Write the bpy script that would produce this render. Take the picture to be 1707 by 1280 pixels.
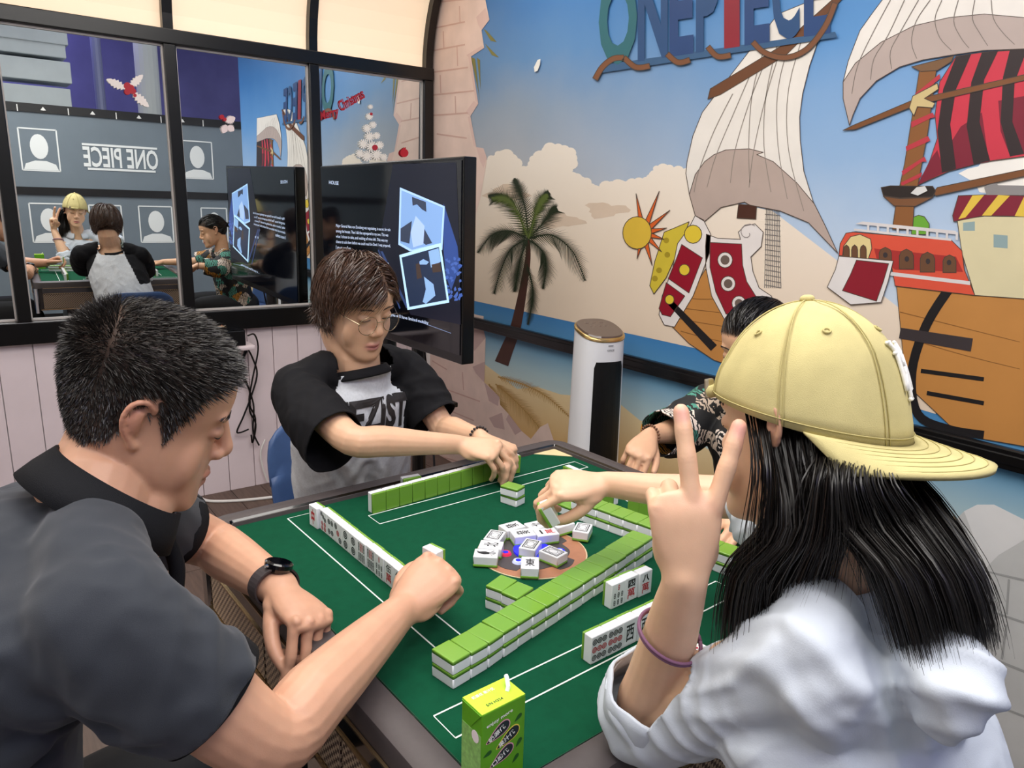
import bpy, bmesh, math, random
import numpy as np
from math import sin, cos, pi, radians as rad
from mathutils import Vector, Matrix, noise

for _o in list(bpy.data.objects): bpy.data.objects.remove(_o)
SC = bpy.context.scene
COL = SC.collection

# ------------------------------------------------------------------ camera
FPX = 1213.59
CAM = np.array([-0.79956, -0.98493, 1.39202])
YAW, PITCH, ROLL = rad(-36.592), rad(13.659), rad(1.616)
FW = np.array([-sin(YAW)*cos(PITCH), cos(YAW)*cos(PITCH), -sin(PITCH)])
_r = np.array([cos(YAW), sin(YAW), 0.0]); _u = np.cross(_r, FW)
RT = cos(ROLL)*_r + sin(ROLL)*_u
UP = -sin(ROLL)*_r + cos(ROLL)*_u
cam_data = bpy.data.cameras.new('camera')
cam_data.sensor_fit = 'HORIZONTAL'; cam_data.sensor_width = 36.0
cam_data.lens = FPX/1707*36.0
cam_data.clip_start = 0.02; cam_data.clip_end = 60
cam = bpy.data.objects.new('camera', cam_data); COL.objects.link(cam)
m = Matrix.Identity(4)
for i in range(3):
    m[i][0] = RT[i]; m[i][1] = UP[i]; m[i][2] = -FW[i]; m[i][3] = CAM[i]
cam.matrix_world = m
SC.camera = cam
# ------------------------------------------------------------------ view + world
SC.view_settings.view_transform = 'Standard'; SC.view_settings.look = 'None'
SC.view_settings.exposure = 0.0; SC.view_settings.gamma = 1.0
SC.view_settings.use_curve_mapping = False
W = bpy.data.worlds.new('world'); SC.world = W; W.use_nodes = True
W.node_tree.nodes['Background'].inputs[0].default_value = (0.92, 0.93, 1.0, 1)
W.node_tree.nodes['Background'].inputs[1].default_value = 1.0
# ------------------------------------------------------------------ room lamps and one added fill lamp (LED panels in the ceiling; fixtures are built with the ceiling)
LAMPS = [(-0.25, 0.10, 1.4, 1.0, 24.0), (0.35, 1.45, 1.2, 0.5, 9.5), (-1.55, 0.3, 0.6, 1.2, 10.0), (-0.35, -1.25, 1.7, 0.7, 26.0)]  # last entry: unseen fill lamp added behind the camera to brighten the faces
LAMP_Z = 2.72
for (lx, ly, sx, sy, pw) in LAMPS:
    l = bpy.data.lights.new('ceiling_lamp_light', 'AREA'); l.shape = 'RECTANGLE'; l.size = sx; l.size_y = sy
    l.energy = pw; l.color = (1.0, 0.97, 0.93)
    lo = bpy.data.objects.new('ceiling_lamp_light', l); COL.objects.link(lo); lo.location = (lx, ly, LAMP_Z-0.012)
# ------------------------------------------------------------------ helpers
def ray(x, y): return FW + RT*(x-853.5)/FPX - UP*(y-640)/FPX
def at(x, y, d): return CAM + ray(x, y)*d
def atz(x, y, z):
    v = ray(x, y); return CAM + v*((z-CAM[2])/v[2])
def atx(x, y, X):
    v = ray(x, y); return CAM + v*((X-CAM[0])/v[0])
def aty(x, y, Y):
    v = ray(x, y); return CAM + v*((Y-CAM[1])/v[1])
TROT = rad(2.341); FELT = 0.76
def tw(u, v, z=0.0):                     # table frame -> world
    return Vector((u*cos(TROT)-v*sin(TROT), u*sin(TROT)+v*cos(TROT), FELT+z))

def lin(c):
    if isinstance(c, str):
        c = c.lstrip('#'); c = [int(c[i:i+2], 16)/255 for i in (0, 2, 4)]
    return tuple(x/12.92 if x <= 0.04045 else ((x+0.055)/1.055)**2.4 for x in c[:3]) + (1.0,)
_M = {}
def mat(name, col, rough=0.5, metal=0.0, spec=0.5, var=0.0, vscale=20.0, bump=0.0, bscale=200.0, emit=None, estr=0.0, sss=0.0, coat=0.0, sheen=0.0, alpha=1.0, trans=0.0, stretch=None, wrinkle=0.0, wscale=16.0):
    if name in _M: return _M[name]
    M = bpy.data.materials.new(name); M.use_nodes = True
    nt = M.node_tree; b = nt.nodes['Principled BSDF']
    c = lin(col)
    b.inputs['Base Color'].default_value = c
    b.inputs['Roughness'].default_value = rough; b.inputs['Metallic'].default_value = metal
    b.inputs['Specular IOR Level'].default_value = spec
    b.inputs['Coat Weight'].default_value = coat; b.inputs['Sheen Weight'].default_value = sheen
    b.inputs['Alpha'].default_value = alpha; b.inputs['Transmission Weight'].default_value = trans
    if sss: b.inputs['Subsurface Weight'].default_value = sss; b.inputs['Subsurface Radius'].default_value = (0.012, 0.005, 0.003); b.inputs['Subsurface Scale'].default_value = 0.6
    if emit: b.inputs['Emission Color'].default_value = lin(emit); b.inputs['Emission Strength'].default_value = estr
    tc = nt.nodes.new('ShaderNodeTexCoord'); src = tc.outputs['Object']
    if stretch:
        mp = nt.nodes.new('ShaderNodeMapping'); mp.inputs['Scale'].default_value = stretch
        nt.links.new(src, mp.inputs['Vector']); src = mp.outputs['Vector']
    if var > 0:
        n = nt.nodes.new('ShaderNodeTexNoise'); n.inputs['Scale'].default_value = vscale; n.inputs['Detail'].default_value = 5
        nt.links.new(src, n.inputs['Vector'])
        r = nt.nodes.new('ShaderNodeValToRGB')
        r.color_ramp.elements[0].position = 0.3; r.color_ramp.elements[1].position = 0.7
        r.color_ramp.elements[0].color = tuple(max(0, x*(1-var)) for x in c[:3])+(1,)
        r.color_ramp.elements[1].color = tuple(min(1, x*(1+var*0.6)) for x in c[:3])+(1,)
        nt.links.new(n.outputs['Fac'], r.inputs['Fac']); nt.links.new(r.outputs['Color'], b.inputs['Base Color'])
    bp = None
    if wrinkle > 0:
        nw = nt.nodes.new('ShaderNodeTexNoise'); nw.inputs['Scale'].default_value = wscale; nw.inputs['Detail'].default_value = 2.5; nw.inputs['Distortion'].default_value = 1.6; nw.noise_type = 'RIDGED_MULTIFRACTAL'
        nt.links.new(src, nw.inputs['Vector'])
        bp = nt.nodes.new('ShaderNodeBump'); bp.inputs['Strength'].default_value = wrinkle; bp.inputs['Distance'].default_value = 0.012
        nt.links.new(nw.outputs['Fac'], bp.inputs['Height']); nt.links.new(bp.outputs['Normal'], b.inputs['Normal'])
    if bump > 0:
        bp0 = bp
        n2 = nt.nodes.new('ShaderNodeTexNoise'); n2.inputs['Scale'].default_value = bscale; n2.inputs['Detail'].default_value = 3
        nt.links.new(src, n2.inputs['Vector'])
        bp = nt.nodes.new('ShaderNodeBump'); bp.inputs['Strength'].default_value = bump; bp.inputs['Distance'].default_value = 0.002
        nt.links.new(n2.outputs['Fac'], bp.inputs['Height']); nt.links.new(bp.outputs['Normal'], b.inputs['Normal'])
        if bp0 is not None: nt.links.new(bp0.outputs['Normal'], bp.inputs['Normal'])
    _M[name] = M
    return M

def tag(o, label=None, cat=None, group=None, kind=None):
    if label: o['label'] = label
    if cat: o['category'] = cat
    if group: o['group'] = group
    if kind: o['kind'] = kind
    return o
def empty(name, loc=(0, 0, 0), rz=0.0, parent=None):
    o = bpy.data.objects.new(name, None); COL.objects.link(o); o.location = loc; o.rotation_euler = (0, 0, rz)
    o.empty_display_size = 0.05
    if parent: o.parent = parent
    return o
def link(name, me, parent=None, mats=None, smooth=False):
    if mats is not None:
        if not isinstance(mats, (list, tuple)): mats = [mats]
        for q in mats: me.materials.append(q)
    if smooth:
        me.polygons.foreach_set('use_smooth', [True]*len(me.polygons))
    o = bpy.data.objects.new(name, me); COL.objects.link(o)
    if parent: o.parent = parent
    return o
class MB:
    """collects shapes and links them as one mesh object"""
    def __init__(s): s.v = []; s.f = []; s.mi = []; s.cur = 0
    def add(s, vs, fs):
        o = len(s.v); s.v += [tuple(float(q) for q in p) for p in vs]
        for f in fs: s.f.append(tuple(i+o for i in f)); s.mi.append(s.cur)
        return s
    def box(s, c, sz, rz=0.0, M=None, bev=0.0):
        x, y, z = [q/2 for q in sz]
        if bev > 0:
            bm = bmesh.new(); bmesh.ops.create_cube(bm, size=1.0)
            for v in bm.verts: v.co = Vector((v.co.x*sz[0], v.co.y*sz[1], v.co.z*sz[2]))
            bmesh.ops.bevel(bm, geom=list(bm.edges), offset=bev, segments=2, affect='EDGES', profile=0.6)
            bm.verts.index_update()
            vs = [v.co.copy() for v in bm.verts]; fs = [[v.index for v in f.verts] for f in bm.faces]; bm.free()
        else:
            vs = [Vector((a, b, d)) for a in (-x, x) for b in (-y, y) for d in (-z, z)]
            fs = [(0, 1, 3, 2), (4, 6, 7, 5), (0, 4, 5, 1), (2, 3, 7, 6), (0, 2, 6, 4), (1, 5, 7, 3)]
        R = M if M is not None else Matrix.Rotation(rz, 3, 'Z')
        return s.add([R @ v + Vector(c) for v in vs], fs)
    def ring_loft(s, rings, cap=True, closed=True):
        o = len(s.v); n = len(rings[0]); vs = [p for r in rings for p in r]; fs = []
        for i in range(len(rings)-1):
            for j in range(n if closed else n-1):
                k = (j+1) % n; fs.append((i*n+j, i*n+k, (i+1)*n+k, (i+1)*n+j))
        if cap:
            fs.append(tuple(range(n-1, -1, -1))); b = (len(rings)-1)*n; fs.append(tuple(range(b, b+n)))
        return s.add(vs, fs)
    def tube(s, path, r, n=8, cap=True):
        path = [Vector(p) for p in path]; rr = r if isinstance(r, (list, tuple)) else [r]*len(path)
        rings = []; t0 = (path[1]-path[0]).normalized()
        a = t0.orthogonal().normalized()
        for i, p in enumerate(path):
            t = (path[min(i+1, len(path)-1)]-path[max(i-1, 0)])
            if t.length < 1e-9: t = t0
            t = t.normalized(); a = (a-t*a.dot(t)); a = a.normalized() if a.length > 1e-6 else t.orthogonal().normalized()
            b = t.cross(a); rings.append([p+(a*cos(2*pi*k/n)+b*sin(2*pi*k/n))*rr[i] for k in range(n)])
        return s.ring_loft(rings, cap)
    def cyl(s, c, r, h, n=24, r2=None):
        r2 = r if r2 is None else r2; c = Vector(c)
        return s.ring_loft([[c+Vector((r*cos(2*pi*k/n), r*sin(2*pi*k/n), 0)) for k in range(n)], [c+Vector((r2*cos(2*pi*k/n), r2*sin(2*pi*k/n), h)) for k in range(n)]])
    def poly(s, pts):
        return s.add(pts, [tuple(range(len(pts)))])
    def prism(s, pts, off):
        off = Vector(off); n = len(pts); a = [Vector(p) for p in pts]
        return s.add(a+[p+off for p in a], [tuple(range(n-1, -1, -1)), tuple(range(n, 2*n))]+[(i, (i+1) % n, n+(i+1) % n, n+i) for i in range(n)])
    def mesh(s, name):
        me = bpy.data.meshes.new(name); me.from_pydata(s.v, [], s.f); me.polygons.foreach_set('material_index', s.mi); me.update()
        return me
    def build(s, name, mats, parent=None, smooth=False):
        me = s.mesh(name)
        bm = bmesh.new(); bm.from_mesh(me); bmesh.ops.recalc_face_normals(bm, faces=list(bm.faces)); bm.to_mesh(me); bm.free()
        return link(name, me, parent, mats, smooth)
def autosmooth(o, ang=35):
    me = o.data; me.polygons.foreach_set('use_smooth', [True]*len(me.polygons))
    bm = bmesh.new(); bm.from_mesh(me)
    for e in bm.edges:
        if len(e.link_faces) == 2 and e.calc_face_angle(0) > rad(ang): e.smooth = False
    bm.to_mesh(me); bm.free(); return o
_TX = {}
def text_polys(body, size=1.0, bold=0.0, shear=0.0):
    """filled glyph outlines as (verts2d, faces), centred"""
    k = (body, bold, shear)
    if k not in _TX:
        cu = bpy.data.curves.new('t', 'FONT'); cu.body = body; cu.align_x = 'CENTER'; cu.align_y = 'CENTER'; cu.offset = bold; cu.shear = shear; cu.resolution_u = 3
        cu.size = 1.0
        o = bpy.data.objects.new('t', cu); COL.objects.link(o)
        dg = bpy.context.evaluated_depsgraph_get(); dg.update(); me = bpy.data.meshes.new_from_object(o.evaluated_get(dg))
        vs = [(v.co.x, v.co.y) for v in me.vertices]; fs = [tuple(p.vertices) for p in me.polygons]
        bpy.data.objects.remove(o); bpy.data.curves.remove(cu); bpy.data.meshes.remove(me)
        if vs:
            xs = [a for a, b in vs]; ys = [b for a, b in vs]; cx = (min(xs)+max(xs))/2; cy = (min(ys)+max(ys))/2
            vs = [(a-cx, b-cy) for a, b in vs]
        _TX[k] = (vs, fs)
    vs, fs = _TX[k]
    return [(a*size, b*size) for a, b in vs], fs
def text_fit(body, w, h, bold=0.0, shear=0.0):
    """glyphs stretched to fill w x h"""
    vs, fs = text_polys(body, 1.0, bold, shear)
    if not vs: return [], []
    mx = max(abs(a) for a, b in vs) or 1; my = max(abs(b) for a, b in vs) or 1
    return [(a/mx*w/2, b/my*h/2) for a, b in vs], fs
def smooth_curve(pts, n=6, closed=False):
    """Catmull-Rom through points"""
    P = [np.array(p, float) for p in pts]; out = []; L = len(P)
    rng = range(L if closed else L-1)
    for i in rng:
        p0 = P[(i-1) % L] if closed or i > 0 else P[0]; p1 = P[i]; p2 = P[(i+1) % L]; p3 = P[(i+2) % L] if closed or i+2 < L else P[-1]
        for k in range(n):
            t = k/n
            out.append(0.5*((2*p1)+(-p0+p2)*t+(2*p0-5*p1+4*p2-p3)*t*t+(-p0+3*p1-3*p2+p3)*t**3))
    if not closed: out.append(P[-1])
    return out
def lerp(a, b, t): return a+(b-a)*t
# ================================================================== room
XW, YM, XL, YB, ZC = 1.234, 2.511, -2.35, -2.30, 2.74
YE = -0.78
M_floor = mat('floor_wood', '#5d4a40', 0.45, var=0.35, vscale=6, stretch=(14, 1.2, 1), bump=0.1, bscale=40)
M_pinkp = mat('pink_painted_wood', '#e9dade', 0.5, var=0.06, vscale=5)
M_white = mat('white_paint', '#e9e7e4', 0.6, var=0.03, vscale=8)
M_black = mat('black_frame_paint', '#0c0b0c', 0.28, spec=0.5, var=0.2, vscale=30)
M_cream = mat('cream_lit_panel', '#f6e3cd', 0.5, emit='#ffdfb8', estr=0.55)
M_mirror = mat('mirror_glass', '#eef3f4', 0.0, metal=1.0)
M_edge = mat('pale_edge_strip', '#cfc8c4', 0.4)
M_grey = mat('grey_panel_wall', '#74808a', 0.55, var=0.08, vscale=3)
M_dark = mat('dark_rail', '#1a1a1d', 0.4)

def structure(o, label=None): o['kind'] = 'structure'; 
def st(o): o['kind'] = 'structure'; return o

fl = MB().box(((XL+XW)/2+0.5, (YB+YM)/2-1.5, -0.02), (XW-XL+2.0, YM-YB+3, 0.036)).build('floor', M_dark); st(fl)
random.seed(3)
pw = 0.142; nx = int((XW-XL)/pw)
pm = MB().box((0, 0, 0), (pw-0.0025, 1.19, 0.012), bev=0.0015).mesh('plank'); pm.materials.append(M_floor)
for i in range(-6, nx+1):
    y0 = YB+0.3-(i % 3)*0.4
    for j in range(5):
        x = XW-pw/2-i*pw; y = y0+j*1.193
        if y > YM+0.55 or y < YB-0.3 or (i < 0 and y > YE-0.6): continue
        o = bpy.data.objects.new('plank', pm); COL.objects.link(o); o.parent = fl; o.location = (x, y, -0.0055)
# --- mirror wall: pink vertical planks below, black framed mirrors, cream arched panels above
wb = MB().box(((XL+XW)/2, YM+0.075, ZC/2), (XW-XL+0.1, 0.10, ZC)).build('wall_back', M_white); st(wb)
bp = 0.1225
bpm = MB().box((0, 0, 0.40), (bp-0.003, 0.016, 0.80), bev=0.002).mesh('plank'); bpm.materials.append(M_pinkp)
for i in range(int((XW-XL)/bp)):
    o = bpy.data.objects.new('plank', bpm); COL.objects.link(o); o.parent = wb; o.location = (XW-0.035-bp/2-i*bp, YM+0.016, 0)
def bar(name, x0, x1, z0, z1, d=0.05, y=None):
    y = YM if y is None else y
    return st(MB().box(((x0+x1)/2, y, (z0+z1)/2), (x1-x0, d, z1-z0), bev=0.004).build(name, M_black))
MULL = [-1.90, -1.275, -0.655, -0.033, 0.587]
ti = 1
def nm():
    global ti; ti += 1; return 'trim_%d' % (ti-1)
bar(nm(), XL, XW-0.012, 2.008, 2.066, 0.06)
bar(nm(), XL, XW-0.012, 0.800, 0.890, 0.05)
for x in MULL: bar(nm(), x-0.024, x+0.024, 0.890, 2.008, 0.05)
bar(nm(), 1.170, XW-0.012, 0.890, 2.008, 0.05)
xs = [XL]+MULL+[1.195]
REFL_TILT = rad(0.9)
labs = ['far-left mirror pane at the edge of the room', 'mirror pane hidden mostly left of the man', 'leftmost visible mirror pane with only a narrow strip in view', 'second mirror pane, with holly sticker, reflecting the girl in the yellow cap', 'third mirror pane, reflecting the screen', 'mirror pane beside the corner post with the red lettering and snowflake tree']
for i in range(len(xs)-1):
    a, b = xs[i]+0.024, xs[i+1]-0.024
    mo = MB().box((0, 0, 0), (b-a-0.004, 0.004, 1.112)).build('mirror_pane', M_mirror)
    mo.location = ((a+b)/2, YM+0.014, 1.449); mo.rotation_euler = (REFL_TILT, 0, 0)
    tag(mo, labs[i], 'mirror', 'mirror panes in the black frame')
    fr = MB(); w, h = b-a, 1.116
    for c, s in (((0, -0.008, h/2-0.004), (w, 0.006, 0.008)), ((0, -0.008, -h/2+0.004), (w, 0.006, 0.008)), ((-w/2+0.003, -0.008, 0), (0.006, 0.006, h)), ((w/2-0.003, -0.008, 0), (0.006, 0.006, h))): fr.box(c, s)
    fr.build('edge_strip', M_edge, mo)
# arched cream panels + ribs
RA = 0.69; ZA = 2.05
def arc(y_off, n=14): return [(YM-RA+cos(t)*(RA+y_off), ZA+sin(t)*(RA+y_off)) for t in [pi/2*k/n for k in range(n+1)]]
ceil_arc = arc(0.03)
for i in range(len(xs)-1):
    a, b = xs[i]+0.018, xs[i+1]-0.018
    if i == len(xs)-2: b = 1.190
    mb = MB(); P = arc(0.02); Q = arc(0.03)
    mb.ring_loft([[(a, y, z) for y, z in P]+[(a, y, z) for y, z in reversed(Q)], [(b, y, z) for y, z in P]+[(b, y, z) for y, z in reversed(Q)]])
    tag(mb.build('arched_panel', M_cream, smooth=False), ['cream arched panel at the far left end', 'cream arched panel above the pane left of the man', 'cream arched panel above the narrow left pane', 'cream arched panel above the holly-sticker mirror', 'cream arched panel above the mirror that shows the screen', 'cream arched panel next to the curved corner rib'][i], 'panel', 'cream arched panels above the mirrors')
for x in MULL+[1.200]:
    mb = MB(); P = arc(-0.02); Q = arc(0.025); hw = 0.020
    mb.ring_loft([[(x-hw, y, z) for y, z in P]+[(x-hw, y, z) for y, z in reversed(Q)], [(x+hw, y, z) for y, z in P]+[(x+hw, y, z) for y, z in reversed(Q)]])
    st(mb.build(nm(), M_black))
# --- mural wall (right), left wall, ceiling, partition behind

wr = MB().box((XW+0.05, (YE+YM+0.15)/2, ZC/2+0.1), (0.10, YM+0.15-YE, ZC+0.2)).build('wall_right', mat('plaster', '#d9d2cc', 0.6)); st(wr)
rl = MB().box((XW-0.012, (YE+YM)/2, 0.818), (0.024, YM-YE-0.06, 0.054), bev=0.004).build('trim_20', M_black); st(rl)
rl2 = MB().box((XW-0.019, (YE+YM)/2, 0.818), (0.016, YM-YE-0.06, 0.026), bev=0.003).build('trim_21', M_black); st(rl2)
wl = MB().box((XL-0.05, (YB+YM)/2, ZC/2), (0.10, YM-YB+0.2, ZC), ).build('wall_left', M_white); st(wl)
ce = MB().box(((XL+XW)/2, (-1.75+YM-RA)/2, ZC+0.03), (XW-XL+0.2, YM-RA+1.75+0.06, 0.05)).build('ceiling', M_white); st(ce)
M_led = mat('led_diffuser', '#ffffff', 0.5, emit='#fff6ea', estr=2.0)
for i, (lx, ly, sx, sy, _) in enumerate(LAMPS):
    t = empty('ceiling_light', (lx, ly, LAMP_Z))
    tag(t, ['large square ceiling light over the card table', 'long ceiling light near the mirror wall', 'ceiling light over the left side of the room', 'added unseen fill light in the ceiling behind the camera'][i], 'ceiling light', 'ceiling lights')
    MB().box((0, 0, 0.004), (sx, sy, 0.008)).build('diffuser', M_led, t)
    f = MB()
    for c, s in (((0, sy/2+0.01, 0.006), (sx+0.04, 0.02, 0.028)), ((0, -sy/2-0.01, 0.006), (sx+0.04, 0.02, 0.028)), ((sx/2+0.01, 0, 0.006), (0.02, sy, 0.028)), ((-sx/2-0.01, 0, 0.006), (0.02, sy, 0.028))): f.box(c, s)
    f.build('frame', M_white, t)
# partition wall behind the camera: grey panels, dark rails, white framed drawings, lettering
HP = 2.02
wf = MB().box(((XL+2.1)/2, YB-0.05, HP/2), (2.1-XL, 0.08, HP)).build('wall_front', M_grey); st(wf)
for z0, z1 in ((HP-0.055, HP+0.02), (1.23, 1.30), (0.0, 0.10)):
    o = st(MB().box(((XL+2.1)/2, YB-0.004, (z0+z1)/2), (2.1-XL, 0.02, z1-z0)).build(nm(), M_dark))
    if z0 > 1.5:
        for k in range(9):
            x = XL+0.25+k*0.40
            d = MB(); d.prism([(x, YB+0.0065, 1.955+0.03+0.0), (x+0.022, YB+0.0065, 1.988), (x, YB+0.0065, 2.018), (x-0.022, YB+0.0065, 1.988)], (0, 0.003, 0)); d.build('diamond_mark', M_white, o)
            MB().box((x+0.2, YB+0.008, 1.993), (0.008, 0.003, 0.06)).build('joint_mark', M_white, o)
M_print = mat('white_print', '#eef1f0', 0.5)
def drawing(x, z, w, h, lab):
    t = empty('framed_drawing', (x, YB-0.009, z)); tag(t, lab, 'drawing', 'white drawings on the grey wall')
    f = MB(); e = 0.012
    for c, s in (((0, 0, h/2), (w, 0.004, e)), ((0, 0, -h/2), (w, 0.004, e)), ((w/2, 0, 0), (e, 0.004, h)), ((-w/2, 0, 0), (e, 0.004, h))): f.box(c, s)
    f.build('outline', M_print, t)
    # plain abstract bust stand-in: rounded head, shoulders
    b = MB(); n = 20
    b.prism([(w*0.24*cos(2*pi*k/n), 0, h*0.08+h*0.30*sin(2*pi*k/n)) for k in range(n)], (0, 0.002, 0))
    b.prism([(w*0.46, 0, -h*0.48), (w*0.40, 0, -h*0.34), (w*0.15, 0, -h*0.26), (-w*0.15, 0, -h*0.26), (-w*0.40, 0, -h*0.34), (-w*0.46, 0, -h*0.48)], (0, 0.002, 0))
    b.build('bust_shape', M_print, t)
drawing(-0.165, 1.635, 0.30, 0.37, 'white bust drawing on the grey wall, top row beside the lettering')
drawing(1.225, 1.625, 0.30, 0.37, 'white bust drawing on the grey wall, top row right of the lettering')
drawing(-0.15, 0.97, 0.30, 0.36, 'white bust drawing on the grey wall behind the yellow cap reflection')
drawing(0.785, 0.965, 0.31, 0.36, 'white bust drawing on the grey wall right of the dark-haired back reflection')
drawing(0.33, 0.965, 0.28, 0.36, 'white bust drawing on the grey wall mostly hidden between two reflected heads')
drawing(1.36, 0.96, 0.26, 0.36, 'white bust drawing low on the grey wall near its right end')
t = empty('wall_lettering', (0.515, YB-0.008, 1.60)); tag(t, 'white ONE PIECE lettering on the grey partition wall', 'lettering')
vs, fs = text_fit('ONE PIECE', 0.66, 0.19, bold=0.02)
MB().add([(-a, 0.004, b) for a, b in vs], fs).build('letters', M_print, t)
bb = MB().box((0, 0.002, 0.112), (0.66, 0.004, 0.02)).box((0, 0.002, -0.112), (0.60, 0.004, 0.02)); bb.build('bars', M_print, t)
# hall beyond the partition: violet light, white stepped pillar, ducts
M_violet = mat('violet_wall', '#7370a4', 0.7, var=0.2, vscale=2)
hall = MB().box(((XL+XW)/2, YB-3.2, 2.2), (7.0, 0.1, 4.4)).box(((XL+XW)/2, YB-1.6, 4.0), (7.0, 3.4, 0.1)).box((-4.2, YB-1.6, 2.2), (0.1, 3.3, 4.4)).box((3.6, YB-1.6, 2.2), (0.1, 3.3, 4.4)).build('wall_hall', M_violet); st(hall)
vl = bpy.data.lights.new('violet_lamp', 'AREA'); vl.size = 2.0; vl.energy = 60; vl.color = (0.58, 0.53, 1.0)
vo = bpy.data.objects.new('violet_lamp', vl); COL.objects.link(vo); vo.location = (-0.5, YB-1.6, 3.7)
pl = MB()
for k, (z, w, s) in enumerate(((2.1, 0.62, 0.30), (2.4, 0.66, 0.20), (2.62, 0.60, 0.18), (2.85, 0.95, 0.40))):
    pl.box((-0.1 if k < 3 else -0.25, YB-0.9+0.02*k, z), (w, 0.5, s), bev=0.01)
pl.box((-0.1, YB-0.9, 1.0), (0.58, 0.46, 2.0))
tag(pl.build('stepped_pillar', mat('pillar_white', '#cfd6d4', 0.7, var=0.06, vscale=6)), 'white stepped pillar rising behind the grey partition', 'pillar')
dm = mat('duct_metal', '#8f93b0', 0.4, metal=0.3)
tag(MB().tube([(0.2, YB-2.2, 3.3), (1.0, YB-1.9, 3.3), (3.2, YB-1.4, 3.4)], 0.16, 14).build('air_duct', dm), 'round air duct under the violet hall ceiling', 'duct')
tag(MB().tube([(0.55, YB-1.2, 0), (0.55, YB-1.2, 3.5)], 0.05, 12).build('service_pipe', dm), 'vertical pipe in the violet hall beyond the partition', 'pipe')
tag(MB().tube([(1.0, YB-1.0, 0), (1.0, YB-1.0, 3.9)], 0.12, 16).build('round_column', mat('column_white', '#c9ccc6', 0.6)), 'pale round column in the hall beyond the partition', 'column')

tag(MB().tube([(1.38, -1.02, 0), (1.38, -1.02, 3.6)], 0.055, 16).build('white_pipe', M_white), 'white vertical pipe beside the end of the mural wall', 'pipe')
tag(MB().box((1.78, -1.45, 1.2), (0.30, 0.30, 2.4), bev=0.01).build('white_post', M_white), 'square white post past the end of the mural wall', 'post')
# ================================================================== mahjong table
M_felt = mat('green_felt', '#084a31', 0.95, spec=0.15, var=0.10, vscale=60, bump=0.25, bscale=900, sheen=0.0)
M_rim = mat('grey_brown_rim', '#4b4444', 0.5, var=0.06, vscale=120, bump=0.15, bscale=1500)
M_gloss = mat('gloss_black', '#0b0a0a', 0.12, coat=0.6)
M_gold = mat('thin_gold_line', '#b39a76', 0.25, metal=0.9)
M_chrome = mat('chrome', '#c9c9c9', 0.15, metal=1.0)
M_line = mat('white_line', '#e8f0ea', 0.7)
M_tan = mat('tan_corner', '#e0cf9e', 0.6, var=0.06, vscale=40)
M_body = mat('table_body_dark', '#2b2422', 0.35)
def weave_mat():
    M = bpy.data.materials.new('brown_weave'); M.use_nodes = True; nt = M.node_tree; b = nt.nodes['Principled BSDF']
    tc = nt.nodes.new('ShaderNodeTexCoord'); mp = nt.nodes.new('ShaderNodeMapping'); mp.inputs['Scale'].default_value = (1, 1, 1)
    ck = nt.nodes.new('ShaderNodeTexChecker'); ck.inputs['Scale'].default_value = 150
    ck.inputs['Color1'].default_value = lin('#c2ab90'); ck.inputs['Color2'].default_value = lin('#54423a')
    wv = nt.nodes.new('ShaderNodeTexWave'); wv.inputs['Scale'].default_value = 60; wv.inputs['Distortion'].default_value = 1.0
    mx = nt.nodes.new('ShaderNodeMix'); mx.data_type = 'RGBA'; mx.blend_type = 'MULTIPLY'; mx.inputs[0].default_value = 0.4
    nt.links.new(tc.outputs['Object'], mp.inputs[0]); nt.links.new(mp.outputs[0], ck.inputs[0]); nt.links.new(mp.outputs[0], wv.inputs[0])
    nt.links.new(ck.outputs[0], mx.inputs[6]); nt.links.new(wv.outputs[0], mx.inputs[7]); nt.links.new(mx.outputs[2], b.inputs['Base Color'])
    b.inputs['Roughness'].default_value = 0.4
    return M
M_weave = weave_mat()
TB = empty('mahjong_table', (0, 0, 0), TROT)
tag(TB, 'square mahjong table with green felt top and dark padded rim', 'table')
S = 0.43; SO = 0.478
MB().box((0, 0, FELT-0.01), (2*S+0.02, 2*S+0.02, 0.02)).build('felt_top', M_felt, TB)
def rrect(h, r, n=6, z=0.0):
    out = []
    for cx, cy, a0 in ((h-r, h-r, 0), (-h+r, h-r, 90), (-h+r, -h+r, 180), (h-r, -h+r, 270)):
        for k in range(n+1):
            a = rad(a0+90*k/n); out.append((cx+r*cos(a), cy+r*sin(a), z))
    return out
rim = MB(); N6 = 8
prof = [(S-0.004, 0.004, -0.004), (S-0.002, 0.006, 0.008), (S+0.004, 0.008, 0.0125), (SO-0.010, 0.045, 0.0125), (SO-0.002, 0.050, 0.008), (SO, 0.050, 0.0), (SO, 0.050, -0.030)]
rim.ring_loft([rrect(h, r, N6, FELT+z) for h, r, z in prof], cap=False)
autosmooth(rim.build('rim', M_rim, TB), 40)
lip = MB(); lip.ring_loft([rrect(S-0.001, 0.006, N6, FELT+0.0005), rrect(S-0.001, 0.006, N6, FELT+0.009), rrect(S+0.003, 0.009, N6, FELT+0.0128), rrect(S+0.0045, 0.010, N6, FELT+0.0122)], cap=False)
lip.build('inner_lip', M_gloss, TB)
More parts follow.
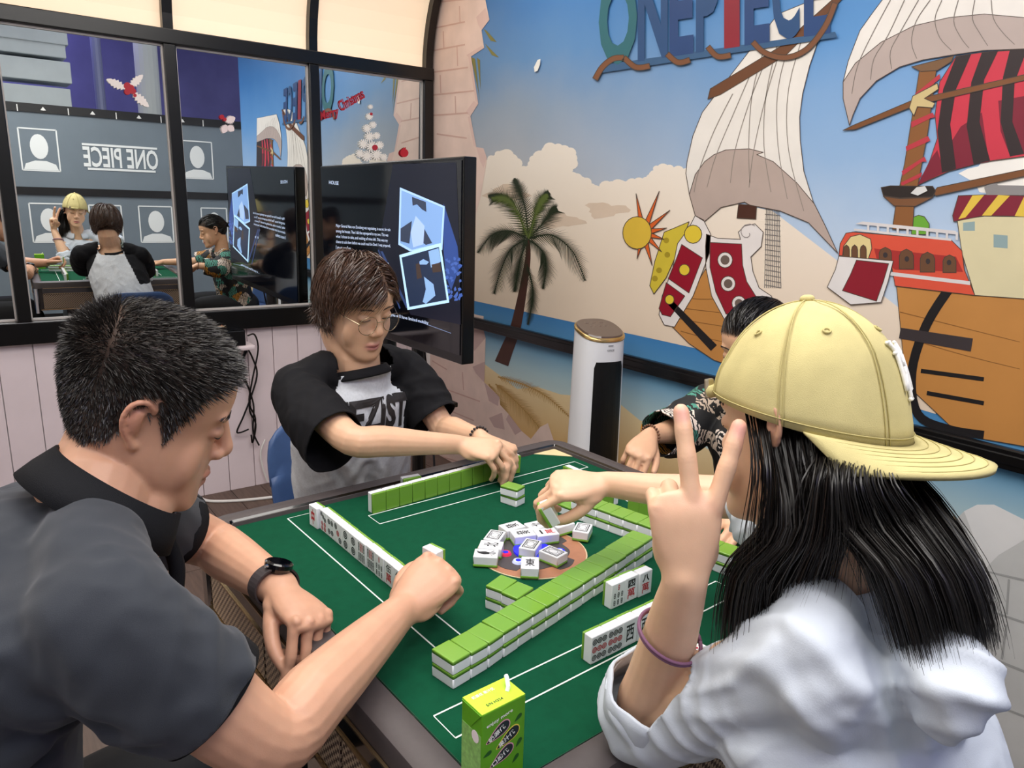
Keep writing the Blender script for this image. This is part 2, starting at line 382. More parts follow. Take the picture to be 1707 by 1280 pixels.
for i in range(4):
    R = Matrix.Rotation(pi/2*i, 3, 'Z')
    # tan corner plates
    if i == 0: MB().prism([R @ Vector((S-0.003, S-0.003, FELT+0.0003)), R @ Vector((S-0.075, S-0.003, FELT+0.0003)), R @ Vector((S-0.003, S-0.075, FELT+0.0003))], (0, 0, 0.0012)).build('corner_plate', M_tan, TB)
    sd = MB().box(R @ Vector((0, -SO+0.004, FELT-0.045)), (2*SO-0.09, 0.012, 0.036), pi/2*i)
    sd.build('gloss_band', M_gloss, TB)
    gl = MB().box(R @ Vector((0, -SO-0.003, FELT-0.0275)), (2*SO-0.10, 0.004, 0.003), pi/2*i).box(R @ Vector((0, -SO-0.003, FELT-0.063)), (2*SO-0.10, 0.004, 0.003), pi/2*i)
    gl.build('trim_line', M_gold, TB)
    for k in (-1, 0, 1):
        MB().box(R @ Vector((k*0.29, -SO+0.010, FELT-0.115)), (0.284, 0.012, 0.098), pi/2*i, bev=0.003).build('woven_panel', M_weave, TB)
    MB().box(R @ Vector((0, -SO+0.008, FELT-0.168)), (2*SO-0.06, 0.016, 0.006), pi/2*i).build('trim_line', M_gold, TB)
    MB().tube([R @ Vector((-SO+0.012, -SO+0.012, z)) for z in (FELT-0.19, FELT-0.03)], 0.014, 12).build('corner_post', M_chrome, TB)
MB().box((0, 0, FELT-0.10), (2*SO-0.03, 2*SO-0.03, 0.15)).build('machine_body', M_body, TB)
MB().box((0, 0, FELT-0.30), (0.60, 0.60, 0.26), bev=0.01).build('lower_body', M_body, TB)
MB().box((0, 0, 0.24), (0.30, 0.30, 0.46), bev=0.01).build('pedestal', M_body, TB)
for i in range(4):
    R = Matrix.Rotation(pi/2*i, 3, 'Z'); MB().box(R @ Vector((0, -0.22, 0.03)), (0.09, 0.34, 0.05), pi/2*i, bev=0.008).build('foot', M_body, TB)
# maker's mark on the man's side band
vs, fs = text_fit('BCH', 0.050, 0.016, bold=0.0)
MB().add([(-SO-0.0058, -0.30-a, FELT-0.045+b) for a, b in vs], fs).build('maker_letters', M_line, TB)
# printed rectangles (pinwheel)
M_thin = M_line
def rect_lines(i):
    R = Matrix.Rotation(pi/2*i, 3, 'Z'); mb = MB(); w = 0.0024; z = FELT+0.0004
    u0, u1, v0, v1 = -0.405, 0.183, -0.3235, -0.2745
    for a, b, c, d in ((u0, u1, v0-w/2, v0+w/2), (u0, u1, v1-w/2, v1+w/2), (u0-w/4, u0+w/4, v0, v1), (u1-w/4, u1+w/4, v0, v1)):
        mb.prism([R @ Vector(p) for p in ((a, c, z), (b, c, z), (b, d, z), (a, d, z))], (0, 0, 0.0003))
    mb.build('printed_rectangle', M_line, TB)
for i in range(4): rect_lines(i)
# centre disc with dice window
CX, CY = -0.010, 0.0
M_copper = mat('copper_print', '#b0785a', 0.45, var=0.12, vscale=40)
M_disc = mat('dark_disc', '#4b4547', 0.4)
M_blue = mat('blue_lit_button', '#2a2df0', 0.15, emit='#1c22ff', estr=0.35)
M_bluew = mat('pale_lit_button', '#cdd6ff', 0.2, emit='#b8c4ff', estr=0.2)
M_redb = mat('red_lit_button', '#e0305a', 0.2, emit='#ff2450', estr=0.2)
dd = MB().cyl((CX, CY, FELT), 0.104, 0.0010, 48).build('centre_disc_edge', mat('pale_ring', '#d9c7a4', 0.4), TB)
MB().cyl((CX, CY, FELT+0.0008), 0.1015, 0.0008, 48).build('centre_disc', M_copper, TB)
pts = []
for k in range(96):
    a = 2*pi*k/96; r = 0.074+0.011*(1 if sin(4*a+0.6) > 0.2 else -0.4)+0.002*sin(8*a)
    pts.append((CX+r*cos(a), CY+r*sin(a), FELT+0.0016))
MB().prism(pts, (0, 0, 0.0006)).build('scalloped_plate', M_disc, TB)
MB().cyl((CX, CY, FELT+0.0020), 0.036, 0.004, 40).build('dice_dome', M_blue, TB)
for k, (a, r, m_) in enumerate(((3.5, 0.052, M_bluew), (2.75, 0.052, M_redb), (5.6, 0.052, M_blue), (0.4, 0.052, M_blue))):
    MB().cyl((CX+r*cos(a), CY+r*sin(a), FELT+0.0020), 0.0115, 0.004, 24, 0.009).build('button', m_, TB)
    MB().cyl((CX+r*cos(a), CY+r*sin(a), FELT+0.0055), 0.005, 0.0012, 16).build('button_mark', M_blue if m_ is not M_blue else M_bluew, TB)

# ================================================================== mahjong tiles
TWD, TLN, TTH = 0.0322, 0.0440, 0.0206
M_tw = mat('tile_white', '#eceef2', 0.18, spec=0.5, coat=0.3)
M_tg = mat('tile_green', '#74a338', 0.25, spec=0.5, coat=0.2)
I_blk = mat('ink_black', '#15181c', 0.5); I_red = mat('ink_red', '#b8202c', 0.5); I_teal = mat('ink_teal', '#2c4a4c', 0.5)
def rbox(sz, zoff, bev, zkeep=None):
    bm = bmesh.new(); bmesh.ops.create_cube(bm, size=1.0)
    for v in bm.verts: v.co = Vector((v.co.x*sz[0], v.co.y*sz[1], v.co.z*sz[2]+zoff))
    ed = [e for e in bm.edges if not (zkeep is not None and all(abs(v.co.z-zkeep) < 1e-6 for v in e.verts))]
    bmesh.ops.bevel(bm, geom=ed, offset=bev, segments=3, affect='EDGES', profile=0.5)
    me = bpy.data.meshes.new('tile'); bm.to_mesh(me); bm.free()
    big = max(p.area for p in me.polygons); me.polygons.foreach_set('use_smooth', [p.area < big*0.12 for p in me.polygons])
    return me
GH = 0.0056
me_white = rbox((TWD, TLN, TTH-GH), GH/2, 0.0017, -TTH/2+GH); me_white.materials.append(M_tw)
me_green = rbox((TWD, TLN, GH), -TTH/2+GH/2, 0.0016, -TTH/2+GH); me_green.materials.append(M_tg)
_face = {}
def face_mesh(kind):
    if kind in _face: return _face[kind]
    mb = MB(); z = TTH/2+0.00005; h = 0.00012
    def glyph(t, x, y, w, hh, mi, bold=None):
        bold = (0.045 if t in '一八中四' else 0.016) if bold is None else bold
        mb.cur = mi; vs, fs = text_fit(t, w, hh, bold)
        mb.add([(x+a, y+b, z+h) for a, b in vs], fs)
    def ringp(x, y, r0, r1, mi, n=18):
        mb.cur = mi
        a = [(x+r1*cos(2*pi*k/n), y+r1*sin(2*pi*k/n), z+h) for k in range(n)]; b = [(x+r0*cos(2*pi*k/n), y+r0*sin(2*pi*k/n), z+h) for k in range(n)]
        mb.add(a+b, [(k, (k+1) % n, n+(k+1) % n, n+k) for k in range(n)])
    def circ(x, y, r, mi):
        ringp(x, y, r*0.72, r*1.04, mi); ringp(x, y, r*0.30, r*0.56, mi); ringp(x, y, 0.0002, r*0.2, mi, 8)
    def bam(x, y, mi, w=0.0044, l=0.0098):
        mb.cur = mi; n = 14
        def st_(s, q): return [(x+(w/2*s)*cos(2*pi*k/n), y+q*(1 if sin(2*pi*k/n) >= 0 else -1)+(w/2*s)*sin(2*pi*k/n), z+h) for k in range(n)]
        a = st_(1.0, l/2-w/2); b = st_(0.34, l/2-w/2)
        mb.add(a+b, [(k, (k+1) % n, n+(k+1) % n, n+k) for k in range(n)])
        mb.add([(x-w/2, y-0.0005, z+h), (x+w/2, y-0.0005, z+h), (x+w/2, y+0.0005, z+h), (x-w/2, y+0.0005, z+h)], [(0, 1, 2, 3)])
    k, n = kind[0], kind[1:]
    if k == 'W':                                   # characters
        glyph({'1': '一', '4': '四', '5': '伍', '8': '八', '6': '六'}[n], 0, 0.0105, 0.017, 0.0135 if n != '1' else 0.004, 0); glyph('萬', 0, -0.0075, 0.018, 0.0185, 1)
    elif k == 'C':
        n = int(n)
        if n == 9: [circ(x, y, 0.0046, 1 if y == 0 else 0) for x in (-0.0098, 0, 0.0098) for y in (-0.0125, 0, 0.0125)]
        elif n == 4: [circ(x, y, 0.0052, 0) for x in (-0.0065, 0.0065) for y in (-0.010, 0.010)]
        elif n == 3: [circ(x, -x*1.4, 0.0056, 1 if x == 0 else 0) for x in (-0.0085, 0, 0.0085)]
        elif n == 2: [circ(0, y, 0.0075, 0) for y in (-0.0095, 0.0095)]
        elif n == 7:
            for x, y, c_ in ((-0.008, 0.0145, 0), (0, 0.010, 0), (0.008, 0.0055, 0), (-0.006, -0.005, 1), (0.006, -0.005, 1), (-0.006, -0.0145, 1), (0.006, -0.0145, 1)): circ(x, y, 0.0044, c_)
    elif k == 'B':
        n = int(n)
        if n == 7:
            bam(0, 0.0135, 1)
            for x in (-0.0085, 0, 0.0085):
                for y in (0.0, -0.0125): bam(x, y, 0)
        elif n == 8:
            for x in (-0.0092, -0.003, 0.003, 0.0092):
                for y in (0.0095, -0.0095): bam(x, y, 1 if abs(x) < 0.005 and y > 0 else 0, 0.0046, 0.016)
        elif n == 1:
            mb.cur = 0
            mb.add([(-0.002, 0.016, z+h), (0.004, 0.012, z+h), (0.006, 0.002, z+h), (0.003, -0.006, z+h), (-0.004, -0.006, z+h), (-0.006, 0.003, z+h)], [(0, 1, 2, 3, 4, 5)])
            for a in (-0.9, -0.5, -0.1, 0.3, 0.7):
                mb.add([(0, -0.004, z+h), (0.014*sin(a)-0.001, -0.004-0.014*cos(a), z+h), (0.014*sin(a)+0.0015, -0.0035-0.014*cos(a), z+h)], [(0, 1, 2)])
            mb.add([(0.001, 0.015, z+h), (0.008, 0.019, z+h), (0.004, 0.012, z+h)], [(0, 1, 2)])
    elif k == 'D':
        glyph({'r': '中', 'g': '發', 'e': '東', 'w': '西', 's': '南', 'n': '北'}[n], 0, 0, 0.017 if n != 'r' else 0.014, 0.027 if n != 'r' else 0.032, 1 if n == 'r' else 0)
    elif k == 'P':                                 # white dragon: double frame with an oval
        mb.cur = 0
        for ww, hh, t in ((0.0120, 0.0172, 0.0019), (0.0087, 0.0138, 0.0011)):
            for a, b, c_, d in ((-ww, ww, hh-t, hh), (-ww, ww, -hh, -hh+t), (-ww, -ww+t, -hh, hh), (ww-t, ww, -hh, hh)):
                mb.add([(a, c_, z+h), (b, c_, z+h), (b, d, z+h), (a, d, z+h)], [(0, 1, 2, 3)])
        nn = 8; a = [(0.0075*cos(2*pi*(k+.5)/nn), 0.0105*sin(2*pi*(k+.5)/nn), z+h) for k in range(nn)]; b = [(p*0.88, q*0.90, w_) for p, q, w_ in a]
        mb.add(a+b, [(q, (q+1) % nn, nn+(q+1) % nn, nn+q) for q in range(nn)])
    me = mb.mesh('face_print')
    for q in (I_blk, I_red): me.materials.append(q)
    _face[kind] = me; return me
def tile(label, group, M, kind=None):
    """M: world matrix of the tile (local z = face normal, y = long axis)"""
    t = bpy.data.objects.new('mahjong_tile', me_white); COL.objects.link(t); t.matrix_world = M
    b = bpy.data.objects.new('tile_back', me_green); COL.objects.link(b); b.parent = t
    if kind:
        f = bpy.data.objects.new('tile_face', face_mesh(kind)); COL.objects.link(f); f.parent = t
    tag(t, label, 'mahjong tile', group); return t
def basis(x, y, z, o):
    M = Matrix.Identity(4)
    for i in range(3): M[i][0] = x[i]; M[i][1] = y[i]; M[i][2] = z[i]; M[i][3] = o[i]
    return M
RT3 = Matrix.Rotation(TROT, 3, 'Z')
def dirT(a): return RT3 @ Vector((cos(a), sin(a), 0))
ZV = Vector((0, 0, 1))
random.seed(11)
def lie(u, v, ang, z, up, label, group, kind=None):
    """ang = direction (table frame, degrees) of the tile's long axis; up: face up"""
    y = dirT(rad(ang)); n = ZV if up else -ZV; x = y.cross(n)
    return tile(label, group, basis(x, y, n, tw(u, v, z+TTH/2)), kind)
def stand(u, v, ang, label, group, kind=None, z=0.0):
    """upright tile, ang = direction its face looks (table frame, degrees)"""
    n = dirT(rad(ang)); y = ZV; x = y.cross(n)
    return tile(label, group, basis(x, y, n, tw(u, v, z+TLN/2)), kind)
ORD = ['first', 'second', 'third', 'fourth', 'fifth', 'sixth', 'seventh', 'eighth', 'ninth', 'tenth', 'eleventh', 'twelfth', 'thirteenth', 'fourteenth', 'fifteenth', 'sixteenth', 'seventeenth', 'eighteenth']
# diagonal double wall in front
fr = [(-0.356, -0.246), (-0.324, -0.2415), (-0.291, -0.237), (-0.258, -0.2295), (-0.226, -0.2235), (-0.1935, -0.2175), (-0.161, -0.211), (-0.129, -0.205), (-0.097, -0.199), (-0.0645, -0.193), (-0.0315, -0.1865)]
for k in range(6): fr.append((fr[-1][0]+0.0322, fr[-1][1]+0.0066))
for i in range(len(fr)-1):
    a = math.atan2(fr[i+1][1]-fr[i][1], fr[i+1][0]-fr[i][0]); mu = (fr[i][0]+fr[i+1][0])/2; mv = (fr[i][1]+fr[i+1][1])/2
    for lv in (0, 1):
        j = random.uniform(-0.0008, 0.0008)
        lie(mu-sin(a)*(TLN/2+j), mv+cos(a)*(TLN/2+j), math.degrees(a)+90+random.uniform(-0.8, 0.8), lv*(TTH+0.0002), False, '%s tile of %s stack in the diagonal wall, counted from its near end' % ('top' if lv else 'bottom', ORD[i]), 'diagonal tile wall')
# double wall on the far right side
br0 = Vector((0.1475, 0.139)); bd = Vector((0.162, -0.987)); bd.normalize(); bn = Vector((-bd.y, bd.x))
bn = Vector((0.987, 0.162)).normalized()
for i in range(13):
    c = br0+bd*(0.0325*(i+0.5))+bn*(TLN/2)
    for lv in ((0, 1) if i != 1 else (0,)):
        lie(c.x+random.uniform(-.0008, .0008), c.y, math.degrees(math.atan2(bn.y, bn.x))+random.uniform(-1, 1), lv*(TTH+0.0002), False, '%s tile of %s stack in the right-hand wall, counted from the tan corner' % ('top' if lv else 'bottom', ORD[i]), 'right-hand tile wall')
# two short stacks and the pair near the boy
for k, (u, v, a) in enumerate(((-0.1735, -0.1150, 17), (-0.1665, -0.1475, 13))):
    for lv in (0, 1): lie(u, v, a+lv*1.5, lv*(TTH+0.0002), False, '%s tile of the short stack %s' % ('top' if lv else 'bottom', ('nearest the centre disc', 'touching the diagonal wall')[k]), 'two short stacks')
lie(0.107, 0.206, 104, 0, False, 'bottom tile of the lone pair standing before the far player', 'lone pair of tiles')
lie(0.105, 0.205, 108, TTH+0.0002, False, 'top tile of the lone pair standing before the far player', 'lone pair of tiles')
# the man's hand
mk = ['Dr', 'C7', 'C4', 'C3', 'C2', 'C2', 'B8', 'B8', 'B7', 'W5', 'W5', 'W6', 'C4']
mn = ['red dragon tile', 'seven circles tile', 'four circles tile', 'three circles tile', 'two circles tile nearer the red dragon', 'two circles tile nearer the bamboos', 'eight bamboo tile nearer the circles', 'eight bamboo tile nearer the character tiles', 'seven bamboo tile', 'five character tile in view', 'character tile half under the hand', 'tile hidden under the hand', 'last tile hidden under the hand']
for i, kk in enumerate(mk):
    stand(-0.2805+(0.0 if i else -0.006)+random.uniform(-.0006, .0006), 0.3370-i*0.0324+(0.002 if i == 0 else 0), 180+(4 if i == 0 else 0), '%s in the standing row before the man' % mn[i], "the man's standing tiles", kk)
# the far player's hand (green backs towards us)
for i in range(12):
    u = -0.172+0.0331*(i+0.5); v = 0.326+0.0155*i/10+TTH/2
    if i >= 11: continue
    stand(u, v, 90+2.6, '%s green-backed tile from the left in the far player\'s row' % ORD[i], "the far player's standing tiles", 'C4')
y_ = dirT(rad(-8)); n_ = dirT(rad(82)); tile('green-backed tile lying on its side behind the far player\'s row', "the far player's standing tiles", basis(y_.cross(n_), y_, n_, tw(-0.036, 0.398, TWD/2)), 'C4')
# the girl's tiles (faces towards us)
for i, (kk, nmx) in enumerate((('C9', 'nine circles tile at the near end'), ('C9', 'nine circles tile beside the west wind'), ('Dw', 'west wind tile beside the circles'), ('Dw', 'west wind tile half behind the forearm'), ('Ds', 'tile behind the raised forearm'))):
    stand(-0.152+i*0.0325, -0.3065+random.uniform(-.0006, .0006), -90, '%s in the row before the girl in the cap' % nmx, "the girl's standing tiles", kk)
for i, (kk, nmx, u, v) in enumerate((('B7', 'seven bamboo tile', -0.0212, -0.2205), ('W4', 'four character tile', 0.0108, -0.2195), ('W8', 'eight character tile', 0.0440, -0.2215))):
    stand(u, v, -90, '%s standing in the open set beside the diagonal wall' % nmx, 'open set of three tiles', kk)
# tropical-shirt player's hand
for i in range(5): stand(0.2850, 0.213-i*0.0325, 0, '%s green-backed tile from the tan corner in the right player\'s row' % ORD[i], "the right player's standing tiles", 'C4')
for i in range(5): stand(0.2910, 0.011-i*0.0325, 3, '%s green-backed tile of the right player\'s near group' % ORD[i], "the right player's standing tiles", 'C4')
# discards
DI = [(-0.052, 0.062, 35, 'Pw', 'white dragon discard at the far left of the heap'), (0.001, 0.076, 175, 'Dg', 'character discard furthest back in the heap'), (0.046, 0.052, 171, 'Dn', 'north wind discard at the back of the heap'),
      (0.091, 0.030, 177, 'Dg', 'green dragon discard at the back right of the heap'), (0.110, -0.011, 34, 'Pw', 'white dragon discard standing apart near the right wall'), (-0.001, 0.0395, 160, 'Dg', 'character discard in the middle of the heap'),
      (0.0385, 0.0165, 159, 'W1', 'one character discard with the red glyph'), (-0.021, -0.007, 32, 'Pw', 'white dragon discard on the blue dice window'), (-0.082, 0.034, 134, 'Dn', 'north wind discard at the left of the heap'),
      (-0.110, 0.012, 138, 'B1', 'bird discard at the left front of the heap'), (-0.006, -0.054, -79, 'Pw', 'white dragon discard at the right front of the heap'), (-0.0680, -0.062, 49, 'De', 'east wind discard at the very front of the heap')]
for u, v, a, kk, lb in DI: lie(u, v, a, 0.0022, True, lb, 'discarded tiles round the centre disc', kk)
# ================================================================== wall mural (flat print on the right wall) -- a plain beach and sailing-ship picture
MU = empty('wall_mural', (XW, 0.1, 0)); tag(MU, 'large printed mural of a beach, clouds and a sailing ship on the right wall', 'mural')
_lay = [0]
def flat(name, col, polys, lay, rough=0.42, parent=None, var=0.05, plane='x', extra=None):
    """polys: lists of photo pixels lying on the wall plane"""
    d = XW-0.0008-lay*0.00022
    if len(polys) <= 9 and len(polys) > 1:
        for q_ in polys: _flat0(name, col, [q_], lay, rough, parent, var)
        return
    mb = MB()
    for ip, P in enumerate(polys):
        if plane == 'x': q = [atx(x, y, d-ip*0.0000012) for x, y in P]
        else: q = P
        mb.poly([(a[0]-XW, a[1]-0.1, a[2]) for a in q] if plane == 'x' else q)
    m_ = col if not isinstance(col, str) else mat('print_'+col, col, rough, var=var, vscale=9, spec=0.35)
    o = mb.build(name, m_, parent or MU)
    if len(polys) > 9: o['kind'] = 'stuff'
    return o
def outline(polys, lay, w=1.3, col='#4d4038'):
    for P in polys:
        n_ = len(P); segs = []
        for i in range(n_):
            a, b_ = np.array(P[i], float), np.array(P[(i+1) % n_], float); t = b_-a; L_ = np.linalg.norm(t)
            if L_ < .5: continue
            t /= L_; n = np.array([-t[1], t[0]])*w/2; segs.append([tuple(a+n-t*w/2), tuple(b_+n+t*w/2), tuple(b_-n+t*w/2), tuple(a-n-t*w/2)])
        mb = MB(); d = XW-0.0008-lay*0.00022
        for ip, s_ in enumerate(segs): mb.poly([(q[0]-XW, q[1]-0.1, q[2]) for q in [atx(x, y, d-ip*0.0000012) for x, y in s_]])
        o = mb.build('ink_outline_print', mat('print_'+col, col, 0.42, var=0.05, vscale=9, spec=0.35), MU); o['kind'] = 'stuff'
_flat0 = flat
INKED = ('sail_print', 'sail_shade_print', 'mast_print', 'mast_cap_print', 'yard_print', 'striped_sail_print', 'crows_nest_print', 'crows_nest_side_print', 'deck_house_print', 'porch_print', 'door_print', 'bulwark_print', 'bulwark_panel_print', 'awning_print', 'cabin_print', 'hull_wood_print', 'bow_yellow_print', 'moulding_print', 'hull_panel_print', 'yellow_disc_print', 'porthole_rim_print', 'bow_ornament_print', 'bow_flame_print', 'canvas_tie_print', 'tree_print', 'rope_print', 'title_letter_print')
def flat(name, col, polys, lay, *a, **k):
    o = _flat0(name, col, polys, lay, *a, **k)
    if name in INKED and len(polys) <= 9 and name != 'title_letter_print': outline(polys, lay+.5, 1.2)
    return o
def grad_mat(name, stops, noise_amt=0.06, stops2=None, yr=(0.2, 1.6)):
    M = bpy.data.materials.new(name); M.use_nodes = True; nt = M.node_tree; b = nt.nodes['Principled BSDF']
    tc = nt.nodes.new('ShaderNodeTexCoord'); sp = nt.nodes.new('ShaderNodeSeparateXYZ'); nt.links.new(tc.outputs['Object'], sp.inputs[0])
    n = nt.nodes.new('ShaderNodeTexNoise'); n.inputs['Scale'].default_value = 3.0; n.inputs['Detail'].default_value = 6; nt.links.new(tc.outputs['Object'], n.inputs['Vector'])
    ma = nt.nodes.new('ShaderNodeMath'); ma.operation = 'MULTIPLY_ADD'; ma.inputs[1].default_value = noise_amt*2; nt.links.new(n.outputs['Fac'], ma.inputs[0])
    mr = nt.nodes.new('ShaderNodeMapRange'); z0, z1 = stops[0][0], stops[-1][0]; mr.inputs[1].default_value = z0; mr.inputs[2].default_value = z1
    nt.links.new(sp.outputs[2], mr.inputs[0]); nt.links.new(mr.outputs[0], ma.inputs[2])
    sb = nt.nodes.new('ShaderNodeMath'); sb.operation = 'SUBTRACT'; sb.inputs[1].default_value = noise_amt; nt.links.new(ma.outputs[0], sb.inputs[0])
    r = nt.nodes.new('ShaderNodeValToRGB'); cr = r.color_ramp
    while len(cr.elements) < len(stops): cr.elements.new(0.5)
    for e, (z, c) in zip(cr.elements, stops): e.position = (z-z0)/(z1-z0); e.color = lin(c)
    nt.links.new(sb.outputs[0], r.inputs[0]); nt.links.new(r.outputs[0], b.inputs['Base Color'])
    if stops2:
        r2 = nt.nodes.new('ShaderNodeValToRGB'); c2 = r2.color_ramp
        while len(c2.elements) < len(stops2): c2.elements.new(0.5)
        for e, (z, c) in zip(c2.elements, stops2): e.position = (z-z0)/(z1-z0); e.color = lin(c)
        nt.links.new(sb.outputs[0], r2.inputs[0]); my = nt.nodes.new('ShaderNodeMapRange'); my.inputs[1].default_value = yr[0]; my.inputs[2].default_value = yr[1]; nt.links.new(sp.outputs[1], my.inputs[0])
        mx = nt.nodes.new('ShaderNodeMix'); mx.data_type = 'RGBA'; nt.links.new(my.outputs[0], mx.inputs[0]); nt.links.new(r.outputs[0], mx.inputs[6]); nt.links.new(r2.outputs[0], mx.inputs[7]); nt.links.new(mx.outputs[2], b.inputs['Base Color'])
    b.inputs['Roughness'].default_value = 0.42; b.inputs['Specular IOR Level'].default_value = 0.35
    return M
def yz(name, mt, pts, lay, parent=None):
    d = -0.0008-lay*0.00022
    return MB().poly([(d, y-0.1, z) for y, z in pts]).build(name, mt, parent or MU)
# sky, sea, sand
M_sky = grad_mat('print_sky', [(0.85, '#dfe3e6'), (1.25, '#c3d3e6'), (1.55, '#93b4da'), (1.9, '#5f96cf'), (2.25, '#3277bb'), (2.74, '#2262a8')], 0.05, [(0.85, '#ded6cc'), (1.25, '#cfc9c4'), (1.55, '#b4b7bd'), (1.8, '#93a3b6'), (2.02, '#5f8dbd'), (2.3, '#3a78b8'), (2.74, '#2a68ad')])
M_sea = grad_mat('print_sea', [(0.52, '#cfdcd4'), (0.66, '#a9c6cf'), (0.78, '#5f97bd'), (0.92, '#3f7fb8')], 0.03)
M_sand = grad_mat('print_sand', [(0.0, '#c99b5c'), (0.35, '#d6ae72'), (0.62, '#ead6aa')], 0.08)
yz('sky_print', M_sky, [(YE, 0.9), (YM, 0.9), (YM, ZC+0.1), (YE, ZC+0.1)], 0)
yz('sea_print', M_sea, [(YE, 0.5), (YM, 0.5), (YM, 0.925), (YE, 0.925)], 1)
sh = [(YM-k*0.16, 0.60+0.035*sin(k*0.9)+0.02*sin(k*2.3)) for k in range(21)]
sh.append((YE, 0.6))
yz('sand_print', M_sand, [(YM, 0.0)]+sh+[(sh[-1][0], 0.0)], 2)
# clouds
c3 = lambda L: [(780+x/2.56, y/2.56) for x, y in L]
c4 = lambda L: [(1250+x/2.56, y/2.56) for x, y in L]
c8 = lambda L: [(760+x/2.909, 380+y/2.909) for x, y in L]
bumpy = c3([(20, 700), (70, 690), (130, 650), (165, 655), (205, 690), (215, 722), (262, 712), (280, 672), (335, 650), (350, 625), (385, 622), (435, 645), (440, 690), (425, 745), (465, 752), (505, 770), (520, 800), (560, 815), (590, 790), (640, 783), (665, 790), (700, 775), (760, 762), (800, 742), (805, 712), (860, 712), (935, 728), (1000, 780), (1100, 860), (1300, 900)])
_cl = bumpy+[(1560, 560), (1560, 690), (1290, 610), (1050, 556), (960, 538), (770, 497)]
flat('cloud_print', grad_mat('print_cloud', [(0.9, '#e6d3bd'), (1.2, '#ecdcc9'), (1.6, '#efe6da')], 0.12), [_cl], 3)
rc = random.Random(4); cb_ = []
for i in range(len(bumpy)-3):
    for q in range(2):
        x = lerp(bumpy[i][0], bumpy[i+1][0], q/2); y = lerp(bumpy[i][1], bumpy[i+1][1], q/2); r_ = rc.uniform(5, 11); cb_.append([(x+r_*1.15*cos(2*pi*j/14), y+3+r_*sin(2*pi*j/14)) for j in range(14)])
flat('cloud_puff_print', bpy.data.materials['print_cloud'], cb_, 3.5)
for k, (sx, sy) in enumerate(((845, 322), (935, 368), (1010, 350))):
    P = []
    for j in range(22):
        a = 2*pi*j/22; r = 1+0.25*sin(3*a+k)+0.12*sin(7*a)
        P.append((sx+34*r*cos(a), sy+12*r*sin(a)))
    flat('cloud_shade_print', '#dcc8b4', [P], 4)
flat('cloud_print', '#f2efe9', [c4([(890, 740), (930, 720), (975, 710), (990, 690), (1060, 680), (1170, 650), (1520, 640), (1520, 900), (980, 820), (960, 780)])], 3)
# torn pink brick edge
torn = [(690+x/4.571, y/4.571) for x, y in ((560, -60), (545, 0), (575, 150), (515, 230), (535, 365), (435, 430), (490, 790), (430, 885), (475, 1120), (530, 1130), (555, 1200))]+[(811, 271), (800, 333), (778, 407), (787, 455), (789, 481), (784, 503)]
t2 = [(640+x/4.572, 480+y/4.572) for x, y in ((690, 200), (760, 215), (755, 300), (775, 380), (770, 560), (765, 720), (790, 740), (880, 830), (885, 890), (950, 960), (1050, 1090), (1120, 1150), (1190, 1060), (1250, 1030), (1290, 1150), (1330, 1290), (1360, 1500))]
left = [(734, 900), (715, 800), (713, 600), (712, 300), (716, 100), (720, -30)]
Mpk = mat('print_pink_brick', '#ecd3c8', 0.5, var=0.10, vscale=7, spec=0.3)
flat('torn_brick_print', Mpk, [torn+t2+left], 8)
fac = '#e0c2ba'
flat('torn_facet_print', fac, [[(690+x/4.571, y/4.571) for x, y in P] for P in (((475, 130), (545, 60), (575, 150), (515, 230), (490, 190)), ((400, 420), (520, 345), (535, 365), (435, 430), (490, 790), (470, 770), (415, 435)), ((390, 860), (455, 770), (490, 790), (430, 885)), ((430, 885), (475, 1120), (455, 1110), (410, 890)), ((475, 1120), (530, 1130), (555, 1200), (530, 1280), (505, 1230)))], 9)
flat('torn_facet_print', '#cdb0ab', [[(640+x/4.572, 480+y/4.572) for x, y in P] for P in (((660, 330), (755, 300), (775, 380), (690, 480), (665, 430)), ((675, 600), (770, 560), (765, 720), (700, 650)), ((765, 720), (880, 830), (870, 900), (800, 860)), ((800, 990), (900, 950), (920, 1080), (840, 1060)), ((950, 960), (1050, 1090), (1000, 1120), (930, 1000)))], 9)
jl = []
for (x0, y0, x1, y1) in ((723, 3, 778, -3), (722, 46, 775, 35), (722, 83, 775, 73), (722, 119, 780, 111), (722, 157, 790, 150), (722, 191, 780, 187), (728, 222, 778, 229), (765, 10, 766, 38), (738, 52, 739, 80), (761, 78, 762, 110), (733, 125, 734, 155), (758, 160, 759, 190)):
    jl.append([(x0, y0), (x1, y1), (x1, y1+2.6 if abs(x1-x0) > 4 else y1), (x0 if abs(x1-x0) > 4 else x0-2, y0+2.6 if abs(x1-x0) > 4 else y0)] if abs(x1-x0) > 4 else [(x0, y0), (x0+1.6, y0), (x1+1.6, y1), (x1, y1)])
for (x0, y0, x1, y1) in ((720, 600, 745, 615), (722, 640, 800, 668), (742, 680, 790, 700), (720, 690, 742, 682), (718, 730, 800, 760), (770, 620, 772, 650), (752, 690, 753, 730), (735, 760, 840, 790)):
    jl.append([(x0, y0), (x1, y1), (x1, y1+2.2), (x0, y0+2.2)] if abs(x1-x0) > 4 else [(x0, y0), (x0+1.5, y0), (x1+1.5, y1), (x1, y1)])
flat('brick_joint_print', '#d5b0a4', jl, 10)
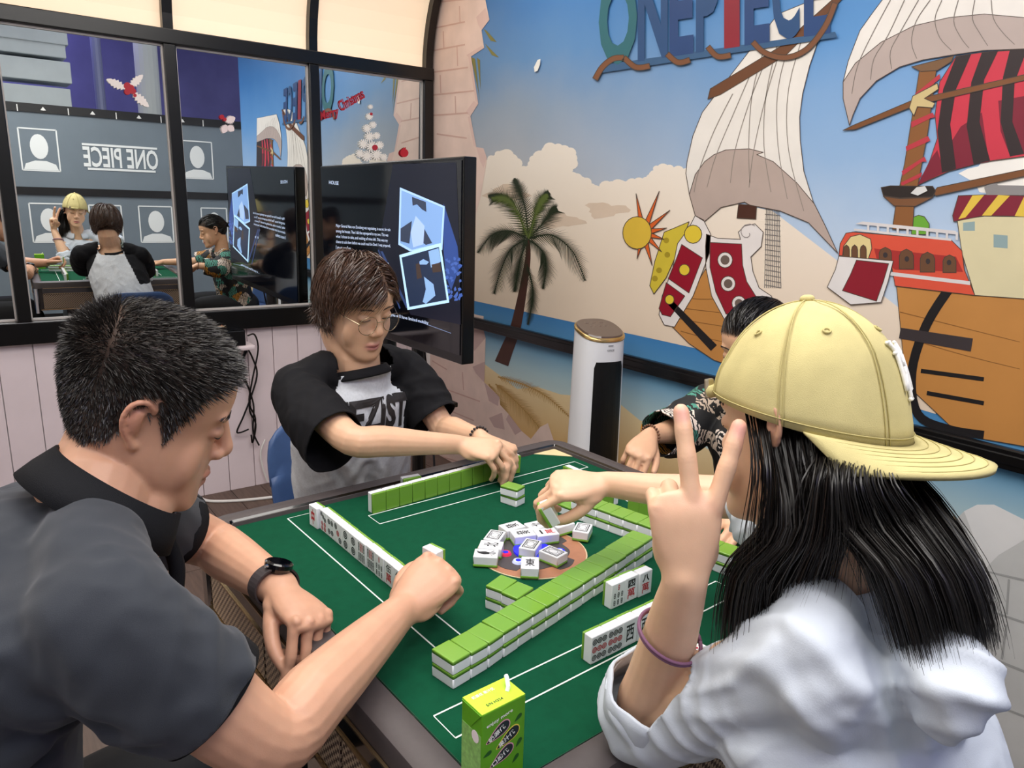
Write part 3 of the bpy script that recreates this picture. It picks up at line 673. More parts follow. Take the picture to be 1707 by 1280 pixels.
# white brick foot of the wall at the right
wbk = [(1560, 905), (1580, 880), (1607, 852), (1629, 841), (1657, 841), (1707, 866), (1800, 905), (1800, 1420), (1400, 1300), (1300, 1060)]
flat('white_brick_print', mat('print_white_brick', '#cfd0cd', 0.5, var=0.10, vscale=6), [wbk], 8)
flat('white_brick_facet_print', '#e6e6e4', [[(1607, 852), (1629, 841), (1657, 841), (1707, 866), (1707, 900), (1665, 925), (1640, 950), (1625, 900)]], 9)
flat('brick_joint_print', '#a9aaa8', [[(1640, 950), (1707, 965), (1707, 969), (1640, 953)], [(1600, 1000), (1720, 1040), (1720, 1044), (1600, 1004)], [(1640, 1090), (1740, 1130), (1740, 1135), (1640, 1094)], [(1676, 1040), (1680, 1042), (1672, 1100), (1668, 1098)], [(1680, 965), (1684, 966), (1680, 1025), (1676, 1023)], [(1600, 1150), (1740, 1205), (1740, 1209), (1600, 1154)]], 10)
# palm tree
def ribbon(path, w0, w1):
    path = [np.array(p, float) for p in path]; L = []; R = []
    for i, p in enumerate(path):
        t = path[min(i+1, len(path)-1)]-path[max(i-1, 0)]; t /= np.linalg.norm(t)+1e-9; n = np.array([-t[1], t[0]]); w = w0+(w1-w0)*i/(len(path)-1)
        L.append(p+n*w/2); R.append(p-n*w/2)
    return [tuple(q) for q in L]+[tuple(q) for q in reversed(R)]
tr = smooth_curve([(836, 606), (846, 580), (858, 550), (867, 510), (874, 470), (880, 430), (880, 400)], 5)
flat('palm_trunk_print', '#4a2c24', [ribbon(tr, 24, 6)], 6)
def frond(pts, ll, droop=0.4, seed=0):
    rr = random.Random(seed); c = smooth_curve(pts, 13); out = [ribbon(c, 2.2, 0.8)]
    for i in range(2, len(c)):
        p = np.array(c[i]); t = np.array(c[min(i+1, len(c)-1)])-np.array(c[i-1]); t = t/(np.linalg.norm(t)+1e-9); n = np.array([-t[1], t[0]])
        f = sin(pi*min(1, (i+1)/len(c)*0.85+0.12))
        for s in (-1, 1):
            l = ll*f*rr.uniform(0.95, 1.5)
            e = p+(n*s*0.75+t*0.75)*l*0.8+np.array([0, droop*l*0.55])
            b = t*1.15
            out.append([tuple(p-b), tuple(p+b), tuple(e)])
    return out
fr_ = []
for k, (pts, ll) in enumerate((([(880, 398), (860, 350), (838, 325), (815, 326)], 28), ([(880, 398), (876, 350), (866, 318), (858, 298)], 24), ([(880, 398), (892, 355), (903, 330), (914, 320)], 24), ([(880, 398), (905, 372), (920, 350), (927, 346)], 22), ([(880, 398), (850, 385), (820, 392), (797, 420)], 26), ([(880, 398), (852, 415), (835, 450), (824, 488)], 26), ([(880, 398), (868, 430), (862, 460), (858, 485)], 22), ([(880, 398), (920, 392), (955, 420), (975, 466)], 28), ([(880, 398), (905, 420), (910, 450), (905, 480)], 22), ([(878, 440), (888, 480), (886, 510), (880, 540)], 16))):
    fr_ += frond(pts, ll, 0.5, k)
flat('palm_frond_print', '#26301d', fr_, 7)
flat('palm_frond_print', '#5b6a30', frond([(880, 396), (862, 352), (842, 330), (820, 330)], 17, 0.4, 20)+frond([(881, 398), (893, 358), (903, 334), (912, 324)], 14, 0.4, 21), 11)
flat('palm_shadow_print', '#b8904f', frond([(826, 640), (850, 660), (880, 690), (905, 720)], 20, 0.2, 31)+frond([(815, 640), (830, 670), (842, 690)], 18, 0.2, 32)+frond([(830, 628), (870, 640), (910, 660), (950, 695)], 14, 0.2, 33), 5)
flat('leaf_blade_print', '#7d7a3f', [[(806, 48), (812, 52), (828, 70), (818, 68)], [(808, 72), (814, 78), (832, 96), (820, 92)], [(785, 95), (792, 98), (800, 170), (797, 150)], [(795, 96), (800, 100), (801, 150)]], 5)
# ------- ship
OL = '#4a4038'
sail1 = c3([(1060, 400), (1000, 480), (960, 580), (935, 690), (930, 740), (945, 830), (970, 920), (1010, 945), (1080, 885), (1180, 862), (1290, 880)])+c4([(130, 900), (250, 950), (375, 1080), (320, 960), (270, 860), (230, 730), (215, 600), (212, 500), (225, 400), (255, 280), (300, 150), (345, 40), (365, -40), (120, 60)])
flat('sail_print', '#e9e4dd', [sail1], 12)
flat('sail_shade_print', '#b7a59c', [c3([(945, 830), (970, 745), (1010, 690), (1050, 660), (1100, 640), (1200, 635), (1260, 650)])+c4([(30, 660), (100, 690), (200, 780), (275, 870), (320, 960), (375, 1080), (250, 950), (130, 900), (0, 875)])+c3([(1180, 862), (1080, 885), (1010, 945), (970, 920)])], 13)
def thin(paths, w): return [ribbon(smooth_curve(p, 4), w, w*0.7) for p in paths]
flat('sail_line_print', '#8d847c', thin([c3(p) for p in (((1130, 400), (1050, 560), (985, 730), (965, 820)), ((1200, 330), (1140, 470), (1060, 660), (1020, 800)), ((1270, 260), (1200, 440), (1140, 640), (1120, 780)), ((1331, 220), (1270, 420), (1220, 640), (1200, 800)))]+[c4(p) for p in (((60, 210), (10, 400), (-5, 620), (0, 780)), ((120, 180), (70, 400), (60, 620), (90, 820)), ((180, 140), (120, 380), (120, 620), (160, 850)), ((240, 110), (165, 380), (165, 640), (230, 900)))], 1.6), 14)
flat('yard_print', '#6d452d', [[(1180, 165), (1184, 148), (1300, 78), (1398, -10), (1412, -10), (1310, 92), (1200, 158)]], 15)
flat('mast_print', '#4a2a20', [c3([(1155, 872), (1232, 876), (1228, 935), (1148, 930)])], 11)
net = []
for k in range(9): net.append([(1277+k*2.6, 345), (1278+k*2.6, 345), (1275+k*3.4, 480), (1274+k*3.4, 480)])
for k in range(16): net.append([(1275, 348+k*8.4), (1301, 350+k*8.6), (1301, 351+k*8.6), (1275, 349+k*8.4)])
flat('net_print', '#6d6a6a', net, 9)
sail2 = c4([(580, -20), (520, 60), (470, 130), (420, 260), (398, 350), (398, 420), (425, 535), (440, 490), (470, 420), (540, 345), (640, 285), (740, 255), (860, 235), (1000, 215), (1520, 195), (1520, -200)])
flat('sail_print', '#ebe6e0', [sail2], 16)
flat('sail_shade_print', '#b9a9a3', [c4([(398, 350), (450, 270), (560, 180), (700, 110), (850, 75), (1000, 60), (1170, 75), (1520, 95), (1520, 195), (1000, 215), (860, 235), (740, 255), (640, 285), (540, 345), (470, 420), (440, 490), (425, 535), (398, 420)])], 17)
flat('sail_line_print', '#7d746e', thin([c4(p) for p in (((600, 0), (520, 150), (460, 280), (435, 400)), ((660, 0), (590, 150), (530, 250), (515, 340)), ((720, 0), (640, 140), (600, 220), (605, 295)), ((770, 0), (710, 90), (690, 180), (712, 250)), ((820, 0), (790, 80), (810, 160), (860, 215)), ((890, 0), (870, 90), (900, 160), (935, 205)), ((960, 0), (950, 80), (980, 140), (1015, 195)), ((1030, 0), (1040, 80), (1080, 140), (1130, 190)))], 1.7), 18)
flat('striped_sail_print', '#c9394b', [c4([(880, 240), (1000, 222), (1520, 190), (1520, 620), (1000, 690), (850, 730), (715, 790), (745, 740), (770, 680), (800, 590), (790, 490), (810, 350)])], 14)
flat('striped_sail_shade_print', '#7d2436', [c4([(900, 540), (990, 480), (1020, 690), (960, 700), (870, 725), (850, 620)]), c4([(1060, 430), (1170, 410), (1520, 400), (1520, 620), (1110, 665), (1070, 560)]), c4([(715, 790), (770, 680), (800, 640), (830, 735)])], 15)
flat('striped_sail_band_print', '#33292b', [c4([(880, 242), (945, 230), (880, 380), (855, 530), (880, 720), (820, 738), (800, 560), (825, 380)]), c4([(990, 225), (1060, 216), (1000, 340), (980, 520), (1025, 685), (955, 702), (925, 540), (945, 350)]), c4([(1110, 212), (1185, 205), (1130, 350), (1120, 520), (1170, 655), (1110, 668), (1070, 520), (1080, 330)]), c4([(1230, 200), (1520, 195), (1520, 630), (1210, 645), (1190, 520), (1200, 330)])], 16)
flat('mast_print', '#8a5a33', [c4([(725, 290), (800, 268), (760, 560), (700, 880), (695, 980), (608, 978), (625, 860), (660, 700), (700, 450)])], 17)
flat('mast_cap_print', '#7a5a3f', [c4([(690, 285), (870, 238), (860, 262), (800, 300), (730, 305)])], 19)
flat('mast_rope_print', '#b83a45', [c4(p) for p in (((705, 400), (810, 315), (812, 335), (712, 415)), ((688, 520), (780, 480), (790, 500), (770, 505), (690, 545)), ((665, 625), (760, 580), (770, 600), (745, 612), (668, 645)), ((648, 730), (745, 668), (755, 690), (735, 690), (652, 750)), ((643, 780), (735, 735), (730, 755), (650, 792)))], 19)
flat('yard_print', '#7b4f30', [c4([(398, 556), (440, 535), (700, 425), (1520, 240), (1520, 262), (705, 450), (450, 552)]), c4([(780, 825), (800, 800), (1520, 650), (1520, 675), (795, 835)])], 20)
flat('canvas_tie_print', '#cdb884', [c4([(695, 410), (800, 355), (805, 380), (745, 420), (790, 440), (780, 460), (715, 455), (700, 495), (680, 460)])], 21)
flat('crows_nest_print', '#2c2523', [c4([(560, 800), (600, 793), (780, 795), (793, 815), (780, 840), (640, 845), (570, 835)])], 21)
flat('crows_nest_side_print', '#7a5236', [c4([(570, 838), (640, 848), (780, 842), (705, 880), (615, 878)])], 21)
# deck house
flat('tree_print', '#6aa838', [c4([(690, 1000), (690, 930), (720, 918), (745, 925), (765, 955), (765, 1000)])], 16)
flat('deck_house_print', '#d9553f', [c4([(380, 1090), (385, 1040), (410, 995), (440, 990), (860, 1025), (905, 1070), (915, 1150), (960, 1260), (620, 1220), (600, 1110)])], 18)
flat('deck_house_shade_print', '#a8322f', [c4([(530, 1060), (880, 1095), (910, 1160), (620, 1150), (540, 1100)])], 19)
flat('deck_rail_print', '#d8d4d4', [c4([(450, 955), (880, 1000), (880, 985), (480, 945)]), c4([(445, 985), (860, 1028), (860, 1018), (445, 975)])]+[c4([(500+k*42, 950+k*4.4), (510+k*42, 951+k*4.4), (510+k*42, 985+k*4.4), (500+k*42, 984+k*4.4)]) for k in range(10)]+[c4([(600, 1160), (940, 1200), (940, 1216), (600, 1176)])], 19)
def arch(cx, cy, w, h): return c4([(cx-w/2, cy+h/2), (cx-w/2, cy-h*0.15), (cx-w*0.38, cy-h*0.36), (cx, cy-h/2), (cx+w*0.38, cy-h*0.36), (cx+w/2, cy-h*0.15), (cx+w/2, cy+h/2)])
flat('porch_print', '#e2cf94', [c4([(395, 1095), (400, 1050), (430, 1010), (470, 1000), (515, 1020), (520, 1060), (505, 1105)])], 20)
flat('door_print', '#6b4a34', [arch(578, 1090, 52, 70), arch(668, 1105, 60, 85), arch(758, 1118, 62, 85), arch(852, 1125, 56, 75)]+[arch(c_, 1075, 26, 60) for c_ in (412, 447, 484)], 21)
flat('porthole_print', '#3a3335', [[(1250+(cx+10*cos(2*pi*k/12))/2.56, (cy+12*sin(2*pi*k/12))/2.56) for k in range(12)] for cx, cy in ((578, 1088), (670, 1105), (760, 1115), (850, 1120))], 22)
flat('bulwark_print', '#e4e0de', [c4([(380, 1093), (612, 1113), (590, 1200), (560, 1290), (430, 1300), (330, 1225), (365, 1150)])], 22)
flat('bulwark_panel_print', '#8c1c2c', [c4([(455, 1110), (592, 1125), (570, 1200), (540, 1285), (395, 1240), (430, 1170)])], 23)
flat('awning_print', '#7f2436', [c4([(890, 835), (1040, 830), (1520, 850), (1520, 930), (1000, 920), (870, 945), (865, 920)])], 17)
flat('awning_stripe_print', '#e0bf4a', [c4([(950, 834), (1000, 832), (920, 928), (890, 935)]), c4([(1060, 832), (1110, 835), (1030, 920), (990, 920)]), c4([(1170, 840), (1230, 845), (1180, 925), (1130, 922)])], 18)
flat('cabin_print', '#d9cfa8', [c4([(885, 940), (1000, 922), (1520, 930), (1520, 1300), (960, 1260), (905, 1080)])], 16)
flat('cabin_window_print', '#8fa6a8', [c4([(910, 950), (960, 945), (960, 985), (910, 985)]), c4([(1040, 1000), (1100, 1005), (1100, 1060), (1040, 1055)])], 17)
flat('tower_print', '#8d8a8a', [c4([(1000, 800), (1035, 770), (1060, 790), (1520, 800), (1520, 835), (1010, 832)])], 18)
# hull front: white mouldings, dark red panels, plain yellow and orange bow ornament
flat('hull_wood_print', '#c08647', [c8([(1040, 470), (1130, 330), (1210, 200), (1290, 300), (1400, 420), (1571, 470), (1900, 560), (1900, 820), (1400, 690), (1250, 640), (1130, 560)]), [(1490, 430), (1620, 470), (1800, 520), (1800, 760), (1600, 725), (1510, 640)]], 11)
flat('plank_line_print', '#8a5c30', thin([c8(((1130, 340), (1180, 345), (1250, 345))), c8(((1110, 390), (1190, 400), (1280, 410))), c8(((1080, 440), (1190, 460), (1320, 480))), c8(((1090, 500), (1200, 530), (1330, 560))), [(1500, 520), (1600, 545), (1700, 570)], [(1500, 560), (1600, 590), (1700, 615)]], 1.5), 12)
flat('bow_yellow_print', '#d2bd3f', [c8([(1010, 20), (1060, 0), (1130, -30), (1100, 60), (1060, 150), (1020, 240), (960, 320), (940, 280), (965, 160)])], 12)
flat('bow_knob_print', '#a8932c', [[(760+(cx+14*cos(2*pi*k/12))/2.909, 380+(cy+14*sin(2*pi*k/12))/2.909) for k in range(12)] for cx, cy in ((1020, 60), (1025, 130), (985, 205), (965, 245))], 13)
flat('moulding_print', '#e8e2df', [c8([(1075, 75), (1130, 0), (1160, -60), (1200, -40), (1235, 30), (1230, 120), (1200, 200), (1150, 330), (1060, 480), (1010, 470), (985, 420), (1000, 330), (1050, 200)]), c8([(1210, 90), (1215, 30), (1270, 50), (1380, 55), (1370, 20), (1400, -10), (1450, -20), (1490, 20), (1480, 90), (1430, 140), (1440, 210), (1470, 290), (1530, 330), (1560, 420), (1300, 440), (1240, 330), (1212, 190)])], 13)
flat('hull_panel_print', '#93172b', [c8([(1095, 80), (1195, 145), (1130, 315), (1030, 245), (1065, 160)]), c8([(1020, 265), (1110, 330), (1040, 430), (1000, 420), (985, 390)]), c8([(1232, 70), (1385, 78), (1390, 180), (1410, 260), (1460, 340), (1400, 400), (1310, 418), (1260, 310), (1232, 190)])], 14)
def disc(cx, cy, r): return c8([(cx+r*cos(2*pi*k/16), cy+r*1.05*sin(2*pi*k/16)) for k in range(16)])
flat('yellow_disc_print', '#e3c83e', [disc(1108, 203, 26), disc(1036, 347, 22), disc(1150, 30, 42)], 15)
flat('porthole_rim_print', '#e8e2df', [disc(1305, 155, 36), disc(1320, 270, 35), disc(1372, 365, 34)], 15)
flat('porthole_print', '#6e5f58', [disc(1305, 155, 22), disc(1320, 270, 21), disc(1372, 365, 20)], 16)
flat('scroll_line_print', '#9a9290', [ribbon([c8([(1415+(8+4.2*k)*cos(k*0.55), 25+(8+4.2*k)*sin(k*0.55))])[0] for k in range(11)], 1.4, 1.4)], 16)
sp = []
for k, a in enumerate((-1.75, -1.2, -0.7, -0.2, 0.3, 0.8, 1.3, 1.8)):
    cx, cy = 1072, 388; L_ = (66, 74, 58, 40, 36, 44, 56, 44)[k]
    sp.append([(cx+10*cos(a-0.5), cy+10*sin(a-0.5)), (cx+L_*cos(a), cy+L_*sin(a)), (cx+10*cos(a+0.5), cy+10*sin(a+0.5))])
flat('bow_flame_print', '#d9642c', sp, 17)
flat('bow_ornament_print', '#dcb944', [[(1062+24*cos(2*pi*k/20), 388+27*sin(2*pi*k/20)) for k in range(20)]], 18)
flat('hull_band_print', '#1f1d1f', [ribbon(smooth_curve([(1590, 470), (1545, 540), (1520, 620), (1530, 690), (1580, 715), (1640, 725)], 5), 16, 14), ribbon([(1535, 618), (1640, 632)], 7, 7), ribbon([(1545, 655), (1640, 672)], 7, 7), ribbon([(1118, 505), (1190, 580)], 10, 14)], 14)
flat('cannon_print', '#3b3436', [ribbon([(1500, 555), (1620, 575)], 18, 22)], 15)
# title: lettering, bar and rope
def px_text(body, cx, base, w, h, skew=0.0):
    vs, fs = text_fit(body, 1.0, 1.0, bold=0.035); out = []
    for f in fs: out.append([(cx+vs[i][0]*w, base+(cx+vs[i][0]*w-1000)*-0.148-(vs[i][1]+0.5)*h) for i in f])
    return out
flat('title_bar_print', '#3a5f86', [[(998, 118), (1005, 108), (1392, 53), (1396, 62), (1006, 121)]], 30)
for ch, cx, w, co in (('O', 1030, 64, '#2f6a74'), ('N', 1088, 50, '#2b4f7d'), ('E', 1136, 40, '#28477a'), ('P', 1179, 38, '#2b4f7d'), ('I', 1220, 26, '#8e2434'), ('E', 1262, 42, '#28477a'), ('C', 1310, 46, '#2b4f7d'), ('E', 1362, 44, '#28477a')):
    flat('title_letter_print', co, px_text(ch, cx, 112, w, 150), 31)
rp = []
for p in ([(992, 132), (1004, 112), (1022, 98), (1040, 96)], [(1040, 96), (1060, 112), (1083, 110)], [(1112, 90), (1130, 104), (1150, 100)], [(1180, 78), (1196, 94), (1218, 92)], [(1255, 70), (1275, 88), (1310, 96), (1345, 82), (1375, 45), (1392, 5)]): rp.append(ribbon(smooth_curve(p, 5), 9, 9))
flat('rope_print', '#7d5138', rp, 32)
# small torn paper scrap stuck on the sky
flat('paper_scrap', '#f0efe8', [[(890, 112), (896, 100), (901, 98), (900, 108), (896, 118), (891, 120)]], 33)
flat('paper_scrap', '#d8d8d6', [[(1518, 322), (1528, 312), (1542, 310), (1546, 318), (1530, 326)]], 33)

# ================================================================== stickers on the mirrors
def sticker(name, label, parts, cat='sticker', y=None):
    y = YM-0.0015 if y is None else y
    c = aty(*parts[0][1][0][0], y); t = empty(name, tuple(c)); tag(t, label, cat)
    for k, (pn, polys, col) in enumerate(parts):
        mb = MB()
        for ip, P in enumerate(polys): mb.poly([tuple(aty(px, py, y-0.0003*k-0.000003*ip)-c) for px, py in P])
        mb.build(pn, mat('sticker_'+col, col, 0.5), t)
def hleaf(x0, y0, x1, y1, w, n=6):
    d = np.array([x1-x0, y1-y0]); L = np.linalg.norm(d); t = d/L; nn = np.array([-t[1], t[0]]); up = []; dn = []
    for i in range(n+1):
        f = i/n; ww = w*sin(pi*(0.08+0.92*f))*0.9+0.8
        b = np.array([x0, y0])+t*L*f
        up.append(tuple(b+nn*ww)); dn.append(tuple(b-nn*ww))
        if i < n:
            b2 = np.array([x0, y0])+t*L*(f+0.5/n); up.append(tuple(b2+nn*ww*0.62)); dn.append(tuple(b2-nn*ww*0.62))
    return up+list(reversed(dn))
def dot(cx, cy, r, n=12): return [(cx+r*cos(2*pi*k/n), cy+r*sin(2*pi*k/n)) for k in range(n)]
sticker('holly_sticker', 'white and red holly sticker high on the second mirror', [('leaf', [hleaf(210, 148, 178, 132, 8), hleaf(216, 146, 238, 125, 8), hleaf(221, 154, 248, 178, 8)], '#f6ece8'), ('berries', [dot(212, 143, 6), dot(218, 147, 6), dot(213, 152, 6), dot(222, 152, 5), dot(225, 159, 3)], '#b3122a')])
sticker('holly_sticker', 'pale holly sticker high on the third mirror beside the mullion', [('leaf', [hleaf(377, 203, 392, 196, 8), hleaf(377, 208, 372, 222, 7), hleaf(380, 210, 390, 218, 7)], '#f0dede'), ('berries', [dot(370, 195, 4), dot(375, 199, 3)], '#b3122a')])
def script(body, x0, y0, x1, y1, h):
    vs, fs = text_fit(body, 1.0, 1.0, bold=0.02, shear=0.35); out = []
    d = np.array([x1-x0, y1-y0]); L = np.linalg.norm(d); t = d/L; n = np.array([-t[1], t[0]])*-1
    if n[1] > 0: n = -n
    for f in fs: out.append([tuple(np.array([(x0+x1)/2, (y0+y1)/2])+t*vs[i][0]*L+n*vs[i][1]*h) for i in f])
    return out
sticker('lettering_sticker', 'red slanted Merry Christmas lettering on the corner mirror', [('letters', script('Merry', 533, 196, 566, 186, 20)+script('Christmas', 566, 178, 606, 154, 18), '#b0182e')])
sf = []
for cx, cy, r in ((618, 178, 4), (616, 194, 6), (622, 208, 6), (612, 214, 7), (616, 228, 8), (628, 226, 6), (606, 240, 8), (620, 244, 9), (633, 242, 7), (600, 256, 7), (612, 260, 9), (628, 258, 9), (640, 262, 6)):
    for k in range(6):
        a = pi*k/6; w = r*0.13
        sf.append([(cx+r*cos(a)-w*sin(a), cy+r*sin(a)+w*cos(a)), (cx+r*cos(a)+w*sin(a), cy+r*sin(a)-w*cos(a)), (cx-r*cos(a)+w*sin(a), cy-r*sin(a)-w*cos(a)), (cx-r*cos(a)-w*sin(a), cy-r*sin(a)+w*cos(a))])
    sf.append(dot(cx, cy, r*0.34, 8))
sticker('snowflake_tree_sticker', 'white snowflake tree sticker on the corner mirror above the screen', [('snowflakes', sf, '#f5f1ec'), ('red_snowflakes', [dot(625, 246, 5), dot(619, 190, 2.5)], '#b3263a')])
sticker('ornament_sticker', 'small red ornament sticker at the bottom edge of the corner mirror', [('ball', [dot(674, 255, 7), [(671, 248), (677, 245), (676, 250)]], '#c01c30')])
# ================================================================== people: shape tools
def V(*a): return Vector(a) if len(a) > 1 else Vector(tuple(float(q) for q in a[0]))
def cr(P, n): return [Vector(tuple(q)) for q in smooth_curve([tuple(p) for p in P], n)]
def frame(fwd, up):
    f = Vector(fwd).normalized(); u = Vector(up); u = (u-f*u.dot(f)).normalized(); s = f.cross(u)   # s = right of f
    return Matrix((s, f, u)).transposed()                                                          # columns: x right, y forward, z up
class Skin:
    """bag of closed overlapping shapes that are fused into one continuous skin"""
    def __init__(s): s.mb = MB()
    def limb(s, pts, rad_, n=16, side=None, sub=4, cap0=True, cap1=True):
        """rad_: per point r or (ra, rb); ra along `side` vector, rb across"""
        P = cr(pts, sub) if sub > 1 else [Vector(p) for p in pts]
        rr = [(r, r) if not isinstance(r, (tuple, list)) else r for r in rad_]
        if sub > 1: R = [tuple(q) for q in smooth_curve(rr, sub)]
        else: R = rr
        rings = []; a = None
        for i, p in enumerate(P):
            t = (P[min(i+1, len(P)-1)]-P[max(i-1, 0)]).normalized()
            if a is None: a = Vector(side) if side is not None else t.orthogonal()
            elif side is not None: a = Vector(side)
            a = a-t*a.dot(t); a = a.normalized() if a.length > 1e-5 else t.orthogonal().normalized(); b = t.cross(a)
            rings.append((p, a.copy(), b, t, R[i]))
        out = []
        def ring(p, a, b, ra, rb): return [p+a*(ra*cos(2*pi*k/n))+b*(rb*sin(2*pi*k/n)) for k in range(n)]
        p, a, b, t, (ra, rb) = rings[0]
        if cap0:
            for q in (0.97, 0.8, 0.5): h = math.sqrt(1-(1-q)**2) if False else q; out.append(ring(p-t*min(ra, rb)*math.sin(math.acos(1-q))*0+t*(-min(ra, rb)*q), a, b, ra*math.sqrt(max(0.02, 1-q*q)), rb*math.sqrt(max(0.02, 1-q*q))))
        for (p, a, b, t, (ra, rb)) in rings: out.append(ring(p, a, b, ra, rb))
        if cap1:
            for q in (0.5, 0.8, 0.97): out.append(ring(p+t*min(ra, rb)*q, a, b, ra*math.sqrt(max(0.02, 1-q*q)), rb*math.sqrt(max(0.02, 1-q*q))))
        s.mb.ring_loft(out); return s
    def ell(s, c, r, R=None, n=14):
        c = Vector(c); R = R or Matrix.Identity(3); rings = []
        for i in range(1, n):
            t = pi*i/n; rings.append([R @ Vector((r[0]*sin(t)*cos(2*pi*k/(2*n)), r[1]*sin(t)*sin(2*pi*k/(2*n)), r[2]*cos(t)))+c for k in range(2*n)])
        s.mb.ring_loft(rings); return s
    def loft(s, rings): s.mb.ring_loft(rings); return s
    def fuse(s, voxel, smooth=3, factor=0.5, name='skin'):
        me = s.mb.mesh(name); bm = bmesh.new(); bm.from_mesh(me); bmesh.ops.recalc_face_normals(bm, faces=list(bm.faces)); bm.to_mesh(me); bm.free()
        o = bpy.data.objects.new('tmp', me); COL.objects.link(o)
        r = o.modifiers.new('r', 'REMESH'); r.mode = 'VOXEL'; r.voxel_size = voxel; r.use_smooth_shade = True
        if smooth: sm = o.modifiers.new('s', 'SMOOTH'); sm.factor = factor; sm.iterations = smooth
        dg = bpy.context.evaluated_depsgraph_get(); dg.update()
        out = bpy.data.meshes.new_from_object(o.evaluated_get(dg)); bpy.data.objects.remove(o); bpy.data.meshes.remove(me)
        out.name = name
        return out
def sm(x, a, b):
    t = np.clip((x-a)/(b-a), 0, 1); return t*t*(3-2*t)
def mco(me):
    a = np.empty(len(me.vertices)*3, dtype=np.float32); me.vertices.foreach_get('co', a); return a.reshape(-1, 3).astype(np.float64)
def mno(me):
    a = np.empty(len(me.vertices)*3, dtype=np.float32); me.vertices.foreach_get('normal', a); return a.reshape(-1, 3).astype(np.float64)
def set_co(me, co): me.vertices.foreach_set('co', np.asarray(co, dtype=np.float32).ravel()); me.update()
def paint(me, cols):
    at_ = me.color_attributes.new('tint', 'FLOAT_COLOR', 'POINT'); c = np.ones((len(me.vertices), 4), dtype=np.float32); c[:, :3] = cols; at_.data.foreach_set('color', c.ravel())
def vcol_mat(name, rough=0.5, sss=0.0, spec=0.4, bump=0.0, bscale=400, var=0.0, vscale=60, sheen=0.0):
    M = mat(name, '#808080', rough, spec=spec, sss=sss, bump=bump, bscale=bscale, sheen=sheen); nt = M.node_tree; b = nt.nodes['Principled BSDF']
    if not any(n.type == 'VERTEX_COLOR' for n in nt.nodes):
        vc = nt.nodes.new('ShaderNodeVertexColor'); vc.layer_name = 'tint'; src = vc.outputs[0]
        if var > 0:
            tc = nt.nodes.new('ShaderNodeTexCoord'); n = nt.nodes.new('ShaderNodeTexNoise'); n.inputs['Scale'].default_value = vscale; n.inputs['Detail'].default_value = 4; nt.links.new(tc.outputs['Object'], n.inputs[0])
            r = nt.nodes.new('ShaderNodeMapRange'); r.inputs[1].default_value = 0.25; r.inputs[2].default_value = 0.75; r.inputs[3].default_value = 1-var; r.inputs[4].default_value = 1+var*0.5; nt.links.new(n.outputs[0], r.inputs[0])
            mx = nt.nodes.new('ShaderNodeMix'); mx.data_type = 'RGBA'; mx.blend_type = 'MULTIPLY'; mx.inputs[0].default_value = 1.0; nt.links.new(src, mx.inputs[6]); nt.links.new(r.outputs[0], mx.inputs[7]); src = mx.outputs[2]
        nt.links.new(src, b.inputs['Base Color'])
    return M
M_skin = vcol_mat('skin', 0.42, sss=0.12, spec=0.4, bump=0.06, bscale=700, var=0.06, vscale=45)
def sm(x, a, b):
    t = np.clip((x-a)/(b-a), 0, 1); return t*t*(3-2*t)
def loc(co, R, c): return (co-np.array(c)) @ np.array(R)          # world -> local (columns of R are local axes)
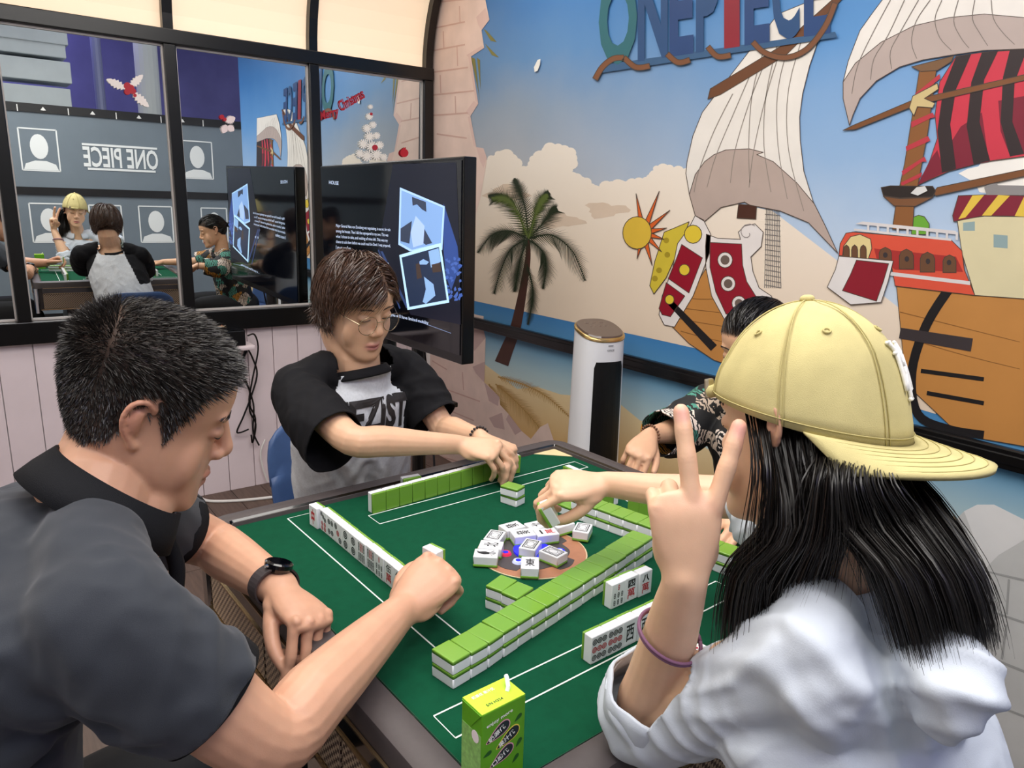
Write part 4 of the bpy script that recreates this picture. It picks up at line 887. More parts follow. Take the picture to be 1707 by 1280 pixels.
# ---------------------------------------------------------------- head
HEADZ = [(-.124, .014, .086, .058), (-.119, .027, .092, .045), (-.110, .038, .095, .022), (-.096, .048, .0935, -.008), (-.076, .0565, .0915, -.040), (-.052, .0625, .0905, -.066), (-.022, .0675, .0885, -.084), (.0, .0705, .0875, -.092), (.02, .0735, .0925, -.0965), (.045, .0755, .0925, -.0975), (.068, .0735, .0845, -.093), (.088, .063, .067, -.080), (.103, .044, .044, -.058), (.112, .020, .017, -.030)]
def head(sh, c, R, k=1.0, wide=1.0, nose=1.0, jaw=1.0, ears=True, lips=1.0, smile=0.0):
    c = Vector(c); T = lambda x, y, z: c+R @ (Vector((x*wide, y, z))*k)
    Z = [q[0] for q in HEADZ]; rows = smooth_curve(HEADZ, 3); rings = []
    for z, a, f, b in rows:
        m_, l = (f+b)/2, (f-b)/2; ring = []
        aj = a*(1+(jaw-1)*float(sm(-z, .0, .075)))
        for q in range(40):
            t = 2*pi*q/40; cs, sn = cos(t), sin(t); p = 2.25 if sn > 0 else 2.1
            ring.append(T(aj*math.copysign(abs(cs)**(2/p), cs), m_+l*math.copysign(abs(sn)**(2/p), sn), z))
        rings.append(ring)
    sh.loft(rings)
    L = lambda P: [T(*p) for p in P]
    sh.limb(L([(0, .082, .020), (0, .0905, .0), (0, .0905+.011*nose, -.020), (0, .0905+.0175*nose, -.034), (0, .0905+.009*nose, -.044)]), [(.0075*k, .008*k), (.0072*k, .008*k), (.0088*k, .009*k), (.0118*k, .011*k), (.008*k, .007*k)], 12, side=R @ Vector((1, 0, 0)))
    for s_ in (-1, 1):
        sh.ell(T(s_*.0125, .0955, -.040), (.0085*k, .010*k, .0075*k), R)
        sh.ell(T(s_*.030, .0800, .021), (.024*k, .0100*k, .0085*k), R)
        sh.ell(T(s_*.036, .0565, -.046), (.031*k, .0215*k, .046*k), R)
        sh.ell(T(s_*.031, .0785, -.0005), (.0165*k, .0115*k, .0105*k), R)
    sh.limb(L([(-.024-.003*smile, .080-.003*smile, -.0745+.008*smile), (-.013, .0905, -.0715), (-.005, .0945, -.0690), (0, .0945, -.0700), (.005, .0945, -.0690), (.013, .0905, -.0715), (.024+.003*smile, .080-.003*smile, -.0745+.008*smile)]), [.002*k, .0045*k*lips, .0055*k*lips, .005*k*lips, .0055*k*lips, .0045*k*lips, .002*k], 10, sub=3)
    sh.limb(L([(-.022-.003*smile, .080-.003*smile, -.0775+.008*smile), (-.012, .0895, -.0815), (0, .0925, -.0830), (.012, .0895, -.0815), (.022+.003*smile, .080-.003*smile, -.0775+.008*smile)]), [.002*k, .005*k*lips, .0065*k*lips, .005*k*lips, .002*k], 10, sub=3)
    sh.ell(T(0, .0835, -.107), (.022*k, .0135*k, .0145*k), R); sh.ell(T(0, .0855, -.054), (.020*k, .0085*k, .016*k), R); sh.ell(T(0, .0900, -.040), (.013*k, .011*k, .010*k), R)
    if ears:
        for s_ in (-1, 1):
            e = lambda x, y, z: T(s_*x/wide, y, z)
            sh.limb([e(.070, .004, .008), e(.079, .003, .022), e(.085, -.008, .031), e(.088, -.020, .026), e(.0875, -.025, .010), e(.083, -.020, -.008), e(.077, -.010, -.020), e(.074, -.004, -.028), e(.069, -.002, -.022)], [.0035*k, .0036*k, .0036*k, .0036*k, .0034*k, .0036*k, .0046*k, .0056*k, .004*k], 10, sub=3)
            sh.limb([e(.066, -.006, .018), e(.078, -.012, .014), e(.076, -.012, -.004), e(.070, -.010, -.014)], [.007*k, .0085*k, .0085*k, .007*k], 10, sub=3)
def soften(me, w, it=14):
    co = mco(me); n = len(co); e = np.empty(len(me.edges)*2, dtype=np.int32); me.edges.foreach_get('vertices', e); e = e.reshape(-1, 2)
    act = (w > .01); k_ = act[e[:, 0]] | act[e[:, 1]]; e = e[k_]
    deg = np.bincount(e.ravel(), minlength=n).astype(float); deg[deg == 0] = 1
    for _ in range(it):
        acc = np.zeros_like(co)
        for a in range(3): acc[:, a] = np.bincount(e[:, 0], co[e[:, 1], a], n)+np.bincount(e[:, 1], co[e[:, 0], a], n)
        co = np.where(act[:, None], co+(acc/deg[:, None]-co)*(w*.6)[:, None], co)
    set_co(me, co)
def soften_face(me, R, c, k, it=16):
    q = loc(mco(me), R, c)/k; x, y, z = np.abs(q[:, 0]), q[:, 1], q[:, 2]
    w = ((x < .076) & (y > -.02) & (y < .13) & (z > -.125) & (z < .08)).astype(float)
    eye = np.exp(-(((x-.031)/.019)**4+((z+.001)/.012)**4)); nose = np.exp(-((x/.019)**4+((z+.026)/.030)**4)); lip = np.exp(-((x/.027)**4+((z+.0755)/.014)**4)); ear = sm(x, .064, .072)
    w *= (1-eye)*(1-nose)*(1-lip)*(1-ear); soften(me, w, it); return me
def head_tint(co, R, c, k, base, lip, hairc=None, mask=None, blush=0.10):
    q = loc(co, R, c)/k; x, y, z = q[:, 0], q[:, 1], q[:, 2]; col = np.tile(np.array(lin(base)[:3]), (len(co), 1))
    near = (np.abs(z) < .16) & (np.abs(x) < .12) & (np.abs(y) < .14)
    def mixc(w, c2): 
        w = np.where(near, w, 0)[:, None]; return col*(1-w)+np.array(lin(c2)[:3])*w
    wl = np.exp(-((x/.021)**4))*np.exp(-(((z+.0757)/.0098)**4))*sm(y, .082, .089); col = mixc(wl*0.85, lip)
    line = np.exp(-((x/.021)**6))*np.exp(-(((z+.0757+.0012*np.cos(x*260))/.0017)**2))*sm(y, .078, .086); col = mixc(line*0.75, '#4a1d1c')
    ch = np.exp(-(((np.abs(x)-.040)/.022)**2))*np.exp(-(((z+.035)/.022)**2))*sm(y, .04, .07)*blush*1.2; col = mixc(ch, '#e0917c')
    er = sm(np.abs(x), .074, .086)*np.exp(-((z/.04)**4))*(y < .02)*(y > -.05); col = mixc(er*0.28, '#c56a58')
    ns = np.exp(-((x/.012)**2))*np.exp(-(((z+.036)/.012)**2))*sm(y, .098, .108); col = mixc(ns*0.2, '#c87866')
    sk = np.exp(-(((np.abs(x)-.031)/.017)**4))*np.exp(-(((z+.001)/.0105)**4))*sm(y, .06, .075); col = mixc(sk*0.22, '#7a4a3c')
    if mask is not None:
        w = mask(x, y, z); col = mixc(w, hairc)
    return col
# ---------------------------------------------------------------- hand (local: y to fingertips, z = back of hand, x = thumb side)
FING = {'i': (.0285, .086, (.042, .026, .022), .0084), 'm': (.0090, .090, (.046, .030, .023), .0086), 'r': (-.0108, .087, (.042, .028, .022), .0082), 'p': (-.0290, .080, (.033, .021, .019), .0073)}
def hand(sh, W, R, k, curl, splay=None, thumb=None, hand_side=1, tips=None, palm_t=1.0, fr=1.0, kn=.0042):
    """W wrist, R frame (x thumb side, y fingers, z back). curl: finger -> (mcp, pip, dip) degrees. thumb: list of local points"""
    W = Vector(W); T = lambda p: W+R @ (Vector(p)*k)
    side = R @ Vector((1, 0, 0)); splay = splay or {}
    sh.limb([T((0, -.004, 0)), T((.001, .014, 0)), T((.001, .045, .001)), T((0, .075, .002)), T((-.001, .092, 0))], [(.0250*k, .0180*k), (.0285*k, .0180*k), (.0370*k, .0155*k*palm_t), (.0400*k, .0135*k*palm_t), (.0355*k, .0100*k)], 18, side=side)
    sh.ell(T((.022, .034, -.010)), (.017*k, .030*k, .014*k), R); sh.ell(T((-.022, .036, -.008)), (.014*k, .032*k, .012*k), R)
    nails = []
    for f, (x, y, seg, r) in FING.items():
        r = r*fr
        a = 0.0; p = Vector((x, y-.012, .0005)); P = [p.copy()]; sp = rad(splay.get(f, 0)); d0 = Vector((sin(sp), cos(sp), 0)); zz = Vector((0, 0, 1)); p = p+d0*.012; P.append(p.copy()); d = d0
        rr = [r*1.05*k, r*1.08*k]
        for j, s_ in enumerate(seg):
            a += rad(curl[f][j]); d = d0*cos(a)-zz*sin(a)
            if tips is not None and j > 0: tips.setdefault('joints', []).append((T(p), R @ d, R @ (d0*sin(a)+zz*cos(a)), r*k))
            P.append(p+d*s_*0.5); rr.append(r*k*(0.95, 0.90, 0.86)[j]); p = p+d*s_; P.append(p.copy()); rr.append(r*k*(1.0, 0.95, 0.84)[j])
        sh.limb([T(q) for q in P], rr, 12, side=side, sub=2)
        sh.ell(T((x, y+.001, kn)), (.0080*k, .0092*k, .0080*k), R)          # knuckle
        nn = (d0*sin(a)+zz*cos(a)); nails.append((T(p-d*.006+nn*r*0.6), R @ d, R @ nn, r*k))
        if tips is not None: tips[f] = T(p)
    th = thumb or [(.020, .022, -.008), (.040, .050, -.014), (.050, .078, -.018), (.054, .102, -.020)]
    sh.limb([T(q) for q in th], [.0135*k, .0118*k, .0105*k, .0080*k], 12, sub=3)
    if tips is not None: tips['t'] = T(th[-1])
    return nails
def wrist_soft(me, pts, rad_=.036, it=30):
    co = mco(me); w = np.zeros(len(co))
    for p in pts: w = np.maximum(w, np.exp(-(np.linalg.norm(co-np.array(p), axis=1)/rad_)**4))
    soften(me, w, it)
def joint_lines(col, co, joints, amt=.16):
    for p, d, n, r in joints:
        q = co-np.array(p); l = q @ np.array(d); h = q @ np.array(n); near = (np.linalg.norm(q, axis=1) < r*2.2) & (h > 0)
        w = (np.exp(-((l)/.0013)**2)+.7*np.exp(-((l-.0042)/.0012)**2)+.7*np.exp(-((l+.0042)/.0012)**2))*near*amt
        col[:] = col*(1-w[:, None])+np.array(lin('#a8705a')[:3])*w[:, None]
    return col
def nail_tint(col, co, nails, c='#d69a90', w=0.55):
    for p, d, n, r in nails:
        q = co-np.array(p); l = q @ np.array(d); h = q @ np.array(n); s_ = np.linalg.norm(q-np.outer(l, d)-np.outer(h, n), axis=1)
        m_ = np.exp(-((l/(r*0.8))**4))*np.exp(-((s_/(r*0.7))**4))*(h > -r*0.4)*(h < r*1.2)*w; col[:] = col*(1-m_[:, None])+np.array(lin(c)[:3])*m_[:, None]
    return col
# ---------------------------------------------------------------- cloth
def fold(me, amp, freq, axis=None, seed=0.0, mask=None, octaves=2):
    co = mco(me); no = mno(me); d = np.zeros(len(co)); ax = Vector(axis).normalized() if axis is not None else None
    A = Matrix.Identity(3)
    if ax is not None:
        R = frame(ax, ax.orthogonal()); 
        q = co @ np.array(R); q[:, 1] *= 0.28; q = q*freq
    else: q = co*freq
    for i in range(len(co)): 
        p = Vector((q[i, 0]+seed, q[i, 1]+seed*1.7, q[i, 2]-seed)); v = noise.noise(p)
        v = 1-abs(v)*2.2 if octaves > 1 else v
        d[i] = v
    if mask is not None: d *= mask(co)
    set_co(me, co+no*(d*amp)[:, None])
def pleat(me, groups):
    """running folds: (axis, wavelength, amplitude, centre, radius, noise scale, seed)"""
    co = mco(me); no = mno(me); out = co.copy()
    for ax, lam, amp, c, r_, ns, sd in groups:
        a = np.array(Vector(ax).normalized()); w = np.exp(-(np.linalg.norm(co-np.array(c), axis=1)/r_)**4); ix = np.where(w > .02)[0]; ph = np.zeros(len(co)); am = np.zeros(len(co))
        for i in ix:
            p = co[i]; ph[i] = (p @ a)/lam+1.1*noise.noise(Vector((p[0]*ns+sd, p[1]*ns, p[2]*ns))); am[i] = .55+.75*noise.noise(Vector((p[0]*ns*.8, p[1]*ns*.8+sd, p[2]*ns*.8+3)))
        d = (.5+.5*np.sin(2*pi*ph))**2.2; out += no*((d-.35)*amp*w*np.clip(am, 0, 1.3))[:, None]
    set_co(me, out)
def crease(me, segs):
    """pull soft folds along 3-D polylines: (points, width, depth)"""
    co = mco(me); no = mno(me); out = co.copy()
    for pts, w, dep in segs:
        P = np.array([tuple(p) for p in cr(pts, 8)]); best = np.full(len(co), 9.0)
        for i in range(len(P)-1):
            a, b = P[i], P[i+1]; ab = b-a; t = np.clip(((co-a) @ ab)/(ab @ ab+1e-12), 0, 1); best = np.minimum(best, np.linalg.norm(co-(a+t[:, None]*ab), axis=1))
        out -= no*(dep*(np.exp(-(best/w)**2)-0.55*np.exp(-((best-1.7*w)/(0.9*w))**2)))[:, None]
    set_co(me, out)
def cut(me, planes):
    """open a garment: delete what lies beyond (point, direction, radius)"""
    bm = bmesh.new(); bm.from_mesh(me)
    for pl_ in planes:
        p, d, r = pl_[:3]; p, d = Vector(p), Vector(d).normalized(); gp, gd = (Vector(pl_[3]), Vector(pl_[4])) if len(pl_) > 3 else (p, Vector((0, 0, 0)))
        g = [v for v in bm.verts if (v.co-p).length < r*1.6]
        ge = set(); 
        for v in g: ge.update(v.link_edges); ge.update(v.link_faces)
        bmesh.ops.bisect_plane(bm, geom=g+list(ge), plane_co=p, plane_no=d)
        if gd.length > 0:
            g = [v for v in bm.verts if (v.co-p).length < r*1.6]; ge = set()
            for v in g: ge.update(v.link_edges); ge.update(v.link_faces)
            bmesh.ops.bisect_plane(bm, geom=g+list(ge), plane_co=gp, plane_no=gd)
        bmesh.ops.delete(bm, geom=[v for v in bm.verts if (v.co-p).length < r and (v.co-p).dot(d) > 1e-5 and (gd.length == 0 or (v.co-gp).dot(gd) > 1e-5)], context='VERTS')
    bm.to_mesh(me); bm.free()
    return me
def segdist(co, a, b):
    a, b = np.array(a), np.array(b); ab = b-a; t = np.clip(((co-a) @ ab)/(ab @ ab), 0, 1); return np.linalg.norm(co-(a+t[:, None]*ab), axis=1), t
def garment(name, me, parent, mats, thick=0.0025):
    o = link(name, me, parent, mats, True)
    s = o.modifiers.new('s', 'SOLIDIFY'); s.thickness = thick; s.offset = -1
    return o
# ---------------------------------------------------------------- hair
class Hair:
    def __init__(s): s.v = []; s.f = []
    def strand(s, P, w, tri=False):
        n = len(P); o = len(s.v)
        t = P[-1]-P[0]; t = t.normalized() if t.length > 1e-9 else Vector((0, 0, 1))
        a = t.orthogonal().normalized(); a = (Matrix.Rotation(random.uniform(0, 2*pi), 3, t) @ a)
        if not tri:
            for i, p in enumerate(P):
                ww = w*(1-0.85*(i/(n-1))**2); s.v += [tuple(p+a*ww), tuple(p-a*ww)]
            s.f += [(o+2*i, o+2*i+1, o+2*i+3, o+2*i+2) for i in range(n-1)]
        else:
            b = t.cross(a)
            for i, p in enumerate(P):
                ww = w*(1-0.8*(i/(n-1))**3)
                s.v += [tuple(p+a*ww), tuple(p-a*ww*0.5+b*ww*0.87), tuple(p-a*ww*0.5-b*ww*0.87)]
            s.f += [(o+3*i+j, o+3*i+(j+1) % 3, o+3*i+3+(j+1) % 3, o+3*i+3+j) for i in range(n-1) for j in range(3)]
    def build(s, name, mt, parent):
        me = bpy.data.meshes.new(name); me.from_pydata(s.v, [], s.f); o = link(name, me, parent, mt, True); o['kind'] = 'stuff'; return o
def hair_mat(name, col, rough=0.35, spec=0.5, var=0.3):
    return mat(name, col, rough, spec=spec, var=var, vscale=90)
def scatter(me, co, w, n, seed=0):
    """random surface points weighted by per-vertex w"""
    rs = np.random.RandomState(seed); me.calc_loop_triangles(); tr = np.empty(len(me.loop_triangles)*3, dtype=np.int32); me.loop_triangles.foreach_get('vertices', tr); tr = tr.reshape(-1, 3)
    tw_ = w[tr].mean(1); tr = tr[tw_ > 0.05]; tw_ = tw_[tw_ > 0.05]
    A, B, C = co[tr[:, 0]], co[tr[:, 1]], co[tr[:, 2]]; ar = np.linalg.norm(np.cross(B-A, C-A), axis=1)*tw_; pr = ar/ar.sum()
    ix = rs.choice(len(tr), n, p=pr); u = rs.rand(n, 1); v = rs.rand(n, 1); fl = (u+v) > 1; u = np.where(fl, 1-u, u); v = np.where(fl, 1-v, v)
    P = A[ix]*(1-u-v)+B[ix]*u+C[ix]*v; N = np.cross(B-A, C-A)[ix]; N /= np.linalg.norm(N, axis=1, keepdims=True)+1e-12
    return P, N
from mathutils.bvhtree import BVHTree
def bvh_of(me): return BVHTree.FromPolygons([v.co.copy() for v in me.vertices], [tuple(p.vertices) for p in me.polygons])
def snap(bv, p, off):
    if bv is None: return p
    l, n, i, d = bv.find_nearest(p)
    return l+n*off if l is not None else p
def comb(h, roots, R, c, k, crown, O, length, flow, infl=(1.05, 1.12), w=.0008, steps=6, tri=False, rad3=(.083, .104, .103), cen=(0, -.003, .014), grav=.5, seed=1):
    """hair that lies over the skull: flow(l) -> local direction, length(l) -> metres"""
    rs = random.Random(seed); c = Vector(c); Ri = np.array(R); cen = np.array(cen)*k; r3 = np.array(rad3)*k
    for p in roots:
        l = (np.array(p)-np.array(c)) @ Ri; L_ = length(l/k)*k*rs.uniform(.8, 1.12)
        if L_ <= .002: continue
        inf = rs.uniform(*infl); q = l.copy(); P = []; jit = np.array([rs.gauss(0, .10) for _ in range(3)])
        for s_ in range(steps+1):
            P.append(Vector(tuple(Ri @ q))+c-O)
            e = (q-cen)/r3; nn = e/r3; nn /= np.linalg.norm(nn); d = np.array(flow(q/k, s_/steps))+jit; d = d-nn*(d @ nn)*.9; d /= np.linalg.norm(d)+1e-9
            q = q+d*(L_/steps); e = (q-cen)/r3; m_ = np.linalg.norm(e); tgt = 1+(inf-1)*min(1, (s_+1)/2)
            if m_ < tgt: q = cen+e/m_*tgt*r3
            elif s_ < steps*.6 and m_ > tgt: q = cen+e*(.5+.5*tgt/m_)*r3
        h.strand(P, w, tri)
def eyebrow(parent, R, c, k, mt, n=90, z0=.0185, arch=.006, wide=1.0, y0=.0885, thick=.0035, name='eyebrow', bv=None):
    for s_ in (-1, 1):
        h = Hair()
        for i in range(n):
            t = random.random(); x = s_*(.012+.036*t)*wide; y = y0+.0045-.022*max(0, t-.2)**1.6; z = z0+arch*sin(pi*min(1, t*1.15)*.75)+random.uniform(-1, 1)*thick*(1-.6*t)
            p = Vector((x, y, z)); d = Vector((s_*.8, -.25*t, .35-.7*t)).normalized()*.007
            h.strand([snap(bv, Vector(c)+R @ ((p)*k), .0002), snap(bv, Vector(c)+R @ ((p+d*.5)*k), .0010), snap(bv, Vector(c)+R @ ((p+d)*k), .0009)], .00045)
        h.build(name, mt, parent)
def lash(parent, R, c, k, mt, z=-.0065, y=.0895, wide=1.0, r=.0011, name='eyelashes', bv=None):
    for s_ in (-1, 1):
        P = [(s_*.0165, y-.0065, z+.0010), (s_*.022, y-.002, z-.0005), (s_*.030, y+.0008, z-.0022), (s_*.038, y-.002, z-.0018), (s_*.0455, y-.0095, z+.0012)]
        MB().tube([snap(bv, Vector(c)+R @ (Vector((p[0]*wide, p[1], p[2]))*k), .0003) for p in smooth_curve(P, 4)], [r*k*0.6]*2+[r*k]*(4*4-3)+[r*k*0.5]*2, 6).build(name, mt, parent)
M_lash = mat('lash_dark', '#1c1412', 0.6)
# ================================================================== TV on a floor stand
def emis(name, col, s): return mat(name, col, 0.3, emit=col, estr=s)
TVR = Vector((0.552, 1.139, 0)); TVL = Vector((0.546, 2.358, 0)); TZ0, TZ1 = 0.845, 1.551
tvx = (TVR-TVL).normalized(); tvn = Vector((0, 0, 1)).cross(tvx) * -1.0
if tvn.x > 0: tvn = -tvn
TVW = (TVR-TVL).length; TVH = TZ1-TZ0; TVC = (TVR+TVL)/2+Vector((0, 0, (TZ0+TZ1)/2))
TV = empty('television', (TVC.x, TVC.y, 0.0)); tag(TV, 'large flat television on a black floor stand in front of the mirrors', 'television')
TVO = Vector((TVC.x, TVC.y, 0))
RTV = Matrix((tvx, -tvn, Vector((0, 0, 1)))).transposed()    # local x = screen right, y = into the wall, z up
def tvp(x, y, z): return RTV @ Vector((x, y, z)) + Vector((0, 0, TVC.z))
M_bez = mat('tv_bezel', '#0a0a0b', 0.25); M_scr = mat('tv_glass', '#050608', 0.06, spec=0.6, emit='#05070f', estr=0.5)
MB().box(tvp(0, 0.028, 0), (TVW, 0.050, TVH), M=RTV, bev=0.004).build('cabinet', M_bez, TV)
MB().box(tvp(0, 0.002, 0.010), (TVW-0.024, 0.004, TVH-0.045), M=RTV).build('screen', M_scr, TV)
def scr_px(x, y, off=0.0012):
    v = ray(x, y); n = np.array(tvn); o = np.array(TVC)+n*off; t = ((o-CAM) @ n)/(v @ n); return Vector(CAM+v*t)-TVO
cb = lambda L: [(520+x/4.74, 250+y/4.74) for x, y in L]
def scr_poly(name, polys, col, s, off, parent=None):
    if 1 < len(polys) < 9:
        for q_ in polys: scr_poly(name, [q_], col, s, off, parent)
        return
    mb = MB()
    for P in polys: mb.poly([scr_px(x, y, off) for x, y in P])
    return mb.build(name, emis('screen_'+name+col, col, s), parent or TV)
scr_poly('screen_backdrop', [cb([(640, 112), (1140, 98), (1165, 800), (1175, 1380), (780, 1300), (640, 1000), (520, 800)])], '#070d22', 0.55, 0.0006)
scr_poly('screen_glow', [cb([(1040, 420), (1150, 760), (1165, 930), (1100, 1110), (1060, 1000), (1040, 800)])], '#2c4a92', 0.55, 0.0008)
rr = random.Random(5)
scr_poly('screen_speckle', [[(x+rr.uniform(1, 5)*cos(2*pi*k/5+q), y+rr.uniform(1, 5)*sin(2*pi*k/5+q)) for k in range(5)] for x, y, q in [(rr.uniform(745, 768), rr.uniform(430, 500), rr.random()) for _ in range(34)]], '#4668b8', 0.5, 0.0010)
scr_poly('screen_streak', [cb([(540, 800), (560, 800), (760, 1240), (745, 1250)]), cb([(520, 790), (530, 788), (700, 1250), (690, 1255)])], '#31477a', 0.5, 0.0010)
scr_poly('photo_border', [cb([(695, 295), (1050, 445), (1030, 790), (775, 800), (683, 748)])], '#a9cdf2', 0.75, 0.0012)
ph = scr_poly('photo_picture', [cb([(708, 318), (1036, 455), (1018, 735), (790, 788), (697, 735)])], '#7fa6dc', 0.7, 0.0014)
scr_poly('photo_shape', [cb([(790, 370), (900, 410), (905, 490), (870, 470), (830, 430), (795, 440)]), cb([(700, 620), (790, 560), (770, 740), (700, 720)]), cb([(870, 590), (950, 735), (900, 750), (830, 700)])], '#3a4660', 0.35, 0.0016)
scr_poly('photo_shape', [cb([(820, 520), (890, 600), (880, 745), (800, 770), (780, 650)])], '#a9c4ea', 0.7, 0.0018)
scr_poly('photo_border', [cb([(690, 830), (1015, 735), (1085, 1205), (755, 1265)])], '#b4dcf6', 0.8, 0.0020)
scr_poly('photo_picture', [cb([(708, 850), (1003, 765), (1066, 1185), (770, 1240)])], '#20304e', 0.5, 0.0022)
scr_poly('photo_shape', [cb([(850, 880), (880, 862), (925, 885), (905, 905), (850, 905)]), cb([(885, 1000), (960, 1060), (975, 1150), (900, 1215), (875, 1200), (900, 1100)]), cb([(920, 800), (1000, 775), (1020, 880), (940, 930)])], '#8fb8ea', 0.6, 0.0024)
scr_poly('photo_shape', [cb([(945, 905), (1010, 890), (1025, 960), (955, 970)]), cb([(820, 900), (850, 895), (870, 1010), (830, 1020)])], '#4a3a34', 0.4, 0.0025)
M_txt = emis('screen_text', '#cfe0ff', 0.75)
def scr_text(body, x0, y0, x1, y1, h, mt=None):
    vs, fs = text_fit(body, 1.0, 1.0, bold=0.0); c = np.array([(x0+x1)/2, (y0+y1)/2]); d = np.array([x1-x0, y1-y0])
    MB().add([scr_px(*(c+d*a-np.array([0, h])*b), 0.0014) for a, b in vs], fs).build('screen_text', mt or M_txt, TV)
for k, (s, w) in enumerate((('Major General Hans von Dunsberg was negotiating, in secret, for sale', 1.0), ('among the houses. Then I did the unprepared to my own. This was', 0.96), ('what I chose to take, and nothing of mine left. This was my', 0.95), ('chance to ask them before we could read the Devil. I was prepared,', 1.0), ('I must confess', 0.27))):
    a = cb([(190, 600+k*42)])[0]; b = cb([(190+430*w, 634+k*42 if k < 4 else 610+k*42)])[0]; scr_text(s, a[0], a[1], b[0], b[1], 6.5)
scr_text('HOUSE', *cb([(135, 255)])[0], *cb([(210, 262)])[0], 6.0)
scr_text('13', *cb([(555, 893)])[0], *cb([(608, 903)])[0], 5.0)
scr_text('... or you will have limited mobility', 640, 522, 714, 539, 7.0)
scr_poly('screen_underline', [[(690, 532), (752, 555), (752, 556), (690, 533.2)]], '#7b8bb0', 0.5, 0.0014)
# stand
MB().tube([TVO*0+tvp(-0.13, 0.10, -1.15), tvp(-0.13, 0.10, 0.0)], 0.030, 14).build('stand_pole', M_black, TV)
MB().tube([tvp(0.13, 0.10, -1.15), tvp(0.13, 0.10, 0.0)], 0.030, 14).build('stand_pole', M_black, TV)
MB().box(tvp(0, 0.075, 0), (0.42, 0.03, 0.34), M=RTV, bev=0.003).build('mount_plate', M_black, TV)
MB().box(tvp(0, 0.10, -0.62), (0.46, 0.26, 0.02), M=RTV, bev=0.003).build('stand_shelf', M_black, TV)
for sx in (-0.30, 0.30):
    MB().box(tvp(sx, 0.08, -1.135), (0.05, 0.60, 0.035), M=RTV, bev=0.005).build('stand_foot', M_black, TV)
    for sy in (-0.18, 0.34): MB().tube([tvp(sx-0.012, sy, -1.172), tvp(sx+0.012, sy, -1.172)], 0.025, 14).build('castor', M_gloss, TV)
MB().box(tvp(0, 0.10, -1.135), (0.62, 0.05, 0.035), M=RTV, bev=0.005).build('stand_cross_bar', M_black, TV)
MB().tube(smooth_curve([tvp(0.20, 0.06, -0.25), tvp(0.21, 0.09, -0.45), tvp(0.17, 0.12, -0.60), tvp(0.24, 0.10, -0.72), tvp(0.30, 0.08, -0.95), tvp(0.26, 0.1, -1.12)], 5), 0.005, 6).build('power_cable', M_black, TV)

# ================================================================== tower heater
TH = empty('tower_heater', (1.02, 0.94, 0), rad(168)); tag(TH, 'white tower air heater with black grille and gold-rimmed top by the mural', 'heater')
def oval(w, d, z, n=36, tilt=0.0, p=2.6):
    out = []
    for k in range(n):
        a = 2*pi*k/n; c, s_ = cos(a), sin(a); x = w/2*math.copysign(abs(c)**(2/p), c); y = d/2*math.copysign(abs(s_)**(2/p), s_)
        out.append(Vector((x, y, z+tilt*y)))
    return out
M_hw = mat('heater_white', '#eef0f3', 0.3, coat=0.2); M_hb = mat('heater_grille_black', '#030303', 0.5)
hb = MB(); hb.ring_loft([oval(0.195, 0.185, 0.02), oval(0.190, 0.18, 0.30), oval(0.172, 0.165, 0.955, tilt=-0.28)]); autosmooth(hb.build('body', M_hw, TH), 50)
g = MB(); g.ring_loft([oval(0.176, 0.169, 0.957, tilt=-0.28), oval(0.176, 0.169, 0.965, tilt=-0.28), oval(0.168, 0.161, 0.969, tilt=-0.28)]); autosmooth(g.build('gold_rim', mat('gold_rim', '#c8a970', 0.25, metal=0.8), TH), 50)
g = MB(); g.ring_loft([oval(0.166, 0.159, 0.966, tilt=-0.28), oval(0.158, 0.151, 0.9745, tilt=-0.28)]); g.build('control_top', mat('brown_glass_top', '#57473f', 0.2, coat=0.4), TH)
tk = MB()
for k in range(4): tk.box((-0.030+k*0.02, -0.012, 0.9775), (0.008, 0.005, 0.002))
for k in range(3): tk.box((-0.030+k*0.03, -0.042, 0.986), (0.014, 0.006, 0.002))
tk.build('touch_key', mat('key_mark', '#8a7a70', 0.5), TH)
MB().box((0, 0, 0.012), (0.26, 0.24, 0.022), bev=0.01).build('base_plate', M_hw, TH)
# grille: curved dark front with bars
gp = []
for z in (0.10, 0.15, 0.5, 0.84, 0.862):
    f = z/0.955; w = 0.195-(0.023)*f; d = 0.185-0.02*f; row = []
    full = oval(w+0.004, d+0.004, z, 72)
    row = [p for p in full if p.y > 0 and abs(p.x) < (0.062 if z < 0.86 else 0.054)]
    row.sort(key=lambda p: p.x); gp.append([row[int(i*(len(row)-1)/10)] for i in range(11)])
gm = MB(); vs = [p for r in gp for p in r]; gm.add(vs, [(i*11+j, i*11+j+1, (i+1)*11+j+1, (i+1)*11+j) for i in range(4) for j in range(10)])
go = gm.build('grille', M_hb, TH); gmod = go.modifiers.new('s', 'SOLIDIFY'); gmod.thickness = 0.004
vs, fs = text_fit('GREE', 0.030, 0.007, bold=0.01)
MB().add([(-a, 0.0850, 0.905+b) for a, b in vs], fs).build('maker_letters', mat('grey_mark', '#888a90', 0.4), TH)
MB().box((0.0, 0.0845, 0.922), (0.020, 0.002, 0.002)).build('status_light', mat('grey_mark', '#888a90', 0.4), TH)

